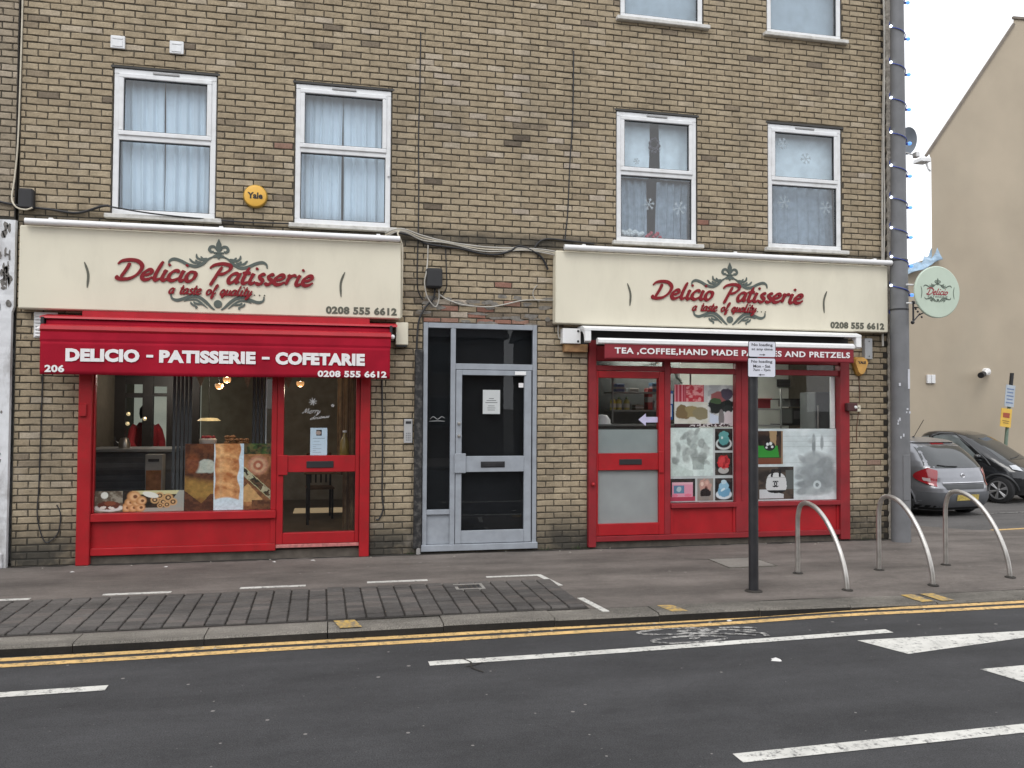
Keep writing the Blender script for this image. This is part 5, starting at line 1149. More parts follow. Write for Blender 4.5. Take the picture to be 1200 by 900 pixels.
# right pane: milky photo sheet with two cakes and bottles
p = Pic(130, 110, (216, 222, 224)); p.tex((224, 229, 231), (206, 213, 215), 5, 1); p.put((np.abs(np.sin(p.Y * 42)) < .10).astype(float), (170, 178, 180), .5)
for cx, cy, rx, ry, c in ((.72, .78, .022, .15, 120), (.82, .80, .022, .10, 142), (.70, .55, .13, .12, 160), (.86, .5, .11, .14, 154), (.62, .38, .15, .12, 158), (.78, .36, .18, .14, 150), (.92, .28, .1, .14, 156), (.62, .22, .13, .06, 120), (.80, .2, .12, .07, 142), (.72, .12, .2, .06, 166)): p.ell(cx, cy, rx, ry, (c, c + 4, c + 6), rag=.6, seed=int(cx * 77), edge=.5, soft=.85)
r_ = random.Random(8)
for k in range(40):
    c = r_.choice((136, 146, 156, 166, 178)); p.ell(.74 + r_.gauss(0, .11), .12 + abs(r_.gauss(0, .22)), r_.uniform(.03, .08), r_.uniform(.025, .06), (c, c + 4, c + 6), rot=r_.uniform(0, 3), rag=.8, seed=k + 90, edge=.5, soft=.6)
p.ell(.76, .21, .05, .06, (200, 206, 208)).ell(.76, .21, .022, .028, (130, 136, 138)); p.mottle(.14, 16, 6)
poster('bottle_poster', p, 5.430, 6.618, .542, 1.485, .036, 'large milky grey photo of bottles and pastries filling the lower half of the right pane', material=PRINT_FILM)
p = Pic(60, 70, (60, 42, 36)); p.tex((70, 50, 40), (34, 26, 26), 4, 2).put(((p.Y > .45) & (np.abs(p.X - .62) < .10 + .1 * (p.Y - .5))).astype(float), (170, 140, 104)).rect(0, 1, 0, .2, (120, 66, 44)).put(((p.Y > .2) & (p.Y < .56) & (p.X < .86 - .2 * (p.Y - .2)) & (p.X > .02)).astype(float), (52, 146, 54)).put((np.abs(p.Y - .2) < .02).astype(float), (30, 90, 34))
p.ell(.48, .54, .22, .14, (30, 30, 34)).ell(.40, .60, .05, .05, (226, 228, 228)).ell(.52, .62, .06, .05, (226, 228, 228)).ell(.58, .52, .05, .04, (220, 222, 222)).ell(.36, .50, .04, .035, (218, 220, 220)); p.rect(.93, 1, 0, 1, (150, 120, 96))
poster('cake_photo', p, 5.46, 5.83, 1.02, 1.455, .0335, 'photo of a bright green cake topped with a black and white figure', 'poster', 'cake photos in the right shop window')
p = Pic(90, 76, (70, 60, 52)); p.tex((84, 70, 60), (50, 42, 38), 4, 2).rect(.78, 1, .3, .9, (96, 98, 96))
bag = (((np.abs((p.X - .52) / (.33 - .10 * p.Y)) ** 3 + np.abs((p.Y - .50) / .31) ** 3) < 1)).astype(float); p.put(((p.Y < .3) & (p.Y > .03) & (p.X > .05) & (p.X < .72) & (p.Y < .34 - .3 * (p.X - .1))).astype(float), (206, 206, 208)); p.put(bag, (214, 212, 212)); p.put(bag * (p.Y < .27), (24, 24, 26))
p.put((np.abs(p.Y - .66) < .008) * bag, (160, 158, 158))
for hx in (.40, .62): p.put(((np.abs(p.X - hx - .05 * (p.Y - .75)) < .028) & (p.Y > .68) & (p.Y < .90)).astype(float), (24, 24, 26))
p.put(((np.abs(p.Y - .90) < .03) & (p.X > .39) & (p.X < .66)).astype(float), (24, 24, 26), .8)
asp = 76 / 90 * 1.0
for cx, s_ in ((.465, 1), (.535, -1)):
    q = np.sqrt((p.X - cx) ** 2 + ((p.Y - .47) * .80) ** 2); p.put(((np.abs(q - .066) < .014) & ((p.X - cx) * s_ > -.040)).astype(float), (18, 18, 20))
poster('cake_photo', p, 5.46, 5.985, .560, .985, .0335, 'photo of a white handbag-shaped cake with interlocked black letters in the right pane', 'poster', 'cake photos in the right shop window')

# kitchen inside the right shop
def shelf_unit(x0, x1, y0, y1, zs, label, m):
    t = thing('kitchen_shelf', label, 'shelf', ((x0 + x1) / 2, y0, .1), 'steel kitchen shelves')
    for z in zs: obj('shelf', MB().box(x0, x1, y0, y1, z - .012, z + .012, .002), m, t)
    for xx in (x0, x1 - .02): obj('upright', MB().box(xx, xx + .02, y0 - .004, y0 + .018, .1, zs[-1] + .3), m, t)
    return t
M_shelf = mat('shelf_steel', (.20, .21, .20), .4, metal=.3)
shelf_unit(3.78, 4.95, .95, 1.30, (1.45, 1.71, 1.96), 'steel shelf with yellow bottles seen through the right shop door', M_shelf)
obj_b = mat('shelf_back', (.10, .105, .10), .8)
tag(obj('shelf_backboard', MB().box(3.62, 4.95, 1.34, 1.37, .9, 2.45), obj_b), 'dark board behind the steel shelf of the right shop door', 'board')
for k, (x, c, l) in enumerate(((3.82, (.48, .42, .05), 'leftmost yellow bottle on the shelf inside the right shop door'), (3.905, (.48, .42, .08), 'middle yellow bottle on the shelf inside the right shop door'), (4.02, (.40, .38, .12), 'rightmost, duller yellow bottle on the shelf inside the right shop door'))):
    t = thing('bottle', l, 'bottle', (x, 1.05, 1.722), 'yellow bottles on the kitchen shelf')
    obj('bottle_body', MB().lathe([(0, 0), (.040, 0), (.042, .1), (.036, .13), (.014, .145), (0, .145)], (x, 1.03, 1.723), 14), mat('yellow_plastic_%s' % 'abc'[k], c, .4), t, smooth=True)
    obj('cap', MB().lathe([(0, .145), (.016, .145), (.014, .175), (0, .178)], (x, 1.03, 1.723), 10), mat('green_cap', (.12, .2, .08), .5), t)
    obj('label', MB().lathe([(.0435, .03), (.0435, .085)], (x, 1.03, 1.723), 14), mat('pale_label', (.5, .5, .42), .7), t)
for k, (x, w_, z, h, c, l) in enumerate(((3.92, .12, 1.973, .11, (.05, .09, .22), 'dark blue packet at the left of the top kitchen shelf'), (4.12, .14, 1.973, .05, (.35, .33, .30), 'low beige packet on the top kitchen shelf'), (4.36, .07, 1.723, .30, (.35, .05, .05), 'tall red packet on the kitchen shelf'), (4.48, .12, 1.723, .13, (.45, .5, .5), 'pale carton right of the red packet on the kitchen shelf'), (4.20, .12, 1.723, .07, (.22, .19, .15), 'low brown tin on the kitchen shelf'), (4.46, .14, 1.973, .13, (.08, .16, .25), 'blue packet at the right of the top kitchen shelf'))):
    t = thing('packet', l, 'packet', (x, 1.1, z)); obj('box', MB().box(x - w_ / 2, x + w_ / 2, 1.0, 1.15, z, z + h, .006), mat('packet_%s' % 'abcdef'[k], c, .6, var=.2, scale=20), t)
    obj('band', MB().box(x - w_ / 2 - .001, x + w_ / 2 + .001, .9985, 1.12, z + h * .35, z + h * .6), mat('packet_band', (.4, .4, .38), .6), t)
t = thing('worktop', 'long kitchen worktop below the steel shelf in the right shop', 'worktop', (3.8, .8, .1))
obj('top', MB().box(3.35, 4.95, .62, 1.33, 1.50, 1.528, .004), M_shelf, t); obj('body', MB().box(3.37, 4.93, .66, 1.32, .10, 1.499), obj_b, t)
t = thing('white_bowl', 'upturned white bowl at the left of the kitchen worktop', 'bowl', (3.42, .72, 1.48)); obj('bowl', MB().lathe([(.12, 0), (.115, .06), (.07, .12), (0, .13)], (3.56, .74, 1.529), 20), M_white_metal, t, smooth=True)
obj('rim', MB().lathe([(.12, 0), (.128, .0), (.128, .008), (.12, .008)], (3.56, .74, 1.529), 20), M_white_metal, t)
# back kitchen seen through the right pane
t = thing('wall_rack', 'dark wall rack with a small oven on the kitchen wall', 'rack', (7.0, 2.5, 1.8))
y0 = 2.45
obj('rack_shelf', MB().box(6.54, 6.98, 1.20, 1.6, 1.88, 1.90), M_blackmetal, t); obj('rack_shelf', MB().box(6.54, 6.98, 1.20, 1.6, 1.50, 1.52), M_blackmetal, t)
obj('oven', MB().box(6.69, 6.93, 1.24, 1.58, 1.521, 1.76, .01), mat('oven_black', (.04, .045, .045), .3), t); obj('oven_window', MB().box(6.72, 6.85, 1.234, 1.239, 1.60, 1.72), mat('oven_glass', (.16, .17, .17), .2), t)
obj('hood_shelf', MB().box(6.66, 6.97, 1.24, 1.58, 1.78, 1.879, .004), mat('oven_top', (.10, .11, .11), .4), t)
t = thing('tall_fridge', 'grey tall fridge at the right of the kitchen behind the right pane', 'fridge', (6.8, 1.2, .1))
obj('cabinet', MB().box(6.76, 7.12, .75, 1.15, .12, 1.99, .012), mat('fridge_grey', (.13, .14, .14), .4), t); obj('handle', MB().box(6.79, 6.81, .725, .749, 1.2, 1.8, .004), M_steel, t)
t = thing('ceiling_grille', 'dark slotted grille high on the kitchen wall behind the right pane', 'vent', (7.4, 2.5, 2.2))
obj('frame', MB().box(6.99, 7.24, 2.15, 2.19, 2.10, 2.22), M_blackmetal, t)
for k in range(5): obj('slat', MB().box(7.0, 7.23, 2.135, 2.149, 2.108 + k * .022, 2.118 + k * .022), mat('grille_grey', (.12, .12, .12), .5), t)
t = thing('red_tub', 'red plastic tub on the steel shelf behind the sign pole', 'tub', (6.05, 2.0, 1.8))
obj('tub', MB().zprism([(6.02, 1.24), (6.34, 1.24), (6.34, 1.5), (6.02, 1.5)], 1.755, 1.88), mat('red_plastic', (.35, .04, .05), .4), t); obj('rim', MB().box(6.0, 6.36, 1.22, 1.52, 1.88, 1.90, .004), _M['red_plastic'], t)
shelf_unit(5.98, 6.50, 1.2, 1.6, (1.28, 1.50, 1.74), 'open steel shelf with the red tub behind the right pane', mat('pale_shelf', (.42, .44, .42), .5))
t = thing('kitchen_light', 'lit fluorescent tube on the kitchen ceiling of the right shop', 'lamp', (5.4, 2.6, 2.59))
obj('tube', MB().box(4.0, 6.4, 1.15, 1.25, 2.535, 2.565), mat('lit_tube', (1, 1, .95), .5, emis=(1, 1, .93, 1), estr=26), t); obj('housing', MB().box(3.95, 6.45, 1.10, 1.30, 2.566, 2.598, .004), M_white_metal, t)
tag(obj('white_blind_roll', MB().box(6.56, 6.618, .06, .09, 1.49, 2.18), M_white_metal), 'narrow white strip at the right edge of the right pane', 'strip')

# ================================================================== FASCIA SIGNS
def ornament(cx, y0, mb, k=1.0, cz=0.0, depth=.006):
    """fleur-de-lis, two pairs of scrolls and a dot; measured on the board, mirrored about its centre"""
    for s in (1, -1):
        mp = lambda a, b, s=s: (cx + s * a * k, cz + b * k) if cz else (cx + s * a, b)
        S = [([[(-.525, 3.305), (-.515, 3.350), (-.47, 3.372), (-.40, 3.355), (-.32, 3.315), (-.24, 3.300), (-.17, 3.330), (-.11, 3.385), (-.055, 3.418)]], .019),
             ([[(-.31, 3.385), (-.27, 3.345), (-.20, 3.335)], [(-.245, 3.375), (-.225, 3.350), (-.185, 3.350)], [(-.235, 3.440), (-.225, 3.395), (-.165, 3.372), (-.12, 3.385)], [(-.19, 3.415), (-.165, 3.385), (-.12, 3.395)]], .013),
             ([[(-.495, 2.985), (-.485, 2.935), (-.43, 2.915), (-.36, 2.935), (-.28, 2.965), (-.20, 2.955), (-.13, 2.905), (-.07, 2.845), (-.035, 2.820)]], .019),
             ([[(-.36, 2.905), (-.30, 2.925), (-.23, 2.925), (-.17, 2.885), (-.11, 2.835)], [(-.29, 2.900), (-.27, 2.87), (-.225, 2.85)], [(-.26, 2.905), (-.235, 2.885), (-.17, 2.875)], [(-.225, 2.86), (-.23, 2.825)]], .012),
             ([[(-.012, 3.475), (-.045, 3.525), (-.085, 3.525), (-.10, 3.49), (-.075, 3.468), (-.055, 3.482)], [(-.012, 3.46), (-.03, 3.425), (-.065, 3.415)]], .017)]
        for st, w in S: strokes_to_mb(st, (mp if not cz else mp), w * k, depth, mb=mb, y0=y0, even=True, k=5)
    mp = (lambda a, b: (cx + a * k, cz + b * k)) if cz else (lambda a, b: (cx + a, b))
    def poly(P, dd):
        Q = [mp(*p) for p in P]; mb.yprism(Q, y0 - depth - dd, y0)
    poly([(0, 3.62), (-.028, 3.56), (-.030, 3.52), (-.014, 3.46), (-.010, 3.45), (-.022, 3.41), (0, 3.385), (.022, 3.41), (.010, 3.45), (.014, 3.46), (.030, 3.52), (.028, 3.56)], .004)
    poly([(-.055, 3.452), (.055, 3.452), (.055, 3.468), (-.055, 3.468)], .006)
    poly([(.045 * math.cos(t * PI / 8), 2.885 + .045 * math.sin(t * PI / 8)) for t in range(16)], .003)
    return mb
def fascia(cx, x0, x1, label, tube, phone):
    t = thing('shop_sign', label, 'sign', (cx, -.08, 3.2), 'cream fascia signs')
    b = MB(); b.box(x0, x1, -.150, -.004, 2.775, 3.672, .012); obj('board', b, M_cream, t)
    yb = -.1505
    split_obj('ornament_piece', ornament(cx, yb, MB()), M_letter_grey, t, normals=True)
    script_letters('Delicio', cx - 1.05, cx - .235, 3.132, .110, .0240, .013, yb, M_letter_red, t, slant=.24)
    script_letters('Patisserie', cx - .105, cx + 1.03, 3.128, .110, .0240, .014, yb, M_letter_red, t, slant=.24)
    script_letters('a taste of quality', cx - .52, cx + .36, 2.988, .058, .0115, .008, yb - .006, M_letter_red, t, slant=.22, name='small_letter')
    dots = MB()
    for k in range(3): dots.ball((cx + .39 + k * .055, yb - .004, 3.0), (.0085, .008, .0085), 8)
    obj('dots', dots, M_letter_olive, t)
    br = MB(); strokes_to_mb([[(cx - 1.385, 3.30), (cx - 1.345, 3.17), (cx - 1.352, 3.02)]], lambda a, b: (a, b), .013, .004, mb=br, y0=yb, even=True, k=6)
    obj('curved_line', br, M_letter_olive, t); br = MB()
    strokes_to_mb([[(cx + 1.39, 3.30), (cx + 1.345, 3.17), (cx + 1.35, 3.01)]], lambda a, b: (a, b), .013, .004, mb=br, y0=yb, even=True, k=6)
    obj('curved_line', br, M_letter_olive, t)
    split_obj('digit', text_mesh('0208 555 6612', phone[0], phone[1], 2.812, 2.902, yb - .001, .003, bold=.05, space=1.08), M_letter_olive, t, normals=False)
    tb = MB().tube([(tube[0], -.205, 3.705), (tube[1], -.205, 3.705)], .034, 14)
    obj('light_trough', tb, M_white_metal, t, smooth=True)
    for k in range(3):
        xx = tube[0] + .25 + k * (tube[1] - tube[0] - .5) / 2
        obj('clip', MB().box(xx - .022, xx + .022, -.215, -.02, 3.728, 3.752, .004), M_white_metal, t)
    return t
fascia(-1.250, -3.281, .789, 'cream sign reading Delicio Patisserie above the bright red awning', (-3.21, .765), (-.07, .742))
fascia(4.978, 2.668, 7.288, 'cream sign reading Delicio Patisserie above the white awning cassette', (2.76, 7.30), (6.418, 7.222))

# ================================================================== AWNINGS
aw = thing('red_awning', 'rolled-up bright red awning with white lettering DELICIO - PATISSERIE - COFETARIE', 'awning', (-1.2, -.1, 2.5))
obj('hood', MB().xprism([(-.02, 2.735), (-.26, 2.690), (-.27, 2.668), (-.02, 2.700)], -3.03, .74), M_awn_metal, aw)
obj('backing_box', MB().box(-2.65, .43, -.14, -.005, 2.70, 2.772, .004), M_awn_metal, aw)
roll = MB(); roll.tube([(-2.97, -.19, 2.615), (.66, -.19, 2.615)], .062, 18); obj('fabric_roll', roll, M_awn, aw, smooth=True)
obj('front_bar', MB().xprism([(-.30, 2.602), (-.345, 2.585), (-.355, 2.545), (-.335, 2.52), (-.27, 2.52), (-.255, 2.59)], -3.0, .665), M_awn_metal, aw)
obj('front_skirt', MB().xprism([(-.343, 2.52), (-.350, 2.44), (-.345, 2.415), (-.334, 2.44), (-.328, 2.52)], -2.998, .660), M_awn, aw)
def val(x0, x1, z0, z1, y, amp, seed):
    r_ = random.Random(seed); a, b, c = (r_.uniform(0, 6) for _ in range(3))
    fn = lambda u, v: (x0 + (x1 - x0) * u, y - amp * (1 - v) * (math.sin(u * 17 + a + v) + .6 * math.sin(u * 41 + b) + .8 * math.sin(u * 7 + c + 2 * v)), z0 + (z1 - z0) * v + .004 * math.sin(u * 9 + a) * (1 - v))
    return MB().grid(fn, 120, 8)
vo = obj('valance', val(-2.995, .655, 2.065, 2.425, -.340, .005, 1), M_awn, aw, smooth='all', normals=False); md = vo.modifiers.new('t', 'SOLIDIFY'); md.thickness = .004; md.offset = 1
yl = -.354
for w_, a, b in (('DELICIO', -2.746, -2.017), ('PATISSERIE', -1.819, -.820), ('COFETARIE', -.609, .370)):
    split_obj('letter', text_mesh(w_, a, b, 2.206, 2.346, yl, .001, bold=.06, space=1.05), M_white_print, aw, normals=False)
for a, b in ((-1.948, -1.879), (-.753, -.671)): obj('dash', MB().box(a, b, yl - .002, yl, 2.262, 2.290), M_white_print, aw)
split_obj('digit', text_mesh('206', -2.945, -2.755, 2.090, 2.168, yl, .001, bold=.04, space=1.05), M_white_print, aw, normals=False)
split_obj('digit', text_mesh('0208 555 6612', -.150, .617, 2.076, 2.150, yl, .001, bold=.04, space=1.06), M_white_print, aw, normals=False)
for x in (-3.0, .665):
    obj('end_bracket', MB().box(x - .012, x + .018, -.30, -.005, 2.54, 2.68, .005), M_blackmetal, aw)
    obj('arm_joint', MB().ball((x + .02 * (1 if x > 0 else -1), -.30, 2.55), .028, 8), M_white_metal, aw)
t = thing('cream_junction_box', 'cream box on the brick at the right end of the red awning', 'box', (.84, -.05, 2.6))
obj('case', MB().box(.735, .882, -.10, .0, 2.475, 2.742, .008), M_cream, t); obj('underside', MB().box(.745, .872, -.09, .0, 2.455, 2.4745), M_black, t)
t = thing('louvred_vent', 'white louvred vent behind the left end of the red awning', 'vent', (-3.07, -.03, 2.6))
obj('frame', MB().box(-3.165, -2.93, -.018, .0, 2.475, 2.755, .004), M_white_metal, t)
for k in range(7): obj('louvre', MB().xprism([(-.019, 2.50 + k * .036), (-.034, 2.492 + k * .036), (-.034, 2.498 + k * .036), (-.019, 2.522 + k * .036)], -3.15, -2.945), M_white_metal, t)

aw = thing('white_awning', 'closed white awning cassette with a maroon lettered valance', 'awning', (4.9, -.1, 2.6))
obj('cassette_top', MB().xprism([(-.005, 2.752), (-.20, 2.750), (-.30, 2.715), (-.30, 2.688), (-.20, 2.71), (-.005, 2.712)], 2.99, 6.775), M_white_metal, aw)
obj('cassette_back', MB().box(3.0, 6.76, -.03, -.004, 2.52, 2.711), M_black, aw)
obj('front_tube', MB().xprism([(-.235, 2.590), (-.290, 2.600), (-.322, 2.575), (-.322, 2.540), (-.295, 2.522), (-.235, 2.525)], 3.16, 6.66), M_white_metal, aw)
for x in (3.03, 6.73):
    obj('end_bracket', MB().xprism([(-.005, 2.752), (-.20, 2.748), (-.295, 2.71), (-.30, 2.56), (-.27, 2.54), (-.24, 2.64), (-.17, 2.69), (-.005, 2.69)], x - .03, x + .045), M_white_metal, aw)
vo = obj('valance', val(3.245, 6.655, 2.345, 2.540, -.300, .003, 2), M_maroon, aw, smooth='all', normals=False); md = vo.modifiers.new('t', 'SOLIDIFY'); md.thickness = .004; md.offset = 1
split_obj('letter', text_mesh('TEA ,COFFEE,HAND MADE PASTRIES AND PRETZELS', 3.372, 6.595, 2.398, 2.486, -.312, .001, bold=.03, space=1.10), M_white_print, aw, normals=False)
t = thing('white_end_board', 'white steel plate bolted to the brick at the left of the white awning', 'bracket', (2.9, -.05, 2.63))
obj('plate', MB().box(2.770, 3.00, -.12, .0, 2.535, 2.722, .006), M_white_metal, t)
bl = MB()
for z in (2.565, 2.69): bl.lathe([(0, -.010), (.013, -.008), (.015, 0)], (2.965, -.121, z), 10, 'y')
obj('bolt', bl, M_blackmetal, t)
tag(obj('timber_block', MB().box(2.80, 3.10, -.09, .0, 2.435, 2.532, .004), mat('weathered_timber', (.28, .16, .07), .8, var=.4, scale=14, dirt=.6, dscale=10, dcol=(.15, .03, .03, 1))), 'weathered orange-brown timber block under the white steel plate', 'timber')
t = thing('grey_bell_box', 'grey metal box on the brick at the right of the white awning', 'box', (7.05, -.05, 2.6))
obj('case', MB().box(6.99, 7.105, -.07, .0, 2.42, 2.70, .006), mat('grey_box', (.36, .37, .38), .5), t); obj('screw', MB().ball((7.05, -.073, 2.66), .008, 6).ball((7.05, -.073, 2.46), .008, 6), M_blackmetal, t)

# alarm boxes
t = thing('round_alarm', 'round yellow alarm box lettered Yale between the two left windows', 'alarm', (-.875, -.02, 4.152))
obj('rim', MB().lathe([(.0, 0), (.132, 0), (.136, -.03), (.125, -.05)], (-.875, -.002, 4.152), 32, 'y'), mat('dark_yellow_rim', (.35, .22, .04), .5), t, smooth=True)
obj('cover', MB().lathe([(.125, -.05), (.118, -.066), (.08, -.074), (0, -.076)], (-.875, -.002, 4.152), 32, 'y'), mat('alarm_yellow', (.78, .44, .07), .4, var=.05), t, smooth=True)
obj('lettering', text_mesh('Yale', -.958, -.792, 4.115, 4.188, -.079, .002, bold=.035), M_black_print, t)
t = thing('triangular_alarm', 'yellow three-cornered alarm bell box right of the right shop', 'alarm', (6.92, -.03, 2.32))
tri = [(6.815, 2.375), (6.825, 2.425), (6.86, 2.445), (6.99, 2.445), (7.03, 2.425), (7.045, 2.375), (6.985, 2.225), (6.955, 2.195), (6.905, 2.195), (6.875, 2.225)]
def shrink(P, k):
    cx = sum(p[0] for p in P) / len(P); cz = sum(p[1] for p in P) / len(P); return [(cx + (a - cx) * k, cz + (b - cz) * k) for a, b in P]
obj('back_case', MB().yprism(tri, -.035, .0), mat('dark_yellow_rim', (.35, .22, .04), .5), t)
mb = MB(); a_, b_ = shrink(tri, 1.0), shrink(tri, .82); n_ = len(tri)
mb.add([(p[0], -.0355, p[1]) for p in a_] + [(p[0], -.085, p[1]) for p in b_], [tuple(range(n_, 2 * n_))] + [(i, (i + 1) % n_, (i + 1) % n_ + n_, i + n_) for i in range(n_)])
obj('cover', mb, mat('old_alarm_yellow', (.60, .33, .08), .5, var=.15, dirt=.3, dscale=14, dcol=(.35, .2, .08, 1)), t)
obj('dark_print', text_mesh('YALE', 6.87, 6.99, 2.355, 2.39, -.0865, .002, bold=.05), M_black_print, t)
t = thing('door_buzzer', 'small beige buzzer on the brick right of the right shop', 'buzzer', (6.92, -.02, 1.76))
obj('plate', MB().box(6.895, 6.955, -.018, .0, 1.715, 1.80, .004), M_cream, t); obj('button', MB().ball((6.925, -.019, 1.765), .01, 8), M_black, t)
t = thing('small_camera', 'small dark lens fitting on the right red post of the right shop', 'camera', (6.72, -.09, 1.8))
obj('housing', MB().box(6.68, 6.83, -.14, -.062, 1.72, 1.83, .01), mat('dark_red_brown', (.06, .015, .015), .5), t); obj('lens', MB().lathe([(0, -.02), (.018, -.015), (.02, 0)], (6.79, -.141, 1.775), 12, 'y'), M_white_metal, t)
# vents, flood light, boxes
for k, (x, z, l) in enumerate(((-2.37, 5.803, 'left of the two above the window furthest left'), (-1.752, 5.803, 'right of the two above the window furthest left'))):
    t = thing('air_vent', 'small white square wall vent, ' + l, 'vent', (x, -.01, z), 'square wall vents')
    obj('frame', MB().box(x - .078, x + .072, -.030, .0, z - .075, z + .070, .006), M_upvc, t)
    obj('flap', MB().box(x - .055, x + .050, -.036, -.0305, z - .055, z + .020, .003).box(x - .055, x + .050, -.036, -.0305, z + .028, z + .050, .003), M_upvc, t)
def round_box(name, x0, x1, z0, z1, d, label, cat, m, extra=None):
    t = thing(name, label, cat, ((x0 + x1) / 2, -d, (z0 + z1) / 2)); obj('case', MB().box(x0, x1, -d, .0, z0, z1, .018), m, t)
    obj('lid_seam', MB().box(x0 + .01, x1 - .01, -d - .004, -d + .001, z0 + .02, z1 - .03, .004), m, t); return t
round_box('black_wall_box', -3.325, -3.175, 3.86, 4.085, .10, 'black box on the brick at the far left above the cream sign', 'box', mat('soft_black', (.02, .02, .022), .6))
t = round_box('black_wall_box', 1.088, 1.282, 3.165, 3.40, .12, 'rounded black junction box with hanging wires above the grey door', 'box', _M['soft_black'])

# cables
M_cb = mat('black_cable', (.018, .018, .02), .6); M_cw = mat('pale_cable', (.42, .40, .36), .6, var=.15); M_ci = mat('cream_cable', (.55, .50, .40), .6)
cable('black_cable', [(-3.6, -.02, 3.95), (-3.3, -.03, 3.90), (-3.02, -.03, 3.88), (-2.75, -.02, 3.86), (-2.50, -.08, 3.93), (-2.42, -.08, 3.945)], .014, M_cb, 'sagging black cable running in from the far left above the cream sign')
cable('black_cable', [(-2.44, -.08, 3.94), (-2.3, -.085, 3.92), (-2.0, -.08, 3.885), (-1.6, -.07, 3.862), (-1.0, -.03, 3.85), (-.5, -.075, 3.85)], .009, M_cb, 'thin black cable crossing under the sill of the window furthest left')
cable('black_cable', [(.72, -.03, 3.82), (.95, -.03, 3.78), (1.10, -.03, 3.70), (1.5, -.03, 3.66), (1.75, -.03, 3.615), (1.95, -.03, 3.61), (2.12, -.03, 3.66), (2.22, -.03, 3.72), (2.35, -.03, 3.70), (2.52, -.03, 3.60), (2.60, -.03, 3.45)], .013, M_cb, 'thick black cable looping across the brick above the grey door')
cable('black_cable', [(2.42, -.02, 3.70), (2.50, -.02, 3.80), (2.62, -.02, 3.835), (2.85, -.02, 3.825), (3.2, -.02, 3.80)], .011, M_cb, 'black cable rising over the left end of the right cream sign')
for k, (dz, m_, l) in enumerate(((0, M_cw, 'topmost of the pale cables strung between the two cream signs'), (-.028, M_ci, 'second of the pale cables strung between the two cream signs'), (-.055, M_cw, 'lowest of the pale cables strung between the two cream signs'))):
    cable('pale_cable', [(.60, -.10, 3.79 + dz), (.78, -.17, 3.835 + dz * .5), (1.05, -.05, 3.79 + dz), (1.35, -.03, 3.735 + dz + .02 * k), (1.8, -.03, 3.695 + dz), (2.3, -.03, 3.70 + dz * .4), (2.55, -.05, 3.69 + dz * .7), (2.80, -.12, 3.645 + dz * .8)], .008 if k else .010, m_, l)
cable('pale_cable', [(.76, -.172, 3.81), (.742, -.18, 3.77), (.775, -.175, 3.70), (.800, -.16, 3.60), (.803, -.12, 3.3), (.80, -.1, 2.80)], .010, M_ci, 'cream cable hooked over the right end of the left cream sign')
cable('black_cable', [(1.007, -.004, 6.27), (1.003, -.005, 5.6), (.992, -.004, 5.0), (1.0, -.005, 4.4), (.998, -.005, 3.8), (.99, -.006, 3.4), (1.0, -.006, 3.15), (1.06, -.006, 3.03)], .008, M_cb, 'thin black cable dropping straight down the brick right of the second window')
cable('black_cable', [(2.93, -.004, 6.23), (2.92, -.004, 5.4), (2.885, -.004, 4.8), (2.86, -.004, 4.2), (2.83, -.005, 3.9), (2.82, -.02, 3.83)], .008, M_cb, 'thin black cable dropping down the brick left of the third window')
cable('pale_cable', [(-3.345, -.02, 6.9), (-3.345, -.02, 6.2), (-3.35, -.02, 5.3), (-3.36, -.02, 4.6), (-3.385, -.02, 4.2), (-3.39, -.07, 3.98), (-3.33, -.12, 3.87), (-3.24, -.12, 3.845), (-3.17, -.12, 3.87)], .0085, M_ci, 'cream cable hanging down the far left and curling under the black box')
cable('black_cable', [(1.20, -.04, 3.16), (1.185, -.03, 3.05), (1.10, -.03, 2.95), (1.02, -.03, 2.80), (.995, -.03, 2.60), (.99, -.03, 2.42)], .012, M_cb, 'black cable from the black junction box down to the pipe casing by the grey door')
cable('pale_cable', [(1.115, -.03, 3.70), (1.11, -.03, 3.5), (1.09, -.10, 3.35), (1.07, -.10, 3.22), (1.10, -.08, 3.07), (1.17, -.05, 2.97), (1.22, -.04, 2.95), (1.25, -.04, 3.05), (1.245, -.04, 3.17)], .008, M_cw, 'pale wire looping below the black junction box')
cable('pale_cable', [(1.25, -.03, 3.10), (1.35, -.03, 3.04), (1.55, -.03, 2.98), (1.85, -.03, 2.965), (2.05, -.03, 3.0), (2.3, -.03, 3.06), (2.6, -.03, 3.07), (2.71, -.03, 3.06), (2.735, -.03, 2.95), (2.735, -.03, 2.66), (2.76, -.03, 2.60), (2.80, -.03, 2.595)], .0085, M_cw, 'pale cable sagging over the grey door to the white steel plate')
cable('black_cable', [(1.33, -.01, 3.66), (1.34, -.012, 3.4), (1.345, -.012, 3.2), (1.30, -.012, 3.1), (1.25, -.012, 3.09)], .007, M_cb, 'thin black wire just right of the black junction box')
cable('pale_cable', [(2.47, -.01, 3.26), (2.42, -.01, 3.18), (2.43, -.01, 3.10), (2.50, -.01, 3.05)], .006, M_cw, 'short pale wire loop on the brick left of the right cream sign')
cable('black_cable', [(-3.06, -.012, 2.46), (-3.07, -.012, 1.7), (-3.08, -.012, .9), (-3.09, -.014, .55), (-3.03, -.015, .30), (-2.97, -.015, .26), (-2.88, -.014, .36), (-2.86, -.014, .55), (-2.90, -.012, .66)], .0065, M_cb, 'black cable running down the left pier and looping near the pavement')
cable('black_cable', [(.585, -.012, 2.06), (.60, -.012, 1.3), (.60, -.012, .72), (.615, -.012, .55), (.57, -.012, .43), (.53, -.012, .42)], .010, M_cb, 'black cable hanging down the brick just right of the left shop')
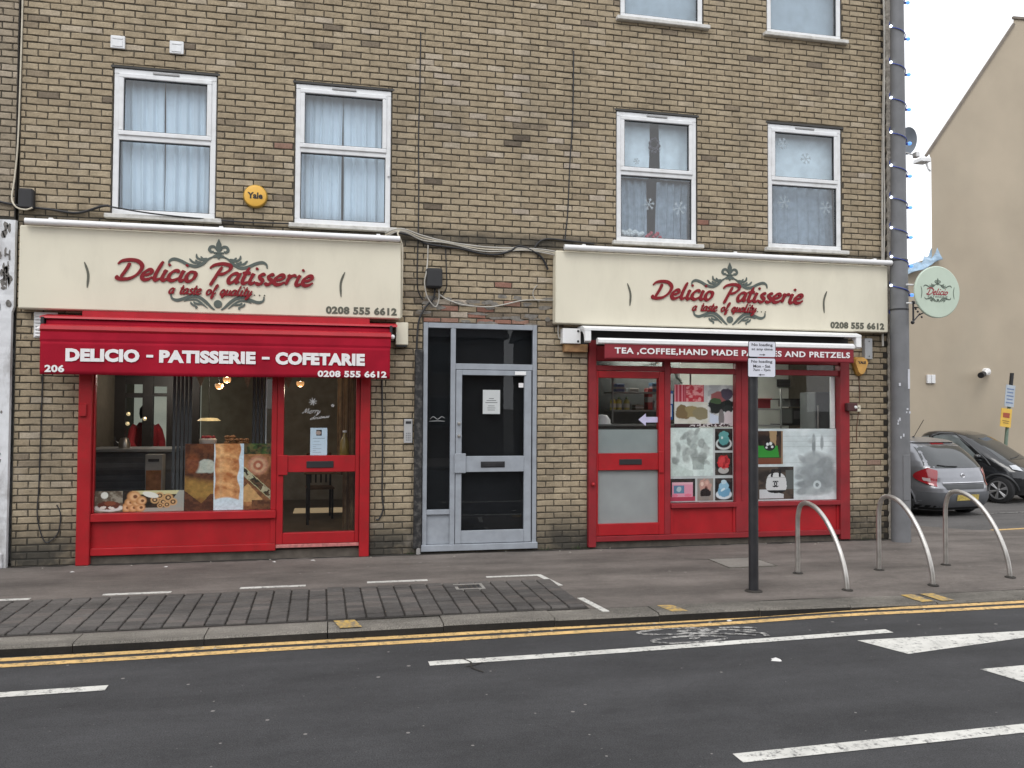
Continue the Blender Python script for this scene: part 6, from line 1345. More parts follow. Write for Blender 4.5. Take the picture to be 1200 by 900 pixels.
cable('brown_cable', [(6.93, -.008, 2.19), (6.95, -.008, 2.0), (6.94, -.008, 1.82)], .005, mat('brown_cable', (.12, .05, .03), .6), 'thin brown wire between the yellow bell box and the buzzer')
cable('brown_cable', [(6.93, -.008, 1.71), (6.90, -.008, 1.5), (6.90, -.008, 1.3)], .005, _M['brown_cable'], 'thin brown wire below the buzzer')

# ================================================================== NEIGHBOUR ON THE LEFT
nb = thing('neighbour_building', 'neighbouring brick building at the far left edge with a peeling white pilaster', 'building')
obj('wall', MB().box(-9, XL - .004, .0085, 8.0, 3.74, 8.7).box(-9, -3.43, .26, 8, -.3, 3.739), M_mortar, nb)
M_brick2 = brick_mat('pinkish_brick', [(0.0, (.15, .125, .10, 1)), (.3, (.27, .225, .165, 1)), (.7, (.34, .285, .215, 1)), (1.0, (.40, .34, .27, 1))], grime=False)
random.seed(11)
rl = brick_rects(-5.2, XL - .010, 3.78, 8.6, [], phase=.02); lay_bricks(rl, nb, M_brick2, BPROT, BC, BP, 60)
ps = MB(); V = []; F = []
def edge(z): return -3.372 + .012 * math.sin(z * 3)
N = 60
for i in range(N + 1):
    z = -.02 + 3.76 * i / N
    V += [(-3.345 if z > 2.75 else -3.365, -.02, z), (-3.352 if z > 2.75 else -3.372, -.06 + random.uniform(-.003, .003), z), (-4.1, -.06 + random.uniform(-.003, .003), z), (-4.1, .255, z), (-3.365, .255, z)]
F = [(i * 5 + j, i * 5 + j + 1, i * 5 + j + 6, i * 5 + j + 5) for i in range(N) for j in range(4)] + [(0, 1, 2, 3, 4), tuple(N * 5 + j for j in range(4, -1, -1))]
obj('pilaster', MB().add(V, F), mat('peeling_white_paint', (.66, .67, .69), .7, var=.06, scale=12, dirt=1.0, dscale=3.4, dcol=(.16, .14, .12, 1), bump=.5, bscale=14, streak=.45), nb)
fl = MB(); r_ = random.Random(5)
for k in range(30):
    cz = r_.choice((3.68, 3.62, 3.45, 3.3, 3.15, 3.05, 2.85)) + r_.uniform(-.07, .07) if k < 26 else r_.uniform(.3, 2.2); cx = -3.372 - abs(r_.gauss(0, .07)) - (.0 if k < 10 else .03)
    rx, rz = r_.uniform(.008, .035), r_.uniform(.012, .075); n_ = 9
    if k > 25: rx, rz = .012, .02
    fl.yprism([(min(-3.353, cx + rx * r_.uniform(.5, 1.2) * math.cos(2 * PI * i / n_)), min(3.735, cz + rz * r_.uniform(.5, 1.2) * math.sin(2 * PI * i / n_))) for i in range(n_)], -.0645, -.05)
obj('bare_patches', fl, mat('bare_dark_stone', (.16, .15, .14), .95, var=.4, scale=30, bump=.5), nb)['kind'] = 'stuff'
obj('pilaster_base', MB().box(-4.1, -3.40, -.085, -.0605, .0, .16, .01), _M['peeling_white_paint'], nb)
cable('black_cable', [(XL - .002, -.004, 8.6), (XL - .004, -.004, 6.5), (XL - .008, -.004, 5.2), (XL - .006, -.004, 3.76)], .007, mat('dark_mortar_gap', (.03, .027, .024), .95), 'dark sealed joint between the two brick fronts at the far left', 'joint')

# ================================================================== STREET FURNITURE
# black sign post with two plates
t = thing('sign_post', 'black sign post with two white no-loading plates at the kerb', 'sign post', (3.97, -2.60, 0))
obj('pole', MB().tube([(3.97, -2.60, -.05), (3.97, -2.60, 2.36)], .046, 16), M_blackmetal, t, smooth=True)
obj('cap', MB().ball((3.97, -2.60, 2.36), (.047, .047, .02), 14), M_blackmetal, t, smooth=True)
obj('collar', MB().lathe([(.0, .001), (.085, .001), (.075, .012), (.047, .016)], (3.97, -2.60, 0), 20), M_joint, t)
def plate(cx, cz, w, h, lines, arrow, yy):
    P = []; r = .014
    for qx, qz, a0 in ((1, 1, 0), (-1, 1, 90), (-1, -1, 180), (1, -1, 270)):
        for k in range(4):
            a = math.radians(a0 + k * 30); P.append((cx + qx * (w / 2 - r) + r * math.cos(a), cz + qz * (h / 2 - r) + r * math.sin(a)))
    pl = obj('sign_plate', MB().yprism(P, yy, yy + .004), M_black_print, t)
    obj('plate_face', MB().yprism(shrink(P, .965), yy - .0012, yy - .0002), mat('plate_white', (.66, .67, .74), .45, var=.02), pl)
    tx = []
    for s_, z0_, z1_, w_ in lines: obj('lettering', text_mesh(s_, cx - w_ / 2, cx + w_ / 2, z0_, z1_, yy - .0022, .0008, bold=.012), M_black_print, pl)
    az = cz - h / 2 + .022
    d = 1 if arrow == 'r' else -1
    obj('arrow', MB().yprism([(cx - d * .030, az - .003), (cx + d * .012, az - .003), (cx + d * .012, az - .010), (cx + d * .034, az), (cx + d * .012, az + .010), (cx + d * .012, az + .003), (cx - d * .030, az + .003)], yy - .0030, yy - .0022), M_black_print, pl)
plate(4.030, 2.316, .288, .150, (('No loading', 2.338, 2.372, .22), ('at any time', 2.298, 2.328, .22)), 'r', -2.665)
plate(4.026, 2.140, .292, .182, (('No loading', 2.178, 2.212, .22), ('Mon - Sat', 2.140, 2.168, .18), ('7am - 7pm', 2.100, 2.130, .18)), 'l', -2.665)
obj('clip', MB().box(3.93, 4.01, -2.662, -2.64, 2.30, 2.33).box(3.93, 4.01, -2.662, -2.64, 2.13, 2.16), M_steel, t)

# three bowed cycle stands
def stand_pts(x0, y0, x1, y1, h):
    prof = [(0, -.04), (0, .3), (0, .56), (.012, .66), (.045, .745), (.11, .785), (.20, .785), (.32, .745), (.45, .65), (.57, .51), (.66, .36), (.72, .22), (.755, .08), (.765, -.04)]
    return [(x0 + (x1 - x0) * s / .765, y0 + (y1 - y0) * s / .765, z * h) for s, z in catmull(prof, 4)]
for k, (a, l) in enumerate((((4.865, -1.90, 4.928, -2.67, .965), 'bowed steel cycle stand nearest the black sign post'), ((5.843, -1.90, 5.924, -2.63, 1.03), 'bowed steel cycle stand in front of the lamp column, middle of the three'), ((6.782, -1.78, 6.976, -2.48, 1.06), 'bowed steel cycle stand at the right edge, in front of the grey car'))):
    t = thing('cycle_stand', l, 'bike rack', (a[0], a[1], 0), 'bowed cycle stands along the kerb')
    obj('hoop', MB().tube(stand_pts(*a), .0245, 12), M_steel, t, smooth=True)
    for (x, y) in ((a[0], a[1]), (a[2], a[3])): obj('foot_ring', MB().lathe([(.025, .016), (.05, .010), (.055, .001)], (x, y, drop(x, y)), 16), M_joint, t)

# lamp column with its winter light string
PX_, PY_ = 7.418, -.20
t = thing('lamp_column', 'tall blue-grey lamp column at the corner of the brick building', 'lamp post', (PX_, PY_, 0))
M_col = mat('blue_grey_column', (.150, .153, .160), .55, var=.12, scale=5, dirt=.25, dscale=6, dcol=(.2, .2, .22, 1), bump=.05)
obj('base_sleeve', MB().tube([(PX_, PY_, -.05), (PX_, PY_, 3.0), (PX_, PY_, 3.72), (PX_, PY_, 3.78)], [.122, .117, .108, .100], 28), M_col, t, smooth=True)
obj('shaft', MB().tube([(PX_, PY_, 3.76), (PX_, PY_, 7.3), (PX_, PY_, 9.5)], [.102, .085, .07], 24), M_col, t, smooth=True)
obj('door_panel', MB().box(PX_ - .05, PX_ + .05, PY_ - .126, PY_ - .10, .55, 1.15, .006), M_col, t)
for k in range(9):
    a = random.uniform(-.9, .6); z = random.uniform(1.35, 2.1)
    x, y = PX_ + .119 * math.sin(a), PY_ - .119 * math.cos(a)
    obj('torn_label', MB().box(x - random.uniform(.006, .02), x + random.uniform(.006, .02), y - .004, y + .003, z, z + random.uniform(.01, .05)), mat('torn_paper', (.55, .56, .6), .8), t)
obj('pole_label', MB().box(PX_ + .035, PX_ + .065, PY_ - .118, PY_ - .10, 2.02, 2.28, .002), mat('torn_paper', (.55, .56, .6), .8), t)
def rad(z): return np.interp(z, [0, 3.0, 3.74, 3.78, 7.3, 9.5], [.122, .117, .108, .103, .085, .07])
ls = thing('light_string', 'string of blue and white bulbs wound round the lamp column', 'fairy lights', (PX_, PY_, 3.3))
pts = []; z = 8.9; zs = []
M_wire = mat('blue_wire', (.03, .06, .30), .5)
turn = 0
def gap(z): return np.interp(z, [3.3, 4, 5, 6, 7.3, 9], [.40, .38, .43, .47, .50, .5])
th = PI
while z > 3.35:
    for s_ in range(16):
        a = th + s_ / 16 * 2 * PI; r = rad(z) + .012
        zz = z - gap(z) * (.30 * min(s_, 8) / 8 + .70 * max(0, s_ - 8) / 8)
        pts.append((PX_ + r * math.cos(a), PY_ + r * math.sin(a), zz))
    zs.append(z); z -= gap(z)
obj('wire', MB().tube(pts, .0065, 6), M_wire, ls, smooth=True)
M_bw = mat('white_led', (.9, .95, 1), .3, emis=(.85, .93, 1, 1), estr=3.2); M_bb = mat('blue_led', (.1, .25, .8), .3, emis=(.12, .35, 1, 1), estr=1.2)
for z in zs:
    r = rad(z) + .012
    obj('white_bulb', MB().ball((PX_ - r - .02, PY_ - .03, z), .019, 10), M_bw, ls, smooth=True)
    zb_ = z - gap(z) * .30; x = PX_ + r + .012
    obj('blue_bulb', MB().ball((x + .036, PY_ - .03, zb_), (.030, .026, .024), 10), M_bb, ls, smooth=True)
    obj('bulb_socket', MB().tube([(x - .02, PY_ - .02, zb_ - .005), (x + .012, PY_ - .02, zb_)], .016, 8), M_wire, ls)
cable('pale_cable', [(PX_ - .12, -.06, 9.0), (PX_ - .105, -.06, 7.6), (PX_ - .10, -.07, 6.9), (PX_ - .115, -.06, 6.0), (PX_ - .13, -.05, 5.0), (PX_ - .14, -.05, 4.0), (PX_ - .145, -.05, 3.2), (PX_ - .15, -.06, 2.6)], .014, M_cw, 'pale twisted cable hanging down the left side of the lamp column')
cable('pale_cable', [(PX_ - .10, -.09, 9.0), (PX_ - .12, -.09, 7.4), (PX_ - .115, -.09, 6.4), (PX_ - .135, -.09, 5.4), (PX_ - .13, -.09, 4.4), (PX_ - .15, -.08, 3.5)], .009, M_cw, 'second, thinner pale cable beside the twisted one left of the lamp column')

# hanging round sign on its bracket
t = thing('hanging_sign', 'round pale green hanging sign reading Delicio Patisserie on an iron bracket', 'sign', (7.83, -.40, 3.3))
cx, cz, y = 7.833, 3.306, -.40
obj('disc', MB().lathe([(0, -.018), (.335, -.018), (.345, -.010), (.345, .010), (.335, .018), (0, .018)], (cx, y, cz), 48, 'y'), mat('pale_green_sign', (.50, .59, .49), .5, var=.04), t)
mb = MB(); ornament(cx, y - .0185, mb, .40, cz - .40 * 3.16, .0015); obj('ornament', mb, mat('sign_line_green', (.10, .13, .10), .6), t)
mb = MB()
for s in (-1, 1): strokes_to_mb([[(cx + s * .255, cz + .07), (cx + s * .240, cz), (cx + s * .252, cz - .09)]], lambda a, b: (a, b), .005, .0015, mb=mb, y0=y - .0185, even=True)
obj('side_line', mb, _M['sign_line_green'], t)
obj('red_lettering', script_text('Delicio', cx - .165, cx + .15, cz - .035, .044, .0085, .0015, y - .0195, slant=.26), mat('sign_red', (.32, .04, .05), .6), t)
obj('lettering', text_mesh('PATISSERIE', cx - .15, cx + .15, cz - .078, cz - .052, y - .0187, .001, bold=.01, space=1.2), _M['sign_line_green'], t)
ir = MB(); yb = y + .055
ir.tube([(PX_ + .10, yb, 2.90), (PX_ + .10, yb, 3.16)], .012, 8); ir.tube([(PX_ + .10, yb, 3.10), (7.78, yb, 3.10), (7.88, yb, 3.12)], .008, 6); ir.tube([(PX_ + .10, yb, 2.915), (7.60, yb, 3.0), (7.80, yb, 3.09), (7.87, yb, 3.16)], .009, 6)
ir.tube(catmull([(7.76, yb, 3.16), (7.81, yb, 3.14), (7.84, yb, 3.10), (7.82, yb, 3.05), (7.78, yb, 3.06)], 5), .008, 6)
for k in range(4): ir.tube([(PX_ + .13 + k * .03, yb, 3.09 - k * .035), (PX_ + .145 + k * .03, yb, 3.072 - k * .035)], .012, 6)
ir.ball((PX_ + .10, yb, 3.165), .026, 8); ir.ball((PX_ + .09, yb, 2.90), .026, 8)
obj('iron_bracket', ir, M_blackmetal, t)
ar = MB(); ar.tube([(PX_, yb, 3.40), (7.52, yb, 3.40)], .011, 8); ar.tube([(PX_, yb, 3.155), (7.60, yb, 3.155)], .009, 8); ar.tube([(7.83, yb, 3.08), (7.83, yb - .03, 3.12)], .01, 6)
obj('fixing_arm', ar, M_white_metal, t)
bd = MB()
for z in (3.08, 3.74): bd.lathe([(rad(z) + .001, -.012), (rad(z) + .004, -.010), (rad(z) + .004, .010), (rad(z) + .001, .012)], (PX_, PY_, z), 24)
obj('pole_band', bd, M_blackmetal, t)
# satellite dish on the side wall
t = thing('satellite_dish', 'grey satellite dish behind the lamp column at first-floor height', 'satellite dish', (7.3, .6, 5.4))
dish = MB().lathe([(0, .05), (.08, .045), (.15, .025), (.20, 0), (.205, -.002), (.15, .018), (.0, .042)], (0, 0, 0), 28, 'y')
R_ = Matrix.Rotation(.25, 4, 'Z') @ Matrix.Rotation(.25, 4, 'X'); dish.v = [tuple(Vector((8.50, 1.0, 5.82)) + (R_ @ Vector(p))) for p in dish.v]
obj('reflector', dish, mat('dish_grey', (.22, .25, .29), .5), t, smooth=True)
obj('arm', MB().tube([(8.44, .97, 5.63), (8.46, .78, 5.53)], .012, 6).box(8.42, 8.49, .71, .80, 5.49, 5.57, .01), M_white_metal, t)
obj('wall_bracket', MB().tube([(7.45, 1.1, 5.70), (8.2, 1.08, 5.70), (8.48, 1.04, 5.80)], .016, 8), M_blackmetal, t)

# ================================================================== BEYOND THE CORNER
hb = thing('rendered_house', 'tall beige rendered gable wall across the parking court', 'building')
Y8 = 8.5
gb = MB(); gb.prism([(7.6, -.6), (40, -.6), (40, 12.9), (17.60, 12.15), (17.58, 11.95), (14.98, 8.33), (15.04, 8.2), (15.04, 5.66), (14.3, 5.42), (13.0, 5.25), (7.6, 5.15)], lambda a, b: (a, Y8, b), lambda a, b: (a + .34, Y8 + .35, b)); obj('wall', gb, M_render, hb)
vg = MB()
for a, b in (((14.88, 8.27), (17.60, 12.0)), ((17.56, 12.16), (40, 12.95))):
    dx, dz = b[0] - a[0], b[1] - a[1]; L_ = math.hypot(dx, dz); nx, nz = -dz / L_, dx / L_
    vg.yprism([(a[0] - nx * .03, a[1] - nz * .03), (b[0] - nx * .03, b[1] - nz * .03), (b[0] + nx * .035, b[1] + nz * .035), (a[0] + nx * .035, a[1] + nz * .035)], Y8 - .04, Y8 + .02)
obj('verge', vg, mat('grey_brown_verge', (.20, .17, .14), .8), hb)
obj('roof', MB().add([(15.3, Y8 + .3, 8.20), (18.0, Y8 + .3, 11.92), (23.4, Y8 + 6, 11.92), (20.7, Y8 + 6, 8.20)], [(0, 1, 2, 3)]), mat('slate_roof', (.10, .10, .11), .8), hb)
obj('gutter_end', MB().box(14.70, 15.0, Y8 - .06, Y8 + .25, 8.12, 8.22, .01).tube([(14.92, Y8 + .05, 8.15), (14.98, Y8 + .02, 7.95), (15.04, Y8 + .02, 7.9)], .03, 8), M_white_metal, hb)
fn = lambda u, v: (13.9 + 1.30 * u, Y8 - .25 + .12 * math.sin(u * 9) + .25 * v, 5.10 + .50 * u ** 1.3 + (.10 + .16 * u + .10 * (u > .88)) * v + .035 * math.sin(u * 23 + v * 4) * (.3 + v))
tp = obj('tarpaulin', MB().grid(fn, 24, 6), mat('blue_tarp', (.26, .38, .50), .5, var=.35, scale=6, dirt=.8, dscale=5, dcol=(.6, .7, .78, 1)), smooth='all', normals=False); tp.modifiers.new('t', 'SOLIDIFY').thickness = .01
tag(tp, 'crumpled blue tarpaulin on top of the low beige wall', 'tarpaulin')
t = thing('wall_camera', 'white bullet security camera on the beige gable wall', 'camera', (16.5, Y8 - .2, 2.7))
obj('mount', MB().lathe([(0, -.12), (.09, -.10), (.10, 0)], (16.60, Y8, 2.74), 16, 'y'), M_white_metal, t); obj('housing', MB().tube([(16.60, Y8 - .10, 2.74), (16.20, Y8 - .38, 2.66)], .065, 14), M_white_metal, t, smooth=True)
obj('lens_hood', MB().tube([(16.21, Y8 - .375, 2.662), (16.02, Y8 - .50, 2.622)], .075, 14), M_black, t, smooth=True)
t = thing('utility_box', 'small white twin utility box on the beige wall', 'box', (14.95, Y8 - .05, 2.53)); obj('case', MB().box(14.83, 14.94, Y8 - .06, Y8 + .002, 2.42, 2.64, .008), M_white_metal, t); obj('case', MB().box(14.955, 15.07, Y8 - .06, Y8 - .0, 2.42, 2.64, .008), M_white_metal, t)
# parking sign post
t = thing('parking_sign', 'leaning parking sign post with a pale blue plate and a yellow plate', 'sign post', (16.2, 7.6, SZ(7.6)))
A = Vector((16.23, 7.6, -.25)); B = Vector((16.57, 7.6, 2.66)); dv = (B - A).normalized()
obj('pole', MB().tube([A, B], .042, 12), mat('green_grey_pole', (.16, .22, .17), .5), t, smooth=True)
obj('pole_top', MB().tube([A + dv * 2.52, A + dv * 2.94], .046, 12), M_black, t)
def tilted(name, c, w, h, m_, yy, parent):
    q = []
    ux = Vector((dv.z, 0, -dv.x))
    for a, b in ((-1, -1), (1, -1), (1, 1), (-1, 1)): q.append(c + ux * (a * w / 2) + dv * (b * h / 2))
    V = [(p.x, yy, p.z) for p in q] + [(p.x, yy + .01, p.z) for p in q]
    return obj(name, MB().add(V, [(0, 1, 2, 3), (4, 7, 6, 5), (0, 4, 5, 1), (1, 5, 6, 2), (2, 6, 7, 3), (3, 7, 4, 0)]), m_, parent)
C1 = Vector((16.43, 7.5, 2.10)); C2 = Vector((16.31, 7.5, 1.56))
p1_ = tilted('blue_plate', C1, .27, .54, mat('plate_pale_blue', (.42, .47, .52), .5), 7.52, t)
for k in range(5): tilted('plate_line', C1 + dv * (.17 - k * .085), .20 - .03 * (k % 2), .030, mat('plate_blue_print', (.16, .22, .36), .5), 7.516, p1_)
p2_ = tilted('yellow_plate', C2, .31, .46, mat('plate_yellow', (.72, .46, .08), .5), 7.52, t)
tilted('red_print', C2 + dv * .06, .19, .12, mat('plate_red', (.36, .08, .04), .6), 7.516, p2_); tilted('plate_line', C2 - dv * .08, .2, .02, mat('plate_brown_print', (.3, .18, .05), .6), 7.516, p2_); tilted('plate_line', C2 - dv * .13, .16, .02, _M['plate_brown_print'], 7.516, p2_)

# ================================================================== CARS (bodies as stacks of rounded outlines)
class Car:
    def __init__(s, zs, xr, xf, hw, n=4.5):
        s.z, s.xr, s.xf, s.hw, s.n = zs, xr, xf, hw, n
    def ring(s, z):
        return np.interp(z, s.z, s.xr), np.interp(z, s.z, s.xf), np.interp(z, s.z, s.hw)
    def at_y(s, y, z, end='rear', off=0.0):
        a, b, h = s.ring(z); c = (a + b) / 2; L = (b - a) / 2; q = max(0, 1 - min(1, abs(y) / h) ** s.n) ** (1 / s.n)
        return (c - (L * q + off), y, z) if end == 'rear' else (c + (L * q + off), y, z)
    def at_x(s, x, z, side=-1, off=0.0):
        a, b, h = s.ring(z); c = (a + b) / 2; L = (b - a) / 2; q = max(0, 1 - min(1, abs(x - c) / L) ** s.n) ** (1 / s.n)
        return (x, side * (h * q + off), z)
    def body(s, levels, n=72):
        V = []; F = []
        for z in levels:
            a, b, h = s.ring(z); c = (a + b) / 2; L = (b - a) / 2
            for k in range(n):
                t = 2 * PI * k / n; co, si = math.cos(t), math.sin(t)
                V.append((c + L * math.copysign(abs(co) ** (2 / s.n), co), h * math.copysign(abs(si) ** (2 / s.n), si), z))
        m_ = len(levels)
        F = [(i * n + k, i * n + (k + 1) % n, (i + 1) * n + (k + 1) % n, (i + 1) * n + k) for i in range(m_ - 1) for k in range(n)]
        F += [tuple(range(n - 1, -1, -1)), tuple((m_ - 1) * n + k for k in range(n))]
        return MB().add(V, F)
    def patch(s, fn, corners, nu=10, nv=6, off=.006):
        """corners: (c, z) for bottom-left, bottom-right, top-right, top-left"""
        bl, br, tr, tl = corners
        def g(u, v):
            c = (bl[0] * (1 - u) + br[0] * u) * (1 - v) + (tl[0] * (1 - u) + tr[0] * u) * v
            z = (bl[1] * (1 - u) + br[1] * u) * (1 - v) + (tl[1] * (1 - u) + tr[1] * u) * v
            return fn(c, z, off)
        return MB().grid(g, nu, nv)
def arch(mb_x, r, side, car, z0, n=14, thick=.03, off=.012):
    return [tuple(car.at_x(mb_x + r * math.cos(PI * i / n), z0 + r * math.sin(PI * i / n), side, off)) for i in range(n + 1)]
M_tyre = mat('tyre', (.018, .018, .019), .85); M_rim = mat('alloy_rim', (.35, .35, .36), .35, metal=.7)
M_carglass = mat('dark_car_glass', (.030, .035, .037), .06, spec=.9)
M_arch = mat('wheel_arch_black', (.008, .008, .009), .9)
M_chrome = mat('chrome', (.7, .7, .72), .15, metal=1.0)
def wheel(parent, x, y, r, w, side, spokes=5):
    wh = obj('wheel', MB().lathe([(.0, -w / 2), (r * .8, -w / 2), (r * .97, -w * .38), (r, -w * .2), (r, w * .2), (r * .97, w * .38), (r * .8, w / 2), (0, w / 2)], (x, y, r), 30, 'y'), M_tyre, parent, smooth=True, local=True)
    yy = y + side * w * .5
    rim = MB(); rim.lathe([(r * .66, 0), (r * .70, side * .012), (r * .62, side * .012), (r * .60, 0)], (x, yy, r), 28, 'y')
    for k in range(spokes):
        t = k * 2 * PI / spokes + .3
        for q in (-.10, .10):
            rim.tube([(x + r * .12 * math.cos(t), yy + side * .008, r + r * .12 * math.sin(t)), (x + r * .63 * math.cos(t + q), yy + side * .006, r + r * .63 * math.sin(t + q))], .018, 6)
    rim.ball((x, yy + side * .006, r), (r * .16, .02, r * .16), 12)
    obj('rim', rim, M_rim, wh, local=True)
    return wh
# --- grey hatchback, seen from its rear left corner
M_silver = mat('dark_silver_paint', (.26, .265, .285), .28, metal=.55, var=.05, coat=.6)
M_bump = mat('grey_bumper', (.12, .125, .135), .45, metal=.2)
t = thing('parked_car', 'dark silver hatchback parked behind the lamp column, seen from the rear', 'car', (11.35, 3.15, -.25)); t.rotation_euler = (0, 0, math.radians(98))
zs_ = [.16, .24, .34, .46, .58, .66, .76, .86, .95, 1.05, 1.20, 1.32, 1.39, 1.43, 1.455]
xr_ = [.16, .08, .02, .0, .01, .06, .075, .11, .17, .26, .42, .58, .72, .90, 1.15]
xf_ = [4.05, 4.18, 4.24, 4.24, 4.22, 4.18, 4.05, 3.75, 3.30, 2.98, 2.72, 2.50, 2.32, 2.15, 1.95]
hw_ = [.78, .84, .865, .875, .875, .875, .87, .86, .84, .80, .73, .67, .61, .54, .42]
car = Car(zs_, xr_, xf_, hw_, 5)
lv = sorted(set([round(z, 3) for z in np.linspace(.16, 1.455, 40)] + zs_))
obj('body', car.body(lv), M_silver, t, smooth=True, local=True)
rear = lambda c, z, off: car.at_y(c, z, 'rear', off); left = lambda c, z, off: car.at_x(c, z, 1, off); right_ = lambda c, z, off: car.at_x(c, z, -1, off)
obj('rear_window', car.patch(rear, [(.70, .93), (-.70, .93), (-.56, 1.335), (.56, 1.335)], 14, 8), M_carglass, t, smooth='all', local=True, normals=False)
for fn, s_ in ((left, 1), (right_, -1)):
    obj('side_window', car.patch(fn, [(.52, .95), (1.45, .93), (1.42, 1.32), (.80, 1.31)], 8, 6), M_carglass, t, smooth='all', local=True, normals=False)
    obj('side_window', car.patch(fn, [(1.52, .93), (3.0, .93), (2.45, 1.30), (1.50, 1.33)], 8, 6), M_carglass, t, smooth='all', local=True, normals=False)
    # tail light wraps the corner
    def tl(u, v, s_=s_):
        z = .60 + .29 * v; wv = math.sin(PI * min(1, max(0, .15 + .7 * v)))
        a, b, h = car.ring(z); L = (b - a) / 2; c = (a + b) / 2
        tt = math.radians(8 + (40 - 8) * u) if True else 0
        # walk the outline from the rear face round to the flank
        ph = PI - math.radians(17 + 34 * u * wv + 6 * (1 - v)); co, si = math.cos(ph), math.sin(ph)
        return (c + (L + .008) * math.copysign(abs(co) ** (2 / 5), co), s_ * (h + .008) * abs(si) ** (2 / 5), z + .05 * u)
    obj('tail_light', MB().grid(tl, 12, 8), mat('red_lens', (.32, .012, .02), .12, spec=.8, coat=.8), t, smooth='all', local=True, normals=False)
    def tl2(u, v, s_=s_):
        p_ = tl(.30 + .35 * u, .25 + .2 * v); a, b, h = car.ring(p_[2]); return (p_[0] - .004, p_[1] + s_ * .004, p_[2])
    obj('reversing_light', MB().grid(tl2, 6, 3), mat('clear_lens', (.55, .45, .45), .15), t, smooth='all', local=True, normals=False)
    for ax in (.78, 3.42):
        ar_ = MB(); pts_ = [car.at_x(ax + .36 * math.cos(PI * i / 16), .30 + .36 * math.sin(PI * i / 16), s_, .004) for i in range(17)] + [car.at_x(ax - .36, .16, s_, .004), car.at_x(ax + .36, .16, s_, .004)]
        c_ = car.at_x(ax, .35, s_, .004); ar_.add(pts_ + [c_], [(i, (i + 1) % 19, 19) for i in range(19)]); obj('wheel_arch', ar_, M_arch, t, local=True, normals=False)
        lip = MB().tube([car.at_x(ax + .37 * math.cos(PI * i / 16), .30 + .37 * math.sin(PI * i / 16), s_, .004) for i in range(17)], .018, 6); obj('arch_lip', lip, M_silver, t, smooth=True, local=True)
        wheel(t, ax, s_ * .80, .315, .2, s_)
obj('rear_bumper', car.patch(rear, [(.80, .22), (-.80, .22), (-.80, .50), (.80, .50)], 20, 6, .035), M_bump, t, smooth='all', local=True, normals=False)
obj('bumper_skirt', car.patch(rear, [(.74, .17), (-.74, .17), (-.78, .26), (.78, .26)], 20, 3, .030), M_arch, t, smooth='all', local=True, normals=False)
obj('number_plate', car.patch(rear, [(.26, .35), (-.26, .35), (-.26, .455), (.26, .455)], 6, 2, .046), mat('plate_yellow_reflective', (.55, .42, .12), .4, var=.3, scale=40), t, local=True, normals=False)
obj('tailgate_recess', car.patch(rear, [(.44, .545), (-.44, .545), (-.50, .64), (.50, .64)], 10, 3, .006), mat('recess_grey', (.05, .052, .055), .5), t, smooth='all', local=True, normals=False)
obj('chrome_strip', MB().tube([rear(c, .665, .012) for c in np.linspace(.50, -.50, 12)], .012, 6), M_chrome, t, smooth=True, local=True)
bx, by, bz = rear(0, .79, .006)
bd = MB().lathe([(.040, -.006), (.048, 0), (.040, .006), (.034, 0), (.040, -.006)], (0, 0, 0), 20, 'x'); bd.v = [(bx + p_[0], by + p_[1], bz + p_[2]) for p_ in bd.v]
bd.tube([(bx - .002, -.036, bz + .012), (bx - .002, .006, bz + .004), (bx - .002, -.006, bz - .004), (bx - .002, .036, bz - .012)], .006, 5)
obj('badge', bd, M_chrome, t, local=True)
obj('wiper', MB().tube([rear(.05, .955, .02), rear(.30, .965, .025), rear(.48, .985, .02)], .009, 6), M_black, t, local=True)
obj('brake_light', car.patch(rear, [(.16, 1.345), (-.16, 1.345), (-.16, 1.375), (.16, 1.375)], 4, 1, .01), _M['red_lens'], t, local=True, normals=False)
obj('roof_spoiler', MB().grid(lambda u, v: (lambda q: (q[0] - .03 * (1 - v), q[1], q[2] + .006))(rear(.56 - 1.12 * u, 1.375 + .05 * v, .01)), 12, 3), M_silver, t, smooth='all', local=True, normals=False)
obj('aerial', MB().tube([(1.20, 0, 1.45), (.95, 0, 1.80)], .006, 5).ball((1.2, 0, 1.455), .025, 8), M_black, t, local=True)
for s_ in (1, -1): obj('door_mirror', MB().ball((2.75, s_ * .93, .98), (.06, .10, .07), 12), M_silver, t, smooth=True, local=True)
obj('door_seam', MB().tube([left(1.48, z, .001) for z in np.linspace(.30, .93, 8)], .005, 5), M_arch, t, local=True)
# --- small black car, nose to the right
M_blackcar = mat('black_car_paint', (.010, .011, .013), .18, var=.05, coat=.8)
t = thing('parked_car', 'small black two-seater car parked by the beige wall, nose to the right', 'car', (13.81, 7.51, -.25)); t.rotation_euler = (0, 0, math.radians(-66))
zs_ = [.18, .28, .40, .55, .68, .78, .86, .95, 1.05, 1.20, 1.35, 1.44, 1.49, 1.515]
xr_ = [.12, .05, .02, .0, .0, .02, .04, .07, .10, .16, .24, .32, .42, .60]
xf_ = [2.48, 2.56, 2.60, 2.60, 2.56, 2.46, 2.34, 2.20, 2.05, 1.82, 1.56, 1.38, 1.20, 1.02]
hw_ = [.66, .73, .755, .76, .76, .755, .75, .74, .72, .68, .63, .58, .53, .46]
car = Car(zs_, xr_, xf_, hw_, 4.2); lv = sorted(set([round(z, 3) for z in np.linspace(.18, 1.515, 40)] + zs_))
obj('body', car.body(lv), M_blackcar, t, smooth=True, local=True)
front = lambda c, z, off: car.at_y(c, z, 'front', off)
M_seethru = mat('car_glass_pale', (.16, .18, .18), .05, spec=.9, var=.35, scale=4)
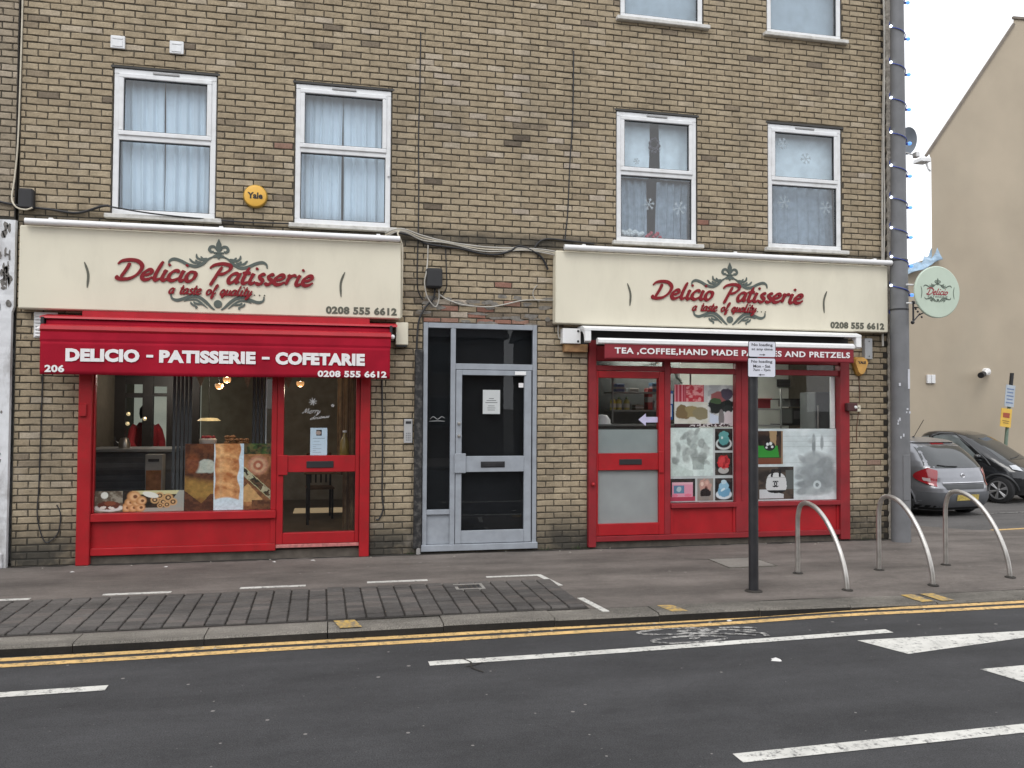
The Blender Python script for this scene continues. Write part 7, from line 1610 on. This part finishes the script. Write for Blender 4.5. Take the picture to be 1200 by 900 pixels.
obj('windscreen', car.patch(front, [(-.60, .93), (.60, .93), (.50, 1.44), (-.50, 1.44)], 14, 8), M_carglass, t, smooth='all', local=True, normals=False)
for s_ in (-1, 1):
    fn = lambda c, z, off, s_=s_: car.at_x(c, z, s_, off)
    obj('side_window', car.patch(fn, [(.78, .92), (1.78, .90), (1.18, 1.42), (.66, 1.42)], 8, 6), M_seethru, t, smooth='all', local=True, normals=False)
    obj('quarter_window', car.patch(fn, [(.30, 1.0), (.66, .95), (.56, 1.40), (.36, 1.38)], 5, 5), M_seethru, t, smooth='all', local=True, normals=False)
    fr2 = MB().tube([fn(.72, .80, .006), fn(.66, 1.1, .008), fn(.62, 1.38, .008), fn(.80, 1.455, .008), fn(1.15, 1.455, .008), fn(1.50, 1.22, .008), fn(1.85, .93, .008), fn(1.95, .80, .006)], .016, 6)
    obj('safety_cell', fr2, mat('dark_grey_cell', (.05, .052, .055), .35, coat=.3), t, smooth=True, local=True)
    def hl(u, v, s_=s_):
        z = .70 + .13 * v * (1 - .4 * u); a, b, h = car.ring(z); c = (a + b) / 2; L = (b - a) / 2; ph = math.radians(22 + 22 * u); co, si = math.cos(ph), math.sin(ph)
        return (c + (L + .008) * co ** (2 / 4.2), s_ * (h + .008) * si ** (2 / 4.2), z + .04 * u)
    obj('headlight', MB().grid(hl, 8, 5), mat('headlight_lens', (.55, .57, .6), .1, spec=.9), t, smooth='all', local=True, normals=False)
    for ax in (.42, 2.12):
        pts_ = [fn(ax + .33 * math.cos(PI * i / 16), .29 + .33 * math.sin(PI * i / 16), .004) for i in range(17)] + [fn(ax - .33, .18, .004), fn(min(ax + .33, 2.5), .18, .004)]
        obj('wheel_arch', MB().add(pts_ + [fn(ax, .33, .004)], [(i, (i + 1) % 19, 19) for i in range(19)]), M_arch, t, local=True, normals=False)
        obj('arch_lip', MB().tube([fn(ax + .335 * math.cos(PI * i / 16), .29 + .335 * math.sin(PI * i / 16), .006) for i in range(17)], .022, 6), mat('dark_grey_cell', (.05, .052, .055), .35, coat=.3), t, smooth=True, local=True)
        wheel(t, ax, s_ * .67, .285, .17, s_, 6)
    obj('door_mirror', MB().ball((1.72, s_ * .80, .98), (.07, .09, .06), 12), M_blackcar, t, smooth=True, local=True)
    obj('indicator', MB().ball(fn(1.80, .64, .008), (.03, .01, .012), 8), mat('orange_lens', (.5, .22, .08), .3), t, local=True)
obj('wiper', MB().tube([front(-.35, .95, .015), front(-.05, .97, .02), front(.2, 1.0, .015)], .008, 5), M_black, t, local=True)
obj('grille', car.patch(front, [(-.30, .42), (.30, .42), (.28, .52), (-.28, .52)], 6, 2, .008), M_arch, t, local=True, normals=False)

# litter
def litter(x, y, z, s, label, seed, m_=None):
    r_ = random.Random(seed); mb = MB(); n_ = 9
    P = [(x + s * (.5 + .5 * r_.random()) * math.cos(2 * PI * k / n_) * 1.3, y + s * (.5 + .5 * r_.random()) * math.sin(2 * PI * k / n_)) for k in range(n_)]
    V = [(a, b, z + r_.uniform(0, .004)) for a, b in P] + [(x + r_.uniform(-.2, .2) * s, y, z + s * .45)]
    mb.add(V, [(k, (k + 1) % n_, n_) for k in range(n_)] + [tuple(range(n_ - 1, -1, -1))])
    tag(obj('litter', mb, m_ or mat('paper_scrap', (.60, .59, .57), .9)), label, 'litter', 'paper scraps on the ground')
litter(*rp((3.13, -4.47)), RZ - .003, .045, 'largest crumpled white scrap, out in the lane below the bicycle symbol', 1)
litter(-2.62, -.42, .001, .022, 'white scrap on the pavement at the foot of the left red post', 2)
litter(-1.72, -.30, .001, .02, 'white scrap on the pavement below the middle of the left shop window', 3)
litter(-.60, -.22, .001, .022, 'white scrap on the pavement below the left edge of the left shop door', 4)
litter(-.18, -.20, .001, .020, 'white scrap on the pavement below the left shop door', 5)
litter(3.36, -3.30, ROAD_Z, .025, 'white scrap in the gutter left of the black sign post', 6)
for k in range(26):
    x, y = random.uniform(-3, 7.0), random.uniform(-.28, -.03)
    if k > 16: x, y = random.uniform(-2.5, 6), random.uniform(-3.33, -3.26)
    if k == 0: sp = MB()
    sp.ball((x, y, (0.004 if k <= 16 else ROAD_Z + .003)), (random.uniform(.006, .016), .008, .005), 5)
o = obj('debris', sp, mat('pale_debris', (.36, .34, .30), .9)); tag(o, 'tiny pale debris collected along the shopfronts and gutter', 'debris', kind='stuff')
gm = MB()
r_ = random.Random(31)
for k in range(70):
    x = r_.uniform(-3.3, 7.2); w_ = r_.uniform(.08, .35); d_ = r_.uniform(.015, .07); n_ = 10
    gm.sheet([(x + w_ * r_.uniform(.6, 1.1) * math.cos(2 * PI * i / n_), -.02 - d_ * .5 + d_ * r_.uniform(.4, 1.1) * math.sin(2 * PI * i / n_)) for i in range(n_)], .0015 + k * .00003)
tag(obj('grit_drift', gm, M_joint, normals=False), 'dark grit drifted along the foot of the shopfronts', 'grit', kind='stuff')
# weeds at the foot of the wall
wd = MB()
for _ in range(60):
    x = random.choice((3.0, 3.05, 2.95, 7.0, 2.6, .95)) + random.uniform(-.06, .06); y = random.uniform(-.05, -.01); h = random.uniform(.02, .07)
    wd.add([(x, y, 0), (x + .008, y, 0), (x + random.uniform(-.03, .03), y - random.uniform(0, .03), h)], [(0, 1, 2)])
tag(obj('weeds', wd, mat('weed_green', (.05, .07, .03), .8), normals=False), 'small weeds growing at the foot of the brick wall', 'weeds', kind='stuff')

# ================================================================== ACROSS THE STREET (behind the photographer; seen only as reflections)
for k, (x, w_) in enumerate(((-16, 13), (-2, 9), (9, 12))):
    h = (5.2, 4.6, 5.0)[k]
    b = thing('opposite_house', ('plain terraced house across the street, left of the photographer', 'lower pitched-roof house across the street behind the photographer', 'plain terraced house across the street, right of the photographer')[k], 'house', (x, -24, 0))
    obj('wall', MB().box(x, x + w_, -31, -23.8, -.5, h), mat('dull_brick_front', (.12, .095, .075), .9, var=.2), b)
    obj('roof', MB().xprism([(-23.5, h), (-27.4, h + 2.4), (-31.3, h)], x - .2, x + w_ + .2), mat('slate_roof', (.10, .10, .11), .8), b)
    for i in range(3):
        for j in range(2):
            wx = x + 1.2 + i * (w_ - 2) / 3; w0 = obj('window', MB().box(wx, wx + 1.2, -23.82, -23.76, .9 + j * 2.2, 2.2 + j * 2.2), mat('dull_frame', (.16, .15, .14), .8), b)
            obj('pane', MB().box(wx + .1, wx + 1.1, -23.76, -23.74, 1.0 + j * 2.2, 2.1 + j * 2.2), M_carglass, w0)
    obj('chimney', MB().box(x + w_ * .5, x + w_ * .5 + .9, -27.8, -27.0, h + 1.8, h + 4.2), _M['dull_brick_front'], b)
bpy.context.view_layer.update()
